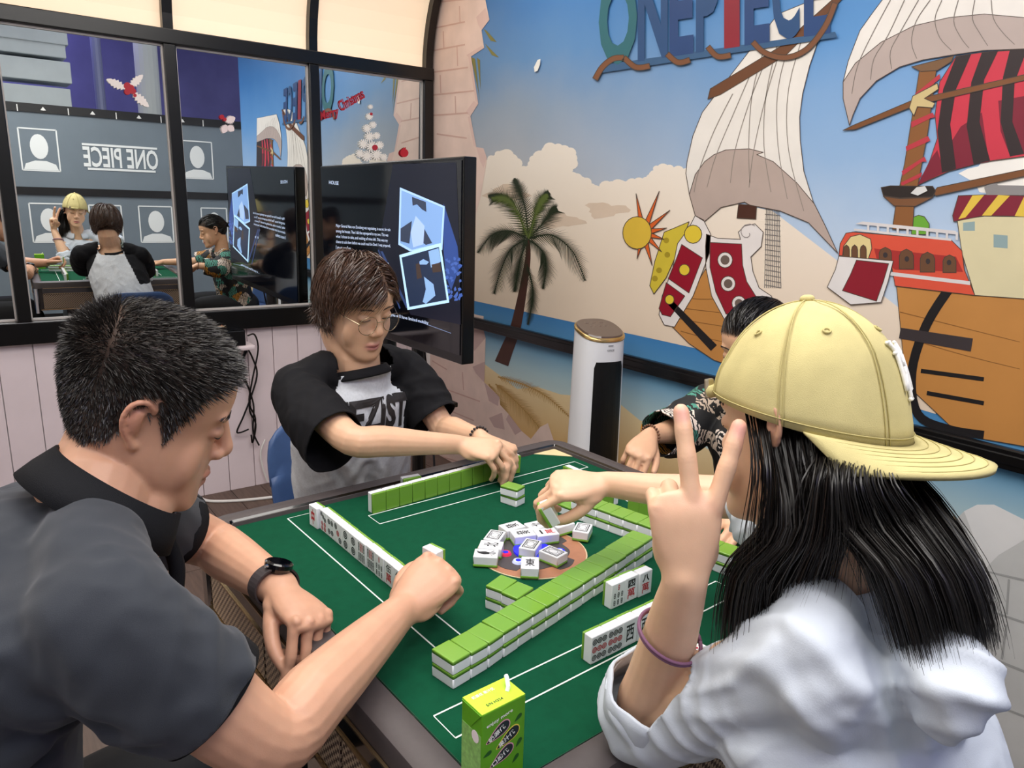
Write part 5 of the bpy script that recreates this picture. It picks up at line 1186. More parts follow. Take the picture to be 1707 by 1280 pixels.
# ================================================================== chairs
M_ch = mat('blue_grey_plastic', '#3e5a8a', 0.45, var=0.05, vscale=60)
M_leg = mat('chair_steel', '#8d9094', 0.3, metal=0.8)
def chair(loc, rz, label):
    t = empty('plastic_chair', loc, rz); tag(t, label, 'chair', 'moulded chairs round the table')
    # local: sitter faces -y, backrest at +y
    def sheet(name, f, nu, nv, th):
        vs = [f(i/nu, j/nv) for j in range(nv+1) for i in range(nu+1)]
        fs = [(j*(nu+1)+i, j*(nu+1)+i+1, (j+1)*(nu+1)+i+1, (j+1)*(nu+1)+i) for j in range(nv) for i in range(nu)]
        me = bpy.data.meshes.new(name); me.from_pydata(vs, [], fs); o = link(name, me, t, M_ch, True)
        s = o.modifiers.new('s', 'SOLIDIFY'); s.thickness = th; s.offset = 0
        return o
    def fb(u, v):
        a = (u-0.5)*2; b = v; w = 0.205*(1-0.25*max(0, b-0.75)**2*16*0.25)
        r = (abs(a)**5); z = 0.47+0.30*b-0.05*r*(1 if b > 0.5 else 0)
        return (a*w, 0.20+0.07*b-0.055*a*a, z)
    def fs_(u, v):
        a = (u-0.5)*2; b = (v-0.5)*2
        return (a*0.21*(1-0.06*(b*b)), b*0.20, 0.445+0.018*a*a-0.012*max(0, -b)**3+0.03*max(0, b)**4)
    sheet('backrest', fb, 16, 12, 0.007); sheet('seat', fs_, 14, 14, 0.008)
    for sx in (-1, 1):
        MB().tube([(sx*0.16, -0.15, 0.44), (sx*0.20, -0.20, 0.0)], 0.011, 10).build('leg', M_leg, t)
        MB().tube([(sx*0.16, 0.15, 0.44), (sx*0.20, 0.22, 0.0)], 0.011, 10).build('leg', M_leg, t)
        MB().tube([(sx*0.13, 0.17, 0.44), (sx*0.13, 0.222, 0.52)], 0.014, 10).build('back_bracket', M_ch, t)
    return t
chair((0.02, 0.80, 0), rad(0), 'blue moulded chair under the far player in the raglan shirt')
chair((-1.02, -0.05, 0), rad(90), 'blue moulded chair under the man in the dark polo')
chair((0.05, -0.86, 0), rad(180), 'blue moulded chair under the girl in the cap')
chair((0.92, 0.02, 0), rad(-90), 'blue moulded chair under the tropical-shirt player')

# ================================================================== wall shelf, set-top box, cables
SH = empty('wall_shelf', (0.02, YM, 0.725)); tag(SH, 'small white shelf on the pink planks under the mirrors', 'shelf')
MB().box((0, -0.055, 0), (0.40, 0.125, 0.022), bev=0.008).build('board', M_pinkp, SH)
for sx in (-0.12, 0.12): MB().prism([(sx-0.006, -0.002, -0.011), (sx-0.006, -0.09, -0.011), (sx-0.006, -0.002, -0.09)], (0.012, 0, 0)).build('bracket', M_pinkp, SH)
BX = empty('set_top_box', (0.06, YM-0.06, 0.7365)); tag(BX, 'black set-top box lying on the small white shelf', 'electronics')
MB().box((0, 0, 0.036), (0.24, 0.095, 0.070), bev=0.004).build('case', mat('box_black', '#101012', 0.3), BX)
MB().box((0, 0.0, 0.0725), (0.235, 0.09, 0.003)).build('lid', M_gloss, BX)
rr = random.Random(2)
kh = empty('trinket_heap', (0.02, YM-0.06, 0.811)); tag(kh, 'heap of shiny trinkets on top of the set-top box', 'trinkets')
for k in range(16):
    c = Vector((rr.uniform(-0.08, 0.08), rr.uniform(-0.03, 0.03), rr.uniform(0.004, 0.022)))
    MB().tube([c, c+Vector((rr.uniform(-0.03, 0.03), rr.uniform(-0.02, 0.02), rr.uniform(-0.004, 0.006)))], rr.uniform(0.003, 0.006), 6).build('trinket', (M_chrome, M_gloss, mat('trinket_red', '#a05038', 0.3), mat('trinket_tan', '#b59878', 0.4))[k % 4], kh)
cabs = ([(0.20, -0.035, 0.70), (0.17, -0.03, 0.62), (0.20, -0.02, 0.52), (0.22, -0.02, 0.42), (0.21, -0.02, 0.30), (0.235, -0.02, 0.22)],
        [(0.195, -0.03, 0.71), (0.165, -0.03, 0.60), (0.205, -0.018, 0.50), (0.20, -0.02, 0.40), (0.225, -0.02, 0.33), (0.205, -0.02, 0.24), (0.20, -0.02, 0.28)],
        [(0.20, -0.06, 0.775), (0.235, -0.05, 0.775), (0.25, -0.04, 0.70), (0.22, -0.02, 0.55), (0.20, -0.018, 0.44), (0.225, -0.02, 0.36), (0.21, -0.02, 0.26)],
        [(0.20, -0.05, 0.71), (0.225, -0.03, 0.66), (0.245, -0.02, 0.58), (0.215, -0.018, 0.48), (0.17, -0.02, 0.38), (0.135, -0.02, 0.31), (0.15, -0.02, 0.30), (0.19, -0.02, 0.31)])
CT = empty('cable_tangle', (0.2, YM-0.03, 0.2)); tag(CT, 'tangle of thin black cables hanging under the small shelf', 'cables')
for k, c in enumerate(cabs): MB().tube(smooth_curve([(x-0.2, y+0.018, z-0.2) for x, y, z in c], 6), 0.0042, 6).build('cable', M_black, CT)
wc = [atz(x, y, 0.007) for x, y in ((300, 815), (330, 828), (350, 835), (400, 834), (450, 829), (520, 820))]
tag(MB().tube(smooth_curve(wc, 6), 0.007, 8).build('floor_cable', M_white), 'white cable lying along the floor under the pink wall', 'cable')
wc2 = [(0.27, YM-0.02, 0.02), (0.25, YM-0.02, 0.10), (0.245, YM-0.02, 0.18), (0.27, YM-0.02, 0.24)]
tag(MB().tube(smooth_curve(wc2, 6), 0.004, 8).build('wall_cable', M_white), 'thin white cable looping up the pink wall beside the chair', 'cable')

# ================================================================== juice carton, playing card
JC = empty('juice_carton', tuple(tw(-0.4055, -0.3985)), TROT); tag(JC, 'green juice carton with a white straw at the near table corner', 'carton')
jw, jd, jh = 0.0605, 0.0375, 0.105
M_jg = mat('carton_green', '#5fa51f', 0.35, var=0.12, vscale=40); M_jl = mat('carton_lime', '#b9df2c', 0.35, var=0.05, vscale=60); M_jp = mat('carton_pale', '#8fc46a', 0.4, var=0.25, vscale=220)
# camera sees the -y (wide) face and the -x (narrow) face
MB().box((0, 0, jh/2), (jw, jd, jh), bev=0.0012).build('box', M_jg, JC)
MB().box((0, 0, jh+0.0002), (jw-0.001, jd-0.001, 0.0008)).build('lime_top', M_jl, JC)
MB().box((-jw/2-0.0001, 0, 0.040), (0.0004, jd-0.002, 0.076)).build('ingredients_panel', M_jp, JC)
MB().prism([(-jw/2-0.0008, -jd/2+0.001, jh-0.001), (-jw/2-0.0008, jd/2-0.001, jh-0.001), (-jw/2-0.0008, 0, jh-0.024)], (0.0006, 0, 0)).build('folded_flap', M_jg, JC)
MB().tube([(0.017, -0.002, jh), (0.019, -0.001, jh+0.004), (0.0225, 0.006, jh+0.010), (0.0235, 0.009, jh+0.0105)], 0.0026, 10).build('straw', mat('straw_white', '#f2f4f6', 0.3), JC)
I_w = mat('ink_white', '#f4f8f0', 0.5)
def jface(body, x, z, w, h, mt, rot=0.0, bold=0.02, off=0.0004):
    vs, fs = text_fit(body, w, h, bold); c, s_ = cos(rot), sin(rot)
    MB().add([(x+a*c-b*s_, -jd/2-off, z+a*s_+b*c) for a, b in vs], fs).build('carton_lettering', mt, JC)
def blob(cx, cz, w, h, rot, mt, off, name):
    n = 28; c, s_ = cos(rot), sin(rot); P = []
    for k in range(n):
        a = 2*pi*k/n; x = w/2*cos(a); z = h/2*sin(a)+0.06*w*sin(2*a)
        P.append((cx+x*c-z*s_, -jd/2-off, cz+x*s_+z*c))
    MB().prism(P, (0, 0.0001, 0)).build(name, mt, JC)
M_jk = mat('badge_dark', '#1c2a2e', 0.4); M_jpk = mat('badge_pink', '#e3a2b4', 0.4); M_jy = mat('badge_yellow', '#e8d85a', 0.4)
for (cx, cz, mt, tx) in ((-0.008, 0.074, M_jpk, '奶源优'), (0.006, 0.061, M_jy, '果汁优'), (-0.002, 0.041, M_jpk, '口感优')):
    blob(cx, cz, 0.036, 0.0145, 0.45, mt, 0.0002, 'badge_edge'); blob(cx, cz, 0.0335, 0.0122, 0.45, M_jk, 0.0004, 'badge')
    jface(tx, cx-0.002, cz, 0.024, 0.007, I_w, 0.45, off=0.0007)
jface('enjoy more', -0.006, 0.0905, 0.036, 0.0055, I_w, 0.16)
for k, (x, z, r) in enumerate(((0.020, 0.080, 0.6), (0.022, 0.047, 0.9), (-0.022, 0.053, 0.3), (0.018, 0.028, 0.8))):
    blob(x, z, 0.012, 0.005, r, mat('leaf_dark', '#1f5a1e', 0.4), 0.0003, 'leaf_print')
n = 18; MB().prism([(-jw/2-0.0006, -0.008+0.0065*cos(2*pi*k/n), 0.073+0.0075*sin(2*pi*k/n)) for k in range(n)], (-0.0002, 0, 0)).build('round_seal', mat('seal_white', '#f3e9ea', 0.4), JC)
def jtop(body, x, y, w, h, mt):
    vs, fs = text_fit(body, w, h, 0.01); MB().add([(x+a, y+b, jh+0.0009) for a, b in vs], fs).build('carton_lettering', mt, JC)
jtop('奶源优 果汁优', -0.008, 0.010, 0.030, 0.005, I_w)
jtop('S/N H324', -0.006, -0.009, 0.022, 0.004, I_blk)
# playing card
PC = empty('playing_card', tuple(tw(-0.039, -0.404, 0.0008)), TROT); tag(PC, 'ace of diamonds playing card lying under the girl\'s raised arm', 'playing card')
cwx, cwy = 0.088, 0.057
P = [(x, y, 0) for x, y, _ in [(a*cwx/0.1, b*cwy/0.1, 0) for a, b in ((-0.046, -0.05), (0.046, -0.05), (0.05, -0.045), (0.05, 0.045), (0.046, 0.05), (-0.046, 0.05), (-0.05, 0.045), (-0.05, -0.045))]]
MB().prism(P, (0, 0, 0.0004)).build('card', mat('card_white', '#f6f4f4', 0.3), PC)
I_cr = mat('card_red', '#c0203c', 0.4)
def dia(x, y, r, rz): return [(x+r*1.25*cos(a), y+r*sin(a), 0.0006) for a in (0, pi/2, pi, 3*pi/2)]
MB().prism(dia(0, 0, 0.006, 0), (0, 0, 0.0001)).build('centre_pip', I_cr, PC)
for s_ in (1, -1):
    vs, fs = text_fit('A', 0.006, 0.0085, 0.0)
    MB().add([(s_*(0.038+b), s_*(0.022-a), 0.0006) for a, b in vs], fs).build('index_letter', I_cr, PC)
    MB().prism(dia(s_*0.028, s_*0.022, 0.0026, 0), (0, 0, 0.0001)).build('index_pip', I_cr, PC)
# ================================================================== the man in the dark polo (left)
def hframe(f, n, right):
    f = Vector(f).normalized(); n = Vector(n); n = (n-f*n.dot(f)).normalized(); x = n.cross(f) if right else f.cross(n)
    return Matrix((x, f, n)).transposed()
def dirv(yaw, pitch): return Vector((cos(rad(yaw))*cos(rad(pitch)), sin(rad(yaw))*cos(rad(pitch)), -sin(rad(pitch))))
def collar_ring(c, axis, fwd, prof, gap=0.0, n=48, rx=1.0, ry=1.0):
    ax = Vector(axis).normalized(); f = Vector(fwd); f = (f-ax*f.dot(ax)).normalized(); s_ = ax.cross(f); rings = []
    for k in range(n+1):
        a = gap+(2*pi-2*gap)*k/n; d = f*cos(a)*ry+s_*sin(a)*rx
        rings.append([Vector(c)+d*r+ax*(h+0.0) for r, h in prof])
    return rings
def man():
    P = empty('person', (-0.9, -0.04, 0.0)); tag(P, 'man with short black hair in a dark polo shirt, holding a tile', 'person')
    O = Vector(P.location)
    HR = frame(dirv(-9, 22.5), (0, 0, 1)) @ Matrix.Rotation(rad(8), 3, 'Y'); k = 1.04; Hc = V(at(244, 669, .911))
    Sr, Sl = V(-.738, -.232, .985), V(-.708, .150, .975); Nb = V(-.728, -.040, 1.015)
    Er = V(at(448, 1232, .80)); Wr = V(at(668, 1020, 1.035)); El = V(at(350, 905, 1.265)); Wl = V(at(467, 982, 1.112))
    sh = Skin(); head(sh, Hc, HR, k, wide=1.06, nose=0.80, jaw=1.13, smile=.8)
    sh.ell(Hc+HR @ Vector((0, .035, -.108)), (.050, .045, .030), HR)                # soft under-chin
    sh.limb([Hc+HR @ Vector((0, -.012, -.035)), Hc+HR @ Vector((0, -.014, -.085)), Nb+Vector((.012, 0, .02)), Nb+Vector((.005, 0, -.05))], [.060, .060, .062, .05], 20)
    sh.limb([Hc+HR @ Vector((0, .03, -.09)), Nb+Vector((.060, 0, .0)), Nb+Vector((.045, 0, -.05))], [.040, .038, .036], 14)
    sh.limb([V(-.92, -.045, .50), V(-.90, -.045, .75), V(-.80, -.048, .92), Nb+Vector((0, 0, -.03))], [(.11, .08), (.11, .08), (.11, .06), (.06, .045)], 20, side=(0, 1, 0))
    sh.limb([Sl, (Sl+Sr)/2+Vector((-.01, 0, -.03)), Sr], [.040, .040, .040], 14)
    aR = [Sr, Sr.lerp(Er, .5)+Vector((0, -.008, 0)), Er, Er.lerp(Wr, .28)+Vector((0, -.006, .004)), Er.lerp(Wr, .65), Wr]
    sh.limb(aR, [.050, .050, .0425, .0425, .0355, (.029, .024)], 18, side=(.4, .1, .6))
    aL = [Sl, Sl.lerp(El, .5), El, El.lerp(Wl, .28), El.lerp(Wl, .65), Wl]
    sh.limb(aL, [.050, .050, .043, .043, .036, (.030, .024)], 18, side=(1, 0, .2))
    nails = []
    fR = (V(at(738, 968, 1.10))-Wr); RhR = hframe(fR+Vector((0, 0, .02)), Vector((-.10, -.42, .9)), True)
    nails += hand(sh, Wr, RhR, 1.03, {'i': (38, 62, 30), 'm': (58, 72, 35), 'r': (64, 76, 35), 'p': (66, 76, 35)}, {'i': 2, 'm': 0, 'r': -3, 'p': -7}, thumb=[(.020, .022, -.010), (.040, .048, -.020), (.046, .076, -.030), (.038, .100, -.034)], palm_t=1.15, kn=.0058)
    fL = (V(at(522, 1040, 1.055))-Wl); RhL = hframe(fL, Vector((.42, -.55, 1)), False)
    nails += hand(sh, Wl, RhL, 1.03, {'i': (64, 18, 10), 'm': (66, 70, 40), 'r': (68, 74, 40), 'p': (68, 76, 40)}, {'i': 5, 'm': 0, 'r': -3, 'p': -7}, thumb=[(.020, .022, -.010), (.036, .050, -.024), (.040, .076, -.042), (.034, .100, -.056)], palm_t=1.15, kn=.0058)
    me = sh.fuse(0.0024, 2, 0.5, 'body'); soften_face(me, HR, Hc, k); wrist_soft(me, [Wr, Wl]); co = mco(me)
    def scalp(x, y, z):
        h = np.interp(y, [-.11, -.09, -.05, -.028, -.012, .010, .026, .036, .052, .075, .10], [-.062, -.058, -.050, -.030, .012, .014, -.020, .012, .046, .062, .066])
        ear = (np.abs(x) > .079) & (z < .036) & (z > -.05) & (y > -.04) & (y < .02)
        return np.where(ear, 0, sm(z, h-.004, h+.006))*(y < .115)*(y > -.108)*(z > -.058)*((z > -.03) | (y > -.098))
    col = head_tint(co, HR, Hc, k, '#d2a184', '#b4685e', '#191513', lambda x, y, z: scalp(x, y, z)*0.92, blush=.12)
    nail_tint(col, co, nails)
    me.transform(Matrix.Translation(-O)); paint(me, col); link('body', me, P, M_skin, True); bv = bvh_of(me)
    # hair: short, dense, lying forward and down
    q = loc(co, HR, Hc)/k; w = scalp(q[:, 0], q[:, 1], q[:, 2])*((np.abs(q[:, 2]) < .15) & (np.abs(q[:, 0]) < .12) & (np.abs(q[:, 1]) < .13))
    pt, no = scatter(me, co, w, 19000, 4); h = Hair(); random.seed(8)
    Ri = np.array(HR)
    for p, n_ in zip(pt, no):
        l = ((p-np.array(Hc)) @ Ri)/k; top = max(0.0, min(1.0, (l[2]-.0)/.07)); fl = np.array([l[0]*1.2, .35+.55*top if l[1] > -.06 else .1, -.75+.75*top]); fl = Ri @ fl
        nn = n_ if (p-np.array(Hc)) @ n_ > 0 else -n_
        L_ = (.007+.0085*top)*random.uniform(.75, 1.2)
        d = nn*(.75 if top > .5 else .55)+fl*(.55+.2*random.random())+np.array([random.gauss(0, .18) for _ in range(3)]); d /= np.linalg.norm(d)
        d2 = d*.7+fl*.5-np.array([0, 0, .12]); d2 /= np.linalg.norm(d2)
        a = Vector(p-nn*.001)-O; h.strand([a, a+Vector(d)*L_*.55, a+Vector(d)*L_*.55+Vector(d2)*L_*.5], .00055)
    M_h = hair_mat('short_black_hair', '#26221f', 0.4, 0.6, .45); h.build('hair', M_h, P)
    eyebrow(P, HR, Hc-O, k, M_h, 130, wide=1.06, bv=bv); lash(P, HR, Hc-O, k, M_lash, wide=1.06, bv=bv)
    # polo shirt
    cuffR = Sr.lerp(Er, .62); cuffL = Sl.lerp(El, .66)
    g = Skin()
    g.limb([V(-.93, -.045, .44), V(-.935, -.045, .62), V(-.905, -.045, .84), V(-.825, -.047, .940), V(-.745, -.045, .995)], [(.185, .150), (.195, .165), (.205, .160), (.195, .128), (.100, .066)], 28, side=(0, 1, 0))
    g.limb([Sl+Vector((.0, .0, .0)), Sl.lerp(Nb, .5)+Vector((0, 0, .012)), Nb+Vector((.01, 0, -.02)), Sr.lerp(Nb, .5)+Vector((0, 0, .012)), Sr], [.066, .056, .066, .056, .066], 20)
    g.limb([V(-.79, -.19, .950), V(-.80, -.045, .962), V(-.775, .115, .945)], [.076, .082, .076], 20)
    g.limb([Sr, Sr.lerp(Er, .35)+Vector((-.004, -.004, 0)), cuffR, Sr.lerp(Er, .85)], [.068, .070, .065, .064], 22)
    g.limb([Sl, Sl.lerp(El, .35), cuffL, Sl.lerp(El, .82)], [.068, .070, .064, .062], 22)
    gm = g.fuse(0.0055, 9, 0.5, 'polo_shirt'); dR = (Er-Sr).normalized(); dL = (El-Sl).normalized()
    fold(gm, .0035, 14, (0.3, -.2, -1), 3.1); fold(gm, .002, 30, (0.2, .5, -1), 7.7)
    ua = (Er-Sr).normalized(); pleat(gm, [(ua+Vector((.2, .3, .4)), .045, .005, Sr.lerp(Er, .45), .12, 6, 2.0), (Vector((.5, -.2, .8)), .060, .006, V(-.88, -.20, .82), .16, 5, 5.0)])
    armpit = Sr+Vector((-.03, .02, -.10))
    crease(gm, [([Sr+Vector((.03, .06, .05)), Sr+Vector((-.01, .075, -.02)), Sr+Vector((-.06, .07, -.12))], .006, .004),
                ([Sr+Vector((-.08, -.02, -.02)), Sr+Vector((-.02, -.06, -.08)), cuffR+Vector((.02, -.05, .03))], .012, .006),
                ([Sr+Vector((-.10, .0, -.08)), Sr+Vector((-.04, -.05, -.12)), cuffR+Vector((-.02, -.05, .02))], .012, .006),
                ([armpit, V(-.93, -.20, .86), V(-.97, -.20, .74)], .014, .007), ([armpit+Vector((.03, 0, -.03)), V(-.86, -.23, .80), V(-.89, -.22, .66)], .014, .007), ([V(-.74, -.15, .95), V(-.80, -.20, .85), V(-.82, -.22, .70)], .016, .006)])
    cut(gm, [(cuffR, dR, .13), (cuffL, dL, .13)]); gm.transform(Matrix.Translation(-O))
    M_polo = mat('dark_polo_cloth', '#33373e', 0.75, spec=0.2, var=.12, vscale=8, bump=.25, bscale=1400, sheen=.15, wrinkle=.25, wscale=9)
    garment('polo_shirt', gm, P, M_polo, .004)
    M_rib = mat('black_rib_knit', '#15161a', 0.8, spec=0.2, bump=.4, bscale=900)
    for cu, d_, nm_ in ((cuffR, dR, 'sleeve_cuff'), (cuffL, dL, 'sleeve_cuff')):
        b = MB(); sv = d_.orthogonal().normalized(); s2 = d_.cross(sv); rings = []
        for hh, r in ((-.024, .0665), (-.012, .0672), (.004, .0665), (.006, .063)): rings.append([cu-O+d_*hh+(sv*cos(2*pi*j/36)+s2*sin(2*pi*j/36))*r for j in range(36)])
        b.ring_loft(rings, cap=False); o = b.build(nm_, M_rib, P, True); s = o.modifiers.new('s', 'SOLIDIFY'); s.thickness = .003
    Cc = V(-.702, -.040, 1.036)
    rg = collar_ring(Cc-O, (.64, .06, .76), (1, -.1, -.9), [(.083, -.018), (.0755, .016), (.076, .026), (.081, .027), (.092, .000), (.098, -.020)], gap=.20)
    b = MB(); b.ring_loft(rg, cap=True, closed=False); o = b.build('collar', M_rib, P, True); s = o.modifiers.new('s', 'SOLIDIFY'); s.thickness = .003
    pk = [Cc-O+Vector((.062, -.004, -.066)), Cc-O+Vector((.070, -.006, -.11)), Cc-O+Vector((.060, -.006, -.17))]
    MB().tube(cr(pk, 6), [.010]*13, 8).build('placket', M_rib, P, True)
    # trousers and shoes
    t = Skin(); t.limb([V(-.95, -.045, .49), V(-.90, -.045, .50)], [(.17, .13), (.17, .12)], 20, side=(0, 1, 0), sub=1)
    for s_ in (-1, 1):
        y = -.045+s_*.10; t.limb([V(-.90, y, .50), V(-.66, y+s_*.02, .52), V(-.50, y+s_*.04, .50), V(-.51, y+s_*.05, .28), V(-.53, y+s_*.05, .07)], [.085, .080, .066, .060, .055], 16)
    tm = t.fuse(.008, 5, .5, 'trousers'); fold(tm, .004, 16, (1, 0, 0), 1.3); tm.transform(Matrix.Translation(-O)); link('trousers', tm, P, mat('dark_trousers', '#1b1d22', .8), True)
    for s_ in (-1, 1):
        y = -.045+s_*.15; t = Skin(); t.limb([V(-.56, y, .045), V(-.46, y, .045), V(-.36, y, .035)], [(.040, .045), (.045, .042), (.040, .030)], 14, side=(0, 1, 0)); tm = t.fuse(.006, 3, .5, 'shoe'); tm.transform(Matrix.Translation(-O)); link('shoe', tm, P, M_gloss, True)
    # wrist watch on the left wrist
    wf = (Wl-El).normalized(); wc = Wl-wf*.018-O; wn = Vector((.42, -.45, 1)); wn = (wn-wf*wn.dot(wf)).normalized(); wx = wf.cross(wn)
    M_strap = mat('watch_strap', '#3b3436', .6); b = MB(); rings = []
    for j in range(33):
        a = 2*pi*j/32; d = wn*cos(a)*.0295+wx*sin(a)*.0355; e = d.normalized(); rings.append([wc+d-wf*.011, wc+d+e*.003-wf*.011, wc+d+e*.003+wf*.011, wc+d+wf*.011])
    b.ring_loft(rings, cap=False); st_ = b.build('watch_strap', M_strap, P)
    Rw = Matrix((wx, wf, wn)).transposed(); b = MB(); rings = []
    for hh, r in ((.024, .019), (.030, .0215), (.036, .0215), (.038, .019)): rings.append([wc+Rw @ Vector((r*cos(2*pi*j/32), r*1.05*sin(2*pi*j/32), hh)) for j in range(32)])
    b.ring_loft(rings); wo = b.build('watch_case', mat('watch_black', '#0d0e12', .2, coat=.5), P, False)
    MB().ring_loft([[wc+Rw @ Vector((r*cos(2*pi*j/32), r*1.05*sin(2*pi*j/32), hh)) for j in range(32)] for hh, r in ((.0378, .0175), (.0384, .0170))]).build('watch_glass', mat('watch_glass', '#07090f', .05, coat=1.0), wo)
    MB().tube([wc+Rw @ Vector((.021, .004, .032)), wc+Rw @ Vector((.026, .004, .032))], .0028, 8).build('watch_crown', M_chrome, wo)
    return P, RhR, Wr
MAN, RhR_, Wr_ = man()
# the tile pinched in his right hand
_x = RhR_ @ Vector((.028, .108, -.030)); _f = RhR_ @ Vector((0, 0, 1)); tile('single tile pinched in the fingers of the man in the dark polo', 'tiles held in fingers', basis(*(lambda y, n: (y.cross(n), y, n))(Vector((0, 0, 1)), Vector((-1, -.2, 0)).normalized()), Wr_+_x+Vector((0, 0, .004))), 'C2')
# ================================================================== far player in the raglan shirt
def boy():
    P = empty('person', (0.0, 0.80, 0.0)); tag(P, 'short-haired player in round glasses and black-sleeved raglan shirt behind the table', 'person'); O = Vector(P.location)
    Hc = V(at(593, 502, 1.74)); HR = frame(dirv(-78, 20), (0, 0, 1)) @ Matrix.Rotation(rad(3), 3, 'Y'); k = .98
    Nb = V(at(590, 606, 1.81)); rt = Vector((-.975, -.20, 0)).normalized(); Sr = Nb+rt*.165+Vector((.0, .0, -.038)); Sl = Nb-rt*.165+Vector((0, 0, -.042))
    Er = V(at(586, 733, 1.575)); Wr = V(at(768, 741, 1.675)); Wl = V(at(803, 731, 1.745)); El = V(at(738, 712, 1.895))
    sh = Skin(); head(sh, Hc, HR, k, wide=1.03, nose=.72, jaw=1.05, lips=1.05)
    sh.limb([Hc+HR @ Vector((0, -.030, -.04)), Hc+HR @ Vector((0, -.034, -.09)), Nb+Vector((0, -.01, .02)), Nb+Vector((0, .0, -.06))], [.056, .056, .060, .056], 18)
    sh.limb([Hc+HR @ Vector((0, .02, -.09)), Nb+Vector((.005, -.035, .0)), Nb+Vector((.005, -.02, -.06))], [.034, .034, .035], 14)
    Pv = V(.01, .84, .48)
    sh.limb([Pv, Pv.lerp(Nb, .5)+Vector((0, .03, 0)), Nb+Vector((0, .02, -.08)), Nb], [(.11, .08), (.11, .08), (.11, .06), (.05, .045)], 18, side=rt)
    sh.limb([Sl.lerp(Nb, .2)+Vector((0, .01, -.02)), Nb+Vector((0, .0, -.07)), Sr.lerp(Nb, .2)+Vector((0, .01, -.02))], [.026, .034, .026], 14)
    sh.limb([Sr, Sr.lerp(Er, .5), Er, Er.lerp(Wr, .28), Er.lerp(Wr, .65), Wr], [.040, .039, .0345, .0350, .0275, (.0235, .019)], 16, side=(0, 0, 1))
    sh.limb([Sl.lerp(El, .05)+Vector((0, .015, -.01)), Sl.lerp(El, .5), El, El.lerp(Wl, .28), El.lerp(Wl, .65), Wl], [.030, .034, .0345, .0350, .0275, (.0235, .019)], 16, side=(0, 0, 1))
    nails = []
    f = V(at(826, 752, 1.655))-Wr; RR = hframe(f, Vector((-.25, -.35, 1)), True)
    nails += hand(sh, Wr, RR, .93, {'i': (40, 26, 14), 'm': (48, 30, 16), 'r': (56, 34, 18), 'p': (58, 36, 20)}, {'i': 6, 'm': 1, 'r': -4, 'p': -10}, thumb=[(.020, .022, -.010), (.038, .050, -.022), (.042, .076, -.040), (.036, .098, -.058)])
    f2 = V(at(850, 752, 1.70))-Wl; RL = hframe(f2, Vector((.1, .1, 1)), False)
    nails += hand(sh, Wl, RL, .93, {'i': (45, 40, 20), 'm': (50, 45, 20), 'r': (55, 50, 20), 'p': (58, 50, 20)}, {'i': 4, 'p': -6}, thumb=[(.020, .022, -.010), (.036, .050, -.022), (.036, .076, -.038), (.028, .096, -.052)])
    me = sh.fuse(.0026, 2, .5, 'body'); soften_face(me, HR, Hc, k); wrist_soft(me, [Wr, Wl]); co = mco(me)
    def scalp(x, y, z):
        h = np.interp(y, [-.11, -.09, -.05, -.02, .01, .03, .05, .075, .10], [-.075, -.072, -.06, -.03, .015, .03, .045, .058, .064])
        return sm(z, h-.006, h+.006)*(y < .115)*(y > -.112)*(np.abs(x) < .080)
    col = head_tint(co, HR, Hc, k, '#e0b493', '#c4767a', '#2e211b', lambda x, y, z: scalp(x, y, z)*.9, blush=.08); nail_tint(col, co, nails)
    me.transform(Matrix.Translation(-O)); paint(me, col); link('body', me, P, M_skin, True); bv = bvh_of(me)
    # hair: soft layered crop with side-swept fringe
    q = loc(co, HR, Hc)/k; w = scalp(q[:, 0], q[:, 1], q[:, 2])*((np.abs(q[:, 2]) < .14) & (np.abs(q[:, 0]) < .085) & (np.abs(q[:, 1]) < .12))
    pt, no = scatter(me, co, w, 9000, 5); h = Hair(); random.seed(2)
    pt = pt  # body mesh was shifted after co was taken; co keeps world coordinates
    cr_ = np.array([-.012, -.035, .115])
    def flow(l, t):
        d = l-cr_; d[2] = 0; n_ = np.linalg.norm(d)+1e-6; d = d/n_
        if l[1] > .015: d = d*.35+(np.array([.95, .12, 0]) if l[0] > -.022 else np.array([-.95, .12, 0]))     # fringe parted to one side
        return d*.75+np.array([0, 0, -.55 if l[2] < .085 else -.12])
    def length(l):
        if l[1] > .030: return .062 if l[0] > -.022 else .040
        if abs(l[0]) > .055 and l[1] > -.02: return .052
        return .075
    comb(h, pt, HR, Hc, k, cr_, O, length, flow, (1.04, 1.15), .0009, 6, seed=3)
    M_h = hair_mat('brown_black_hair', '#4b3326', .32, .6, .5); h.build('hair', M_h, P)
    eyebrow(P, HR, Hc-O, k, hair_mat('eyebrow_brown', '#4a382e', .6), 70, bv=bv, thick=.0025); lash(P, HR, Hc-O, k, M_lash, bv=bv)
    # glasses
    M_g = mat('thin_gold_wire', '#a8977c', .2, metal=.9); T = lambda x, y, z: Hc-O+HR @ (Vector((x, y, z))*k)
    gl = MB()
    for s_ in (-1, 1): gl.tube([T(s_*.034+.0245*cos(2*pi*j/32), .1045-.006*abs(cos(2*pi*j/32))*(1 if cos(2*pi*j/32)*s_ > 0 else .2), -.010+.0235*sin(2*pi*j/32)) for j in range(33)], .0009, 6)
    go = gl.build('glasses_rims', M_g, P, True)
    MB().tube([T(-.0105, .104, -.004), T(0, .1085, -.001), T(.0105, .104, -.004)], .0009, 6).build('bridge', M_g, go)
    for s_ in (-1, 1): MB().tube([T(s_*.058, .099, -.004), T(s_*.074, .06, .0), T(s_*.080, .0, .006), T(s_*.080, -.018, -.006)], .0009, 6).build('temple', M_g, go)
    M_lens = mat('clear_lens', '#ffffff', .02, spec=.5, alpha=.04)
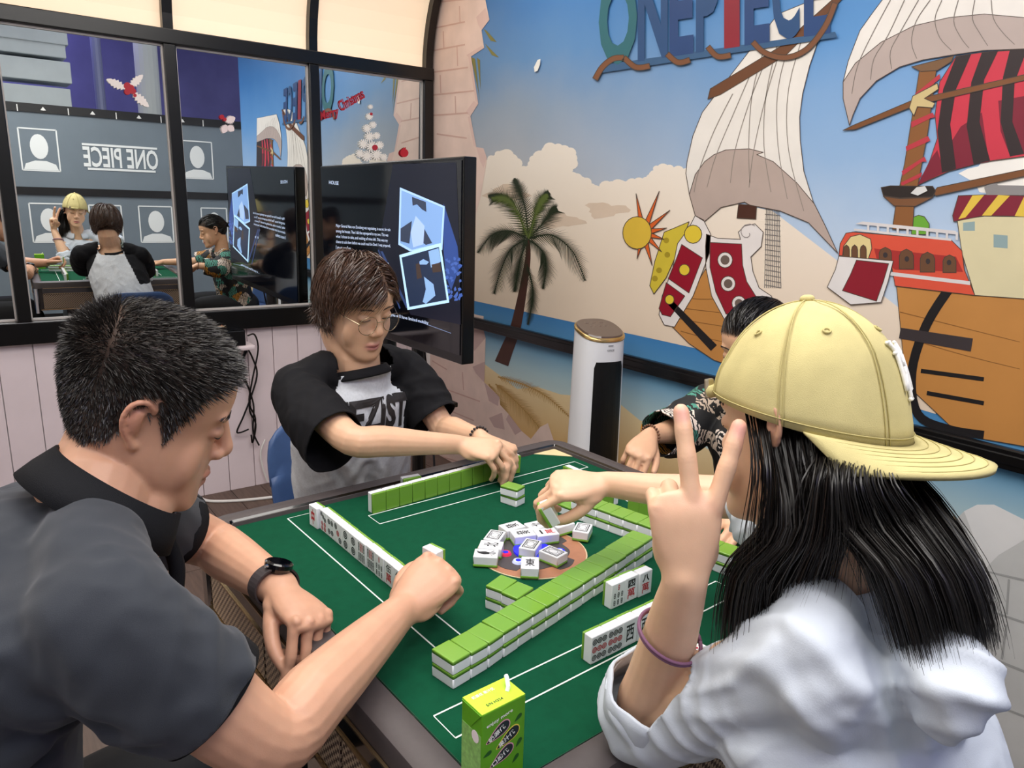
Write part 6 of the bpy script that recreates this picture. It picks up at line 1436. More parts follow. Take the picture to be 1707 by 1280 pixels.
    for s_ in (-1, 1): MB().poly([T(s_*.034+.0238*cos(2*pi*j/24), .1040, -.010+.0228*sin(2*pi*j/24)) for j in range(24)]).build('lens', M_lens, go)
    # raglan tee
    f_ = Vector((rt.y, -rt.x, 0));
    if f_.y > 0: f_ = -f_
    cR = Sr.lerp(Er, .80)+Vector((0, 0, -.012)); cL = Sl.lerp(El, .78)+Vector((0, 0, -.01))
    g = Skin()
    g.limb([Pv+Vector((0, 0, -.03)), Pv.lerp(Nb, .30)+Vector((0, .02, 0)), Pv.lerp(Nb, .6)+Vector((0, .005, 0)), Nb+Vector((0, .01, -.085)), Nb+Vector((0, -.002, -.046))], [(.165, .135), (.165, .130), (.168, .122), (.150, .102), (.092, .074)], 28, side=rt)
    g.limb([Sl, Sl.lerp(Nb, .5)+Vector((0, 0, .012)), Nb+Vector((0, 0.005, -.045)), Sr.lerp(Nb, .5)+Vector((0, 0, .012)), Sr], [.046, .046, .058, .046, .046], 20)
    g.limb([Sr, Sr.lerp(Er, .4)+Vector((-.01, 0, -.012)), cR+Vector((-.012, 0, -.016)), cR.lerp(Er, .8)+Vector((-.012, 0, -.02))], [.056, (.066, .068), (.070, .078), (.070, .080)], 22, side=(1, -.4, 0))
    g.limb([Sl, Sl.lerp(El, .4)+Vector((.006, 0, -.008)), cL+Vector((.004, 0, -.012)), cL.lerp(El, .8)], [.056, .064, (.064, .068), .064], 22, side=(1, -.4, 0))
    gm = g.fuse(.0058, 8, .5, 'raglan_tee'); dR = (Er-Sr).normalized(); dL = (El-Sl).normalized()
    fold(gm, .0045, 13, (.3, .1, -1), 5.2); fold(gm, .0025, 26, (.6, -.2, -1), 9.1)
    ua = (Er-Sr).normalized(); pleat(gm, [(ua+Vector((.3, 0, .5)), .034, .006, Sr+ua*.10, .13, 8, 2.0), ((El-Sl).normalized()+Vector((-.2, 0, .5)), .034, .006, Sl.lerp(El, .5), .11, 8, 5.0), (rt*.9+Vector((0, 0, .35)), .055, .006, Pv.lerp(Nb, .35)+f_*.12, .18, 6, 6.0)])
    crease(gm, [([Sr+Vector((.02, -.05, .0)), Sr+Vector((-.02, -.06, -.05)), cR+Vector((-.05, -.03, -.02))], .010, .006), ([Sr+Vector((.05, -.06, -.03)), Sr+Vector((.01, -.07, -.08)), cR+Vector((-.03, -.05, -.05))], .010, .006),
                ([Nb+Vector((-.02, -.07, -.08)), Nb+Vector((.01, -.10, -.12))], .010, .004), ([Pv.lerp(Nb, .5)+rt*.12+f_*.09, Pv.lerp(Nb, .3)+rt*.09+f_*.12, Pv.lerp(Nb, .1)+rt*.10+f_*.12], .014, .008), ([Pv.lerp(Nb, .5)+rt*.05+f_*.12, Pv.lerp(Nb, .2)+rt*.02+f_*.13], .016, .007)])
    axn = ((Hc+HR @ Vector((0, -.03, -.09))-Nb).normalized()+Vector((0, .1, .8))).normalized()
    cut(gm, [(cR+Vector((-.012, 0, -.016)), dR, .115), (cL, dL, .088, Nb-rt*.105, -rt), (Nb+Vector((.004, -.010, -.018)), axn, .092)])
    co2 = mco(gm); ds, ts = segdist(co2, Sr, cR); dl, tl = segdist(co2, Sl, cL); qq = co2-np.array(Nb); lat = np.abs(qq @ np.array(rt)); z = qq[:, 2]
    frn = qq @ np.array(f_)
    blk = (lat > np.interp(z, [-.30, -.20, -.12, -.05, .02], [.20, .150, .118, .085, .060])) & (z > -.21)
    blk |= (ds < .100) & (ts > .30) & (lat > .10); blk |= (dl < .088) & (tl > .30) & (lat > .10)
    gm.materials.clear(); M_t = mat('heather_grey_jersey', '#d4d8dd', .85, spec=.15, var=.10, vscale=160, bump=.2, bscale=900, wrinkle=.35, wscale=11); M_b = mat('black_jersey', '#17171a', .85, spec=.2, bump=.2, bscale=900, wrinkle=.35, wscale=11)
    gm.materials.append(M_t); gm.materials.append(M_b)
    mi = np.zeros(len(gm.polygons), dtype=np.int32)
    for p in gm.polygons:
        if np.mean(blk[list(p.vertices)]) > .5: mi[p.index] = 1
    gm.polygons.foreach_set('material_index', mi); gm.transform(Matrix.Translation(-O)); o = garment('raglan_tee', gm, P, None, .003)
    bt = bvh_of(gm)
    ax = (Hc+HR @ Vector((0, -.03, -.09))-Nb).normalized(); ax = (ax+Vector((0, .1, .8))).normalized()
    rg = collar_ring(Nb-O+Vector((.004, -.012, -.020)), ax, f_+Vector((0, 0, -.25)), [(.076, -.006), (.0690, .006), (.0700, .012), (.0745, .011), (.0850, -.007), (.0830, -.011)], n=48, rx=1.0, ry=1.0)
    b = MB(); b.ring_loft(rg[:-1]+[rg[0]], cap=False, closed=True); b.build('neck_band', M_b, P, True)
    # chest lettering, laid on the cloth
    vs, fs = text_fit('MEEZIST', .27, .088, bold=.045)
    cz = Nb.z-.125; cen = Vector((Nb.x, Nb.y, cz))-O
    def lay(a, b_):
        s0 = cen+(-rt)*(a-.028)+Vector((0, 0, b_+.012*cos(a*9)))+f_*.5; hit, n_, i_, d_ = bt.ray_cast(s0, -f_)
        return (hit+f_*.0022) if hit else (s0-f_*.40)
    # refine glyph edges so they follow the folds
    bm = bmesh.new(); vv = [bm.verts.new((a, b_, 0)) for a, b_ in vs]
    for f3 in fs:
        try: bm.faces.new([vv[i] for i in f3])
        except ValueError: pass
    bmesh.ops.triangulate(bm, faces=list(bm.faces)); bmesh.ops.subdivide_edges(bm, edges=[e for e in bm.edges if e.calc_length() > .012], cuts=2, use_grid_fill=True)
    bm.verts.index_update(); V2 = [lay(v.co.x, v.co.y) for v in bm.verts]; F2 = [tuple(v.index for v in f3.verts) for f3 in bm.faces]; bm.free()
    MB().add(V2, F2).build('chest_lettering', mat('dark_print', '#2a2728', .6), P)
    # trousers, shoes
    t = Skin(); t.limb([V(.01, .86, .49), V(.01, .80, .50)], [(.15, .11), (.15, .11)], 18, side=(1, 0, 0), sub=1)
    for s_ in (-1, 1):
        x = .01+s_*.09; t.limb([V(x, .80, .50), V(x+s_*.02, .60, .52), V(x+s_*.03, .47, .49), V(x+s_*.03, .49, .28), V(x+s_*.03, .50, .07)], [.075, .07, .058, .052, .048], 16)
    tm = t.fuse(.008, 5, .5, 'trousers'); tm.transform(Matrix.Translation(-O)); link('trousers', tm, P, mat('dark_trousers', '#1b1d22', .8), True)
    for s_ in (-1, 1):
        x = .01+s_*.12; t = Skin(); t.limb([V(x, .53, .045), V(x, .43, .045), V(x, .34, .035)], [(.036, .042), (.042, .04), (.036, .028)], 14, side=(1, 0, 0)); tm = t.fuse(.006, 3, .5, 'shoe'); tm.transform(Matrix.Translation(-O)); link('shoe', tm, P, M_white, True)
    # beaded bracelet on the left wrist
    wf = (Wl-El).normalized(); wc = Wl-wf*.012-O; a0 = wf.orthogonal().normalized(); b0 = wf.cross(a0); b = MB(); sk = Skin()
    for j in range(20):
        c_ = wc+(a0*cos(2*pi*j/20)+b0*sin(2*pi*j/20))*.0262; sk.ell(c_, (.0036, .0036, .0036), n=6)
    sk.mb.build('bead_bracelet', mat('dark_beads', '#241f20', .25), P, True)
    return P
BOY = boy()
tile('green-backed tile held upright at the end of the far player\'s row', 'tiles held in fingers', basis(*(lambda y, n: (y.cross(n), y, n))(Vector((.05, 0, 1)).normalized(), dirT(rad(80))), tw(0.222, 0.350, TLN/2+0.002)), 'C4')
# ================================================================== girl in the yellow cap
def girl():
    P = empty('person', (-.06, -.72, 0.0)); tag(P, 'girl in a yellow backwards cap and white hooded shirt making a peace sign', 'person'); O = Vector(P.location)
    f = dirv(92, 0); r = Vector((f.y, -f.x, 0)); k = .91
    HR = frame(dirv(90, 8), (0, 0, 1)) @ Matrix.Rotation(rad(5), 3, 'Y')
    ear = V(at(1283, 724, .720)); Hc = ear+HR @ (Vector((.080, .008, .002))*k)
    Nb = Hc-f*.045+Vector((0, 0, -.165)); Sl = V(at(1350, 1085, .680)); Sr = Nb+r*.150+Vector((0, 0, -.045))
    El = V(at(1083, 1180, .860)); Wl = V(at(1143, 966, .720)); Er = V(at(1262, 836, 1.11)); Wr = V(at(1008, 806, 1.235))
    sh = Skin(); head(sh, Hc, HR, k, wide=.99, nose=.70, jaw=.96, lips=1.05)
    sh.limb([Hc+HR @ Vector((0, -.028, -.04)), Hc+HR @ Vector((0, -.034, -.09)), Nb+Vector((0, 0, .02)), Nb+Vector((0, 0, -.06))], [.050, .046, .048, .048], 18)
    sh.limb([Hc+HR @ Vector((0, .02, -.09)), Nb+f*.035+Vector((0, 0, -.01)), Nb+f*.03+Vector((0, 0, -.07))], [.032, .034, .036], 14)
    Pv = V(-.03, -.775, .48)
    sh.limb([Pv, Pv.lerp(Nb, .5), Nb+Vector((0, 0, -.10)), Nb], [(.11, .08), (.11, .08), (.11, .07), (.05, .045)], 18, side=r)
    sh.limb([Sl, Nb+Vector((0, 0, -.065)), Sr], [.034, .036, .034], 14)
    d_ = Wl-El
    sh.limb([Sl, Sl.lerp(El, .5), El, El.lerp(Wl, .25), El.lerp(Wl, .62), Wl], [.038, .038, .0365, .0350, .0285, (.0235, .0180)], 18, side=V(RT))
    sh.limb([Sr, Sr.lerp(Er, .5), Er, Er.lerp(Wr, .28), Er.lerp(Wr, .65), Wr], [.038, .037, .033, .0335, .0265, (.0225, .019)], 16, side=(0, 0, 1))
    # small wrist bone
    toc = V(-FW); sh.ell(Wl+V(UP)*.002+toc*.0130-V(RT)*.005, (.0070, .0070, .0065))
    tips = {}; nails = []
    fL = V(at(1141, 818, .716))-Wl; RL = hframe(fL, toc+Vector((-.10, .06, .10)), False)
    nails += hand(sh, Wl, RL, .885, {'i': (2, 7, 4), 'm': (6, 6, 5), 'r': (76, 98, 45), 'p': (72, 98, 45)}, {'i': 19, 'm': -5, 'r': -5, 'p': -8}, thumb=[(.019, .020, -.012), (.024, .044, -.030), (.006, .062, -.040), (-.012, .070, -.042)], tips=tips, palm_t=1.1, fr=1.30, kn=.0030)
    fR = V(at(908, 812, 1.225))-Wr; RR = hframe(fR, Vector((-.15, -.35, 1)), True)
    nails += hand(sh, Wr, RR, .93, {'i': (34, 58, 34), 'm': (42, 62, 34), 'r': (52, 66, 34), 'p': (58, 68, 34)}, {'i': 2, 'm': 0, 'r': -3, 'p': -6}, thumb=[(.020, .022, -.010), (.036, .050, -.030), (.036, .078, -.048), (.026, .102, -.060)], palm_t=1.15)
    me = sh.fuse(.0024, 2, .5, 'body'); soften_face(me, HR, Hc, k); wrist_soft(me, [Wr, Wl]); co = mco(me)
    def scalp(x, y, z):
        h = np.interp(y, [-.11, -.09, -.05, -.02, .01, .03, .05, .075, .10], [-.060, -.058, -.045, -.02, .02, .03, .045, .058, .064]); return sm(z, h-.006, h+.006)*(y < .115)*(y > -.112)*(np.abs(x) < .080)
    col = head_tint(co, HR, Hc, k, '#e3b999', '#cc7478', '#17120f', lambda x, y, z: scalp(x, y, z)*.95, blush=.10); nail_tint(col, co, nails, '#dba39b'); joint_lines(col, co, tips['joints'])
    # pinker fingertips and knuckles on the raised hand
    for t_ in ('i', 'm'):
        w_ = np.exp(-(np.linalg.norm(co-np.array(tips[t_]), axis=1)/.013)**2)*.35; col = col*(1-w_[:, None])+np.array(lin('#e0948a')[:3])*w_[:, None]
    for fg in 'imrp':
        kp = np.array(Wl+RL @ (Vector((FING[fg][0], FING[fg][1], .008))*.885)); w_ = np.exp(-(np.linalg.norm(co-kp, axis=1)/.010)**2)*.22; col = col*(1-w_[:, None])+np.array(lin('#dd9c8c')[:3])*w_[:, None]
    me.transform(Matrix.Translation(-O)); paint(me, col); link('body', me, P, M_skin, True); bv = bvh_of(me)
    # skin creases over the raised finger joints
    M_cr = mat('skin_crease', '#c9957c', .6)
    b = MB()
    M_h = hair_mat('long_black_hair', '#120e0d', .38, .45, .4)
    eyebrow(P, HR, Hc-O, k, M_h, 70, bv=bv, thick=.0022); lash(P, HR, Hc-O, k, M_lash, bv=bv)
    # ---- long hair in two falls
    T = lambda x, y, z: Hc+HR @ (Vector((x, y, z))*k)
    rs = random.Random(7); h = Hair(); random.seed(5)
    def fall(n, roots, way, end, jit, w=(.0006, .0011)):
        for i in range(n):
            t = rs.random(); r0 = roots(t); u, v = lerp(-1.55, 1.55, t)+rs.gauss(0, .22), rs.gauss(0, .8)
            pts = [r0]
            for (c_, a_, b_) in way: pts.append(c_+a_*u+b_*v)
            ec, ea, eb = end; drop = rs.random()**1.6
            e = ec+ea*u+eb*v; pts.append(e); pp = cr(pts, 4)
            L_ = len(pp); cutn = max(6, int(L_*(1-.22*drop)))
            wob = Vector((rs.gauss(0, jit), rs.gauss(0, jit), 0))
            pp = [p+wob*((j/L_)**1.5) for j, p in enumerate(pp[:cutn])]
            h.strand([p-O for p in pp], rs.uniform(*w))
    A_ = lambda px, py, d: V(at(px, py, d))
    sr_, su_, sf_ = V(RT), V(UP), V(FW)
    # left fall: from temple and behind the ear, in front of the left shoulder
    def rootL(t):
        a = rad(lerp(-68, 30, t)); return T(-.080*cos(a), -.004+.10*sin(a)*-1.0*1.0 if False else -.004-.098*math.sin(rad(lerp(-20, 72, t))), .012-.025*t) if False else T(-.073*cos(rad(lerp(-8, 66, t))), -.010-.088*math.sin(rad(lerp(-8, 66, t))), .010-.02*t)
    fall(4200, rootL, [(A_(1345, 860, .700), sr_*.020+su_*.004, sf_*.015), (A_(1296, 960, .730), sr_*.026, sf_*.015)], (A_(1284, 1100, .740), sr_*.028+su_*.006, sf_*.014), .004)
    # thin locks before the ear
    def rootT(t): return T(-.072, .030-.03*t, .018)
    fall(60, rootT, [(A_(1274, 780, .690), sr_*.006, sf_*.006), (A_(1268, 880, .700), sr_*.008, sf_*.008)], (A_(1262, 1030, .705), sr_*.014, sf_*.010), .006, (.0005, .0009))
    # right fall: from the back and right, over the back
    def rootR(t): a = rad(lerp(66, 150, t)); return T(-.070*cos(a), -.008-.088*sin(a), -.010)
    fall(5600, rootR, [(A_(1466, 835, .690), sr_*.026+su_*.004, sf_*.014), (A_(1538, 950, .645), sr_*.025, sf_*.018)], (A_(1584, 1104, .640), sr_*.022+su_*.006, sf_*.016), .004)
    def rootM(t): a = rad(lerp(30, 100, t)); return T(-.070*cos(a), -.008-.088*sin(a), -.010)
    fall(260, rootM, [(A_(1420, 800, .655), sr_*.022, sf_*.012), (A_(1450, 900, .660), sr_*.040, sf_*.012)], (A_(1470, 1010, .655), sr_*.070, sf_*.012), .01, (.0004, .0009))
    h.build('hair', M_h, P)
    # ---- cap, worn backwards
    C = empty('cap', tuple(Hc-O), parent=P); CR = frame(dirv(105, 9), (0, 0, 1)) @ Matrix.Rotation(rad(5), 3, 'Y')
    cen = Vector((0, -.004, .024))*k; rx, ry, rz = .0925*k, .1075*k, .1280*k
    M_cap = mat('pale_yellow_twill', '#cbbf87', .8, spec=.2, var=.10, vscale=28, bump=.25, bscale=1300)
    def dome(a, e, off=0.0):                       # a azimuth (0 = face, 90 = left), e elevation
        x = -sin(a)*cos(e); y = cos(a)*cos(e); z = sin(e)
        pz = .026*cos(a)-.004                            # lower at the back
        q = Vector((x*(rx+off), y*(ry+off), max(-.0, z)*(rz+off)+ pz*max(0, 1-e/.55) -.006))
        return CR @ (cen+q)
    rings = []
    for i in range(15):
        e = (pi/2)*(i/15)**.92*.995
        rings.append([dome(2*pi*j/64, e)*1.0+CR @ Vector((0, 0, .0022*abs(math.sin(3*(2*pi*j/64)))*-1*(1 if 0 < i < 14 else 0))) for j in range(64)])
    mb = MB(); mb.ring_loft(rings, cap=False); mb.add([CR @ (cen+Vector((0, 0, rz-.006)))], []); n0 = len(mb.v)-1; b0 = 14*64; mb.f += [(b0+j, b0+(j+1) % 64, n0) for j in range(64)]; mb.mi += [0]*64
    o = mb.build('crown', M_cap, C, True); s = o.modifiers.new('s', 'SOLIDIFY'); s.thickness = .0025
    M_seam = mat('cap_seam', '#b8ac72', .8)
    for j in range(6):
        a = pi/6+pi/3*j
        for da in (-.025, .025): MB().tube([dome(a+da*cos(e_), e_, .0008) for e_ in [pi/2*.97*q/16 for q in range(17)]], .0007, 5).build('seam', M_seam, C, True)
    MB().tube([dome(2*pi*j/64, .055, .0008) for j in range(65)], .0007, 5).build('seam', M_seam, C, True)
    sk = Skin(); sk.ell(CR @ (cen+Vector((0, 0, rz-.004))), (.0075, .0075, .0045), CR, 8); sk.mb.build('button', M_cap, C, True)
    for a in (60, 120, 180, 240, 300, 0):
        c_ = dome(rad(a), .82, .0006); nn = (c_-CR @ cen).normalized(); u_ = nn.orthogonal().normalized(); v_ = nn.cross(u_)
        MB().tube([c_+(u_*cos(2*pi*j/14)+v_*sin(2*pi*j/14))*.0034 for j in range(15)], .0011, 6).build('eyelet', M_seam, C, True)
    # bill over the nape side
    def bill(u, v):
        a = pi+rad(78)*u; b_ = dome(a, .0, .0); rim_ = Vector((0, -1, 0)); ext = .070*(1-.42*abs(u)**2.6)*v
        side = -sin(a)
        q = CR.transposed() @ b_
        q = q+Vector((side*.010*v*0.6, -ext*.97, -.20*ext-.026*u*u*v-.003*v))
        return CR @ q
    nu, nv = 28, 8; vs = [bill(-1+2*i/nu, j/nv) for j in range(nv+1) for i in range(nu+1)]
    mb = MB(); mb.add(vs, [(j*(nu+1)+i, j*(nu+1)+i+1, (j+1)*(nu+1)+i+1, (j+1)*(nu+1)+i) for j in range(nv) for i in range(nu)])
    o = mb.build('bill', M_cap, C, True); s = o.modifiers.new('s', 'SOLIDIFY'); s.thickness = .005; s.offset = 0
    for v in (.18, .32, .46, .60, .74, .90):
        MB().tube([bill(-.94+1.88*i/30, v)+CR @ Vector((0, 0, .0030)) for i in range(31)], .00055, 4).build('stitch_line', M_seam, C, True)
    # rear strap and buckle over the forehead
    MB().tube([dome(rad(a), .02, .002) for a in range(-22, 24, 4)], .0065, 8).build('strap', M_cap, C, True)
    c_ = dome(rad(12), .04, .006); MB().box(c_, (.014, .006, .022), M=CR, bev=.002).build('buckle', mat('buckle_metal', '#b9ae98', .3, metal=.8), C)
    # embroidered interlocking letters above the bill
    M_em = mat('white_embroidery', '#f4f4ef', .7, bump=.3, bscale=700)
    def dec(x, y): a = pi+(x*-1)/ry*1.0; e = .46+y/rz; return dome(a, e, .0022)
    for seg in ([(-.013, -.016), (-.012, .008)], [(-.013, .008), (.010, -.016)], [(.010, -.016), (.011, .010)], [(-.017, .021), (.0, .0), (.016, .022)], [(.0, .0), (.0, -.022)], [(-.017, .008), (-.008, .008)], [(-.017, -.016), (-.009, -.016)], [(.006, .010), (.016, .010)], [(-.021, .021), (-.013, .021)], [(.012, .022), (.020, .022)], [(-.005, -.022), (.005, -.022)]):
        pts = [Vector((x, y, 0)) for x, y in seg]; fine = []
        for i in range(len(pts)-1): fine += [pts[i].lerp(pts[i+1], q/6) for q in range(6)]
        fine.append(pts[-1]); MB().tube([dec(p.x, p.y) for p in fine], .0021, 6).build('emblem_stroke', M_em, C, True)
    # ---- white hooded shirt with rolled sleeves
    g = Skin()
    g.limb([Pv+Vector((0, 0, -.03)), Pv.lerp(Nb, .35)-f*.01, Pv.lerp(Nb, .65)-f*.01, Nb+Vector((0, 0, -.105))-f*.005, Nb+Vector((0, 0, -.05))], [(.155, .125), (.150, .125), (.160, .118), (.150, .095), (.085, .060)], 28, side=r)
    g.limb([Sl, Sl.lerp(Nb, .5)+Vector((0, 0, .000)), Nb+Vector((0, 0, -.05)), Sr.lerp(Nb, .5)+Vector((0, 0, .000)), Sr], [.047, .044, .055, .044, .050], 20)
    cL = El.lerp(Wl, .16); dL = (Wl-El).normalized()
    g.limb([Sl, Sl.lerp(El, .35)+Vector((0, -.006, -.008)), Sl.lerp(El, .75)+Vector((0, 0, -.020)), El+Vector((-.004, .008, -.020)), cL, El.lerp(Wl, .24)], [.048, .050, .051, .053, .0530, .051], 24)
    cR = Er.lerp(Wr, .10); dR = (Wr-Er).normalized()
    g.limb([Sr, Sr.lerp(Er, .5)+Vector((0, 0, -.012)), Er+Vector((0, 0, -.012)), cR, Er.lerp(Wr, .16)], [.056, .060, .058, .050, .048], 22)
    g.limb([Sl-f*.015+Vector((0, 0, -.02)), Nb-f*.045+Vector((0, 0, -.085)), Sr-f*.015+Vector((0, 0, -.02))], [.050, .078, .050], 22)
    # hood lying on the back
    g.limb([Nb-r*.085+f*.02+Vector((0, 0, -.015)), Nb-r*.075-f*.055+Vector((0, 0, -.035)), Nb-f*.105+Vector((0, 0, -.080)), Nb+r*.080-f*.060+Vector((0, 0, -.035)), Nb+r*.085+f*.02+Vector((0, 0, -.015))], [.022, .034, .046, .034, .022], 18)
    g.limb([Nb-f*.085+r*.03+Vector((0, 0, -.07)), V(at(1590, 1130, .62)), V(at(1570, 1195, .63))], [.045, .040, .022], 18)
    gm = g.fuse(.0045, 9, .5, 'hooded_shirt')
    fold(gm, .0020, 14, (.1, .8, -.7), 2.2)
    ua = (El-Sl).normalized(); pleat(gm, [(ua*.8+V(UP)*.25+V(RT)*.35, .030, .0085, El+ua*-.05, .11, 9, 1.0), (ua*.5+V(UP)*.9+V(RT)*.1, .036, .0075, Sl+ua*.07, .10, 8, 4.0), (V(RT)*.75+V(UP)*.6, .048, .0075, V(at(1440, 1160, .66)), .15, 7, 7.0), (V(RT)*.3+V(UP)*.9, .034, .007, V(at(1575, 1130, .62)), .09, 9, 9.0), (V(UP)*.9+V(RT)*-.4, .030, .007, Er, .10, 9, 3.0)])
    cut(gm, [(cL, dL, .10, El, dL-(Sl-El).normalized()), (cR, dR, .10, Er, dR-(Sr-Er).normalized())]); gm.transform(Matrix.Translation(-O))
    M_ws = mat('white_cotton', '#ccd4de', .8, spec=.2, var=.03, vscale=12, bump=.12, bscale=700, wrinkle=.45, wscale=10)
    garment('hooded_shirt', gm, P, M_ws, .003)
    rg = collar_ring(Nb-O+Vector((0, 0, -.016)), Vector((0, .25, 1)), f, [(.070, -.006), (.060, .014), (.0615, .024), (.067, .023), (.084, -.002), (.088, -.014)], gap=.35)
    b = MB(); b.ring_loft(rg, cap=True, closed=False); o = b.build('collar', M_ws, P, True); s = o.modifiers.new('s', 'SOLIDIFY'); s.thickness = .002
    # rolled cuff
    def cuff(c_, d_, rad_, nm_):
        sv = d_.orthogonal().normalized(); s2 = d_.cross(sv); rings = []
        for hh, rr in ((-.045, rad_*1.0), (-.030, rad_*1.06), (-.008, rad_*1.05), (.004, rad_*.99), (.005, rad_*.93)):
            rings.append([c_-O+d_*(hh+.003*sin(5*2*pi*j/40+hh*60))+(sv*cos(2*pi*j/40)+s2*sin(2*pi*j/40))*(rr+.0018*sin(7*2*pi*j/40)) for j in range(40)])
        b = MB(); b.ring_loft(rings, cap=False); o = b.build(nm_, M_ws, P, True); s = o.modifiers.new('s', 'SOLIDIFY'); s.thickness = .003
    cuff(cL+dL*.004, dL, .0545, 'rolled_cuff'); cuff(cR+dR*.004, dR, .050, 'rolled_cuff')
    # hair tie on the left forearm
    tc_ = El.lerp(Wl, .60)-O; a0 = (V(RT)-dL*V(RT).dot(dL)).normalized(); b0 = dL.cross(a0); tilt = .30
    for off in (0, .0035):
        MB().tube([tc_+a0*cos(2*pi*j/40)*.0345+b0*sin(2*pi*j/40)*.0335+dL*(-tilt*.0365*cos(2*pi*j/40)+off+.0012*sin(4*pi*j/40)) for j in range(41)], .0019, 6).build('hair_tie', mat('mauve_elastic', '#7d5570', .7), P, True)
    sk = Skin(); sk.ell(Hc-O+HR @ (Vector((-.0835, .002, -.028))*k), (.003, .003, .003), n=6); sk.mb.build('earring', M_chrome, P, True)
    # trousers and shoes
    t = Skin(); t.limb([V(.02, -.86, .49), V(.02, -.80, .50)], [(.15, .11), (.15, .11)], 18, side=(1, 0, 0), sub=1)
    for s_ in (-1, 1):
        x = .02+s_*.09; t.limb([V(x, -.80, .50), V(x+s_*.02, -.62, .52), V(x+s_*.03, -.50, .49), V(x+s_*.03, -.52, .28), V(x+s_*.03, -.53, .07)], [.075, .07, .056, .050, .046], 16)
    tm = t.fuse(.008, 5, .5, 'trousers'); tm.transform(Matrix.Translation(-O)); link('trousers', tm, P, mat('grey_trousers', '#3a3d45', .8), True)
    for s_ in (-1, 1):
        x = .02+s_*.12; t = Skin(); t.limb([V(x, -.56, .045), V(x, -.47, .045), V(x, -.39, .035)], [(.034, .042), (.040, .04), (.034, .028)], 14, side=(1, 0, 0)); tm = t.fuse(.006, 3, .5, 'shoe'); tm.transform(Matrix.Translation(-O)); link('shoe', tm, P, M_white, True)
    return P, RR, Wr
GIRL, RRg, Wrg = girl()
_c = Wrg+RRg @ (Vector((.024, .106, -.038))*.93)
_n = (V(RT)*.85+V(UP)*.45-V(FW)*.1).normalized(); _y = V(UP)*.7-V(RT)*.45-V(FW)*.35; _y = (_y-_n*_y.dot(_n)).normalized()
tile('tile pinched between finger and thumb in the reaching hand over the wall', 'tiles held in fingers', basis(_y.cross(_n), _y, _n, _c), None)
# ================================================================== player in the tropical-print shirt (behind the girl)
def tropical_mat():
    M = bpy.data.materials.new('tropical_print'); M.use_nodes = True; nt = M.node_tree; b = nt.nodes['Principled BSDF']; b.inputs['Roughness'].default_value = .7
    tc = nt.nodes.new('ShaderNodeTexCoord')
    n = nt.nodes.new('ShaderNodeTexNoise'); n.inputs['Scale'].default_value = 9; nt.links.new(tc.outputs['Object'], n.inputs[0])
    ad = nt.nodes.new('ShaderNodeMix'); ad.data_type = 'VECTOR'; ad.inputs[0].default_value = .10; nt.links.new(tc.outputs['Object'], ad.inputs[4]); nt.links.new(n.outputs['Color'], ad.inputs[5])
    vo = nt.nodes.new('ShaderNodeTexVoronoi'); vo.inputs['Scale'].default_value = 20; nt.links.new(ad.outputs[1], vo.inputs[0])
    sp = nt.nodes.new('ShaderNodeSeparateColor'); nt.links.new(vo.outputs['Color'], sp.inputs[0])
    r = nt.nodes.new('ShaderNodeValToRGB'); cr_ = r.color_ramp; cr_.interpolation = 'CONSTANT'
    st_ = [(0, '#17181a'), (.22, '#4f9a88'), (.40, '#1a1a1c'), (.50, '#efe0d4'), (.72, '#c98b2e'), (.82, '#c9b6a4'), (.93, '#222')]
    st_[-1] = (.93, '#202022')
    while len(cr_.elements) < len(st_): cr_.elements.new(.5)
    for e, (p, c) in zip(cr_.elements, st_): e.position = p; e.color = lin(c)
    nt.links.new(sp.outputs[0], r.inputs[0])
    wv = nt.nodes.new('ShaderNodeTexWave'); wv.inputs['Scale'].default_value = 34; wv.inputs['Distortion'].default_value = 9; wv.inputs['Detail'].default_value = 2; wv.inputs['Detail Scale'].default_value = 1.4; nt.links.new(tc.outputs['Object'], wv.inputs[0])
    cp = nt.nodes.new('ShaderNodeMath'); cp.operation = 'GREATER_THAN'; cp.inputs[1].default_value = .55; nt.links.new(wv.outputs['Fac'], cp.inputs[0])
    mx = nt.nodes.new('ShaderNodeMix'); mx.data_type = 'RGBA'; mx.inputs[7].default_value = lin('#17181a'); nt.links.new(cp.outputs[0], mx.inputs[0]); nt.links.new(r.outputs[0], mx.inputs[6]); nt.links.new(mx.outputs[2], b.inputs['Base Color'])
    return M
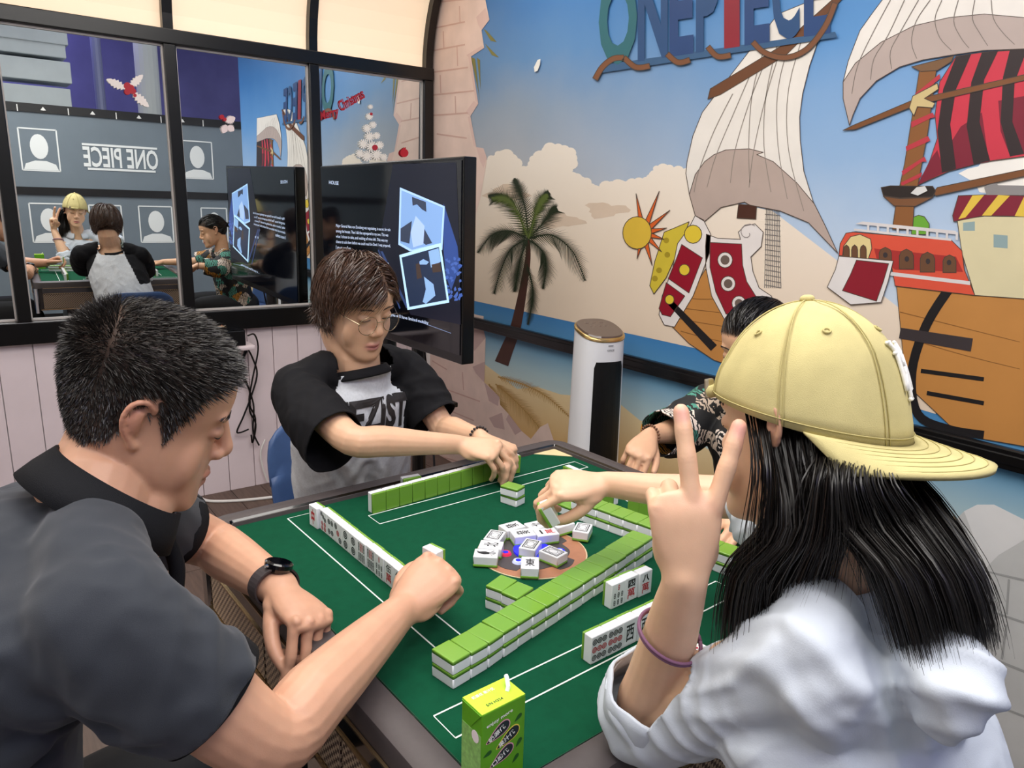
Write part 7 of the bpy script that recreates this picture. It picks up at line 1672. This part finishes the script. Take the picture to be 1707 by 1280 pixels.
def floral():
    P = empty('person', (.86, .04, 0)); tag(P, 'player with a dark ponytail in a tropical-print shirt at the right side of the table', 'person'); O = Vector(P.location)
    Hc = V(at(1262, 576, 1.78)); HR = frame(dirv(184, 16), (0, 0, 1)); k = .97; f = dirv(182, 0); r = Vector((f.y, -f.x, 0))
    Nb = Hc-f*.06+Vector((0, 0, -.160)); Sr = Nb+r*.165+Vector((0, 0, -.04)); Sl = Nb-r*.165+Vector((0, 0, -.04))
    Wr = V(at(1082, 726, 1.875)); Er = V(.700, .265, .815); Wl = V(.405, -.205, .812); El = V(.640, -.170, .815)
    sh = Skin(); head(sh, Hc, HR, k, wide=1.0, nose=.72, jaw=.98)
    sh.limb([Hc+HR @ Vector((0, -.030, -.04)), Hc+HR @ Vector((0, -.034, -.09)), Nb+Vector((0, 0, .02)), Nb+Vector((0, 0, -.06))], [.050, .047, .052, .065], 18)
    Pv = V(.90, .04, .48)
    sh.limb([Pv, Pv.lerp(Nb, .5), Nb+Vector((0, 0, -.08)), Nb], [(.11, .08), (.11, .08), (.11, .07), (.05, .045)], 18, side=r)
    sh.limb([Sl, Nb+Vector((0, 0, -.05)), Sr], [.036, .045, .036], 14)
    for S_, E_, W_ in ((Sr, Er, Wr), (Sl, El, Wl)): sh.limb([S_, S_.lerp(E_, .5), E_, E_.lerp(W_, .28), E_.lerp(W_, .65), W_], [.039, .038, .034, .034, .027, (.0235, .019)], 16, side=(0, 0, 1))
    nails = []
    fr_ = V(at(1058, 768, 1.80))-Wr; RR = hframe(fr_, Vector((-.5, -.6, 1)), True)
    nails += hand(sh, Wr, RR, .95, {'i': (44, 40, 20), 'm': (50, 44, 20), 'r': (54, 46, 20), 'p': (56, 46, 20)}, {'i': 4, 'p': -6}, palm_t=1.1, fr=1.05)
    RL = hframe(Vector((-1, -.05, -.08)), Vector((0, -.2, 1)), False)
    nails += hand(sh, Wl, RL, .95, {'i': (30, 50, 25), 'm': (34, 54, 25), 'r': (38, 54, 25), 'p': (42, 54, 25)}, {'i': 4, 'p': -6}, palm_t=1.1)
    me = sh.fuse(.0030, 2, .5, 'body'); soften_face(me, HR, Hc, k); wrist_soft(me, [Wr, Wl]); co = mco(me)
    def scalp(x, y, z):
        h = np.interp(y, [-.11, -.09, -.05, -.02, .01, .03, .05, .075, .10], [-.062, -.058, -.045, -.01, .015, .025, .04, .055, .062]); return sm(z, h-.006, h+.006)*(y < .115)*(y > -.112)*(np.abs(x) < .080)
    col = head_tint(co, HR, Hc, k, '#dcae8c', '#bd6d6a', '#17120f', lambda x, y, z: scalp(x, y, z)*.95, blush=.08); nail_tint(col, co, nails)
    me.transform(Matrix.Translation(-O)); paint(me, col); link('body', me, P, M_skin, True); bv = bvh_of(me)
    q = loc(co, HR, Hc)/k; w = scalp(q[:, 0], q[:, 1], q[:, 2])*((np.abs(q[:, 2]) < .14) & (np.abs(q[:, 0]) < .085) & (np.abs(q[:, 1]) < .12))
    pt, no = scatter(me, co, w, 6500, 9); h = Hair(); random.seed(12)
    knot = np.array([0, -.125, .015])
    def flow(l, t): d = knot-l; return d/(np.linalg.norm(d)+1e-6)+np.array([0, 0, .15])
    comb(h, pt, HR, Hc, k, knot, O, lambda l: min(.14, float(np.linalg.norm(knot-l))*.95), flow, (1.02, 1.06), .0008, 6, seed=6)
    rs = random.Random(3)
    for i in range(700):
        u, v = rs.gauss(0, .010), rs.gauss(0, .010); a = HR @ Vector((u*.6, -.108, .012+v*.6)); b_ = HR @ Vector((u, -.160, .0+v)); c_ = HR @ Vector((u*1.3, -.165, -.10)); d_ = HR @ Vector((u*1.6, -.150+v, -.22-rs.random()*.05))
        h.strand([p+Hc-O for p in cr([a, b_, c_, d_], 3)], .0008)
    M_h = hair_mat('dark_tied_hair', '#15110f', .35, .5, .4); h.build('hair', M_h, P)
    MB().tube([Hc-O+HR @ Vector((.016*cos(2*pi*j/20), -.118, .010+.016*sin(2*pi*j/20))) for j in range(21)], .004, 8).build('hair_tie', M_black, P, True)
    eyebrow(P, HR, Hc-O, k, M_h, 70, bv=bv, thick=.0022); lash(P, HR, Hc-O, k, M_lash, bv=bv)
    g = Skin(); cR = Sr.lerp(Er, .98); cL = Sl.lerp(El, .85); eR = Er.lerp(Wr, .55)
    g.limb([Pv+Vector((0, 0, -.03)), Pv.lerp(Nb, .35), Pv.lerp(Nb, .65), Nb+Vector((0, 0, -.09)), Nb+Vector((0, 0, -.045))], [(.155, .13), (.155, .13), (.160, .12), (.150, .098), (.080, .062)], 28, side=r)
    g.limb([Sl, Sl.lerp(Nb, .5), Nb+Vector((0, 0, -.045)), Sr.lerp(Nb, .5), Sr], [.052, .047, .055, .047, .052], 20)
    g.limb([Sr, Sr.lerp(Er, .5)+Vector((0, 0, -.005)), Er+Vector((0, .004, -.004)), eR, Er.lerp(Wr, .80)], [.060, .068, .070, .060, .054], 22)
    g.limb([Sl, Sl.lerp(El, .5)+Vector((0, 0, -.008)), cL, Sl.lerp(El, .97)], [.056, .064, .066, .064], 22)
    gm = g.fuse(.0058, 8, .5, 'tropical_shirt'); fold(gm, .004, 14, (.3, .2, -1), 4.4); fold(gm, .002, 28, (.5, .2, -1), 1.4)
    cut(gm, [(Er.lerp(Wr, .68), (Wr-Er), .09), (cL, (El-Sl), .11)]); gm.transform(Matrix.Translation(-O)); garment('tropical_shirt', gm, P, tropical_mat(), .003)
    rg = collar_ring(Nb-O+Vector((-.004, 0, -.022)), Vector((-.2, 0, 1)), (-1, 0, 0), [(.072, .0), (.066, .022), (.068, .030), (.073, .029), (.088, .004), (.092, -.008)], gap=.3)
    b = MB(); b.ring_loft(rg, cap=True, closed=False); o = b.build('collar', bpy.data.materials['tropical_print'], P, True); s = o.modifiers.new('s', 'SOLIDIFY'); s.thickness = .002
    wf = (Wr-Er).normalized(); wc = Wr-wf*.006-O; a0 = wf.orthogonal().normalized(); b0 = wf.cross(a0)
    sk = Skin()
    for j in range(22): sk.ell(wc+(a0*cos(2*pi*j/22)*.0275+b0*sin(2*pi*j/22)*.0255), (.0034, .0034, .0034), n=6)
    sk.mb.build('bead_bracelet', mat('bronze_beads', '#6d4a34', .3), P, True)
    t = Skin(); t.limb([V(.95, .04, .49), V(.88, .04, .50)], [(.15, .11), (.15, .11)], 18, side=(0, 1, 0), sub=1)
    for s_ in (-1, 1):
        y = .04+s_*.09; t.limb([V(.88, y, .50), V(.68, y+s_*.02, .52), V(.54, y+s_*.03, .49), V(.56, y+s_*.03, .28), V(.58, y+s_*.03, .07)], [.075, .07, .056, .050, .046], 16)
    tm = t.fuse(.008, 5, .5, 'trousers'); tm.transform(Matrix.Translation(-O)); link('trousers', tm, P, mat('dark_trousers', '#1b1d22', .8), True)
    for s_ in (-1, 1):
        y = .04+s_*.12; t = Skin(); t.limb([V(.61, y, .045), V(.52, y, .045), V(.44, y, .035)], [(.034, .042), (.040, .04), (.034, .028)], 14, side=(0, 1, 0)); tm = t.fuse(.006, 3, .5, 'shoe'); tm.transform(Matrix.Translation(-O)); link('shoe', tm, P, M_white, True)
    return P
FLORAL = floral()
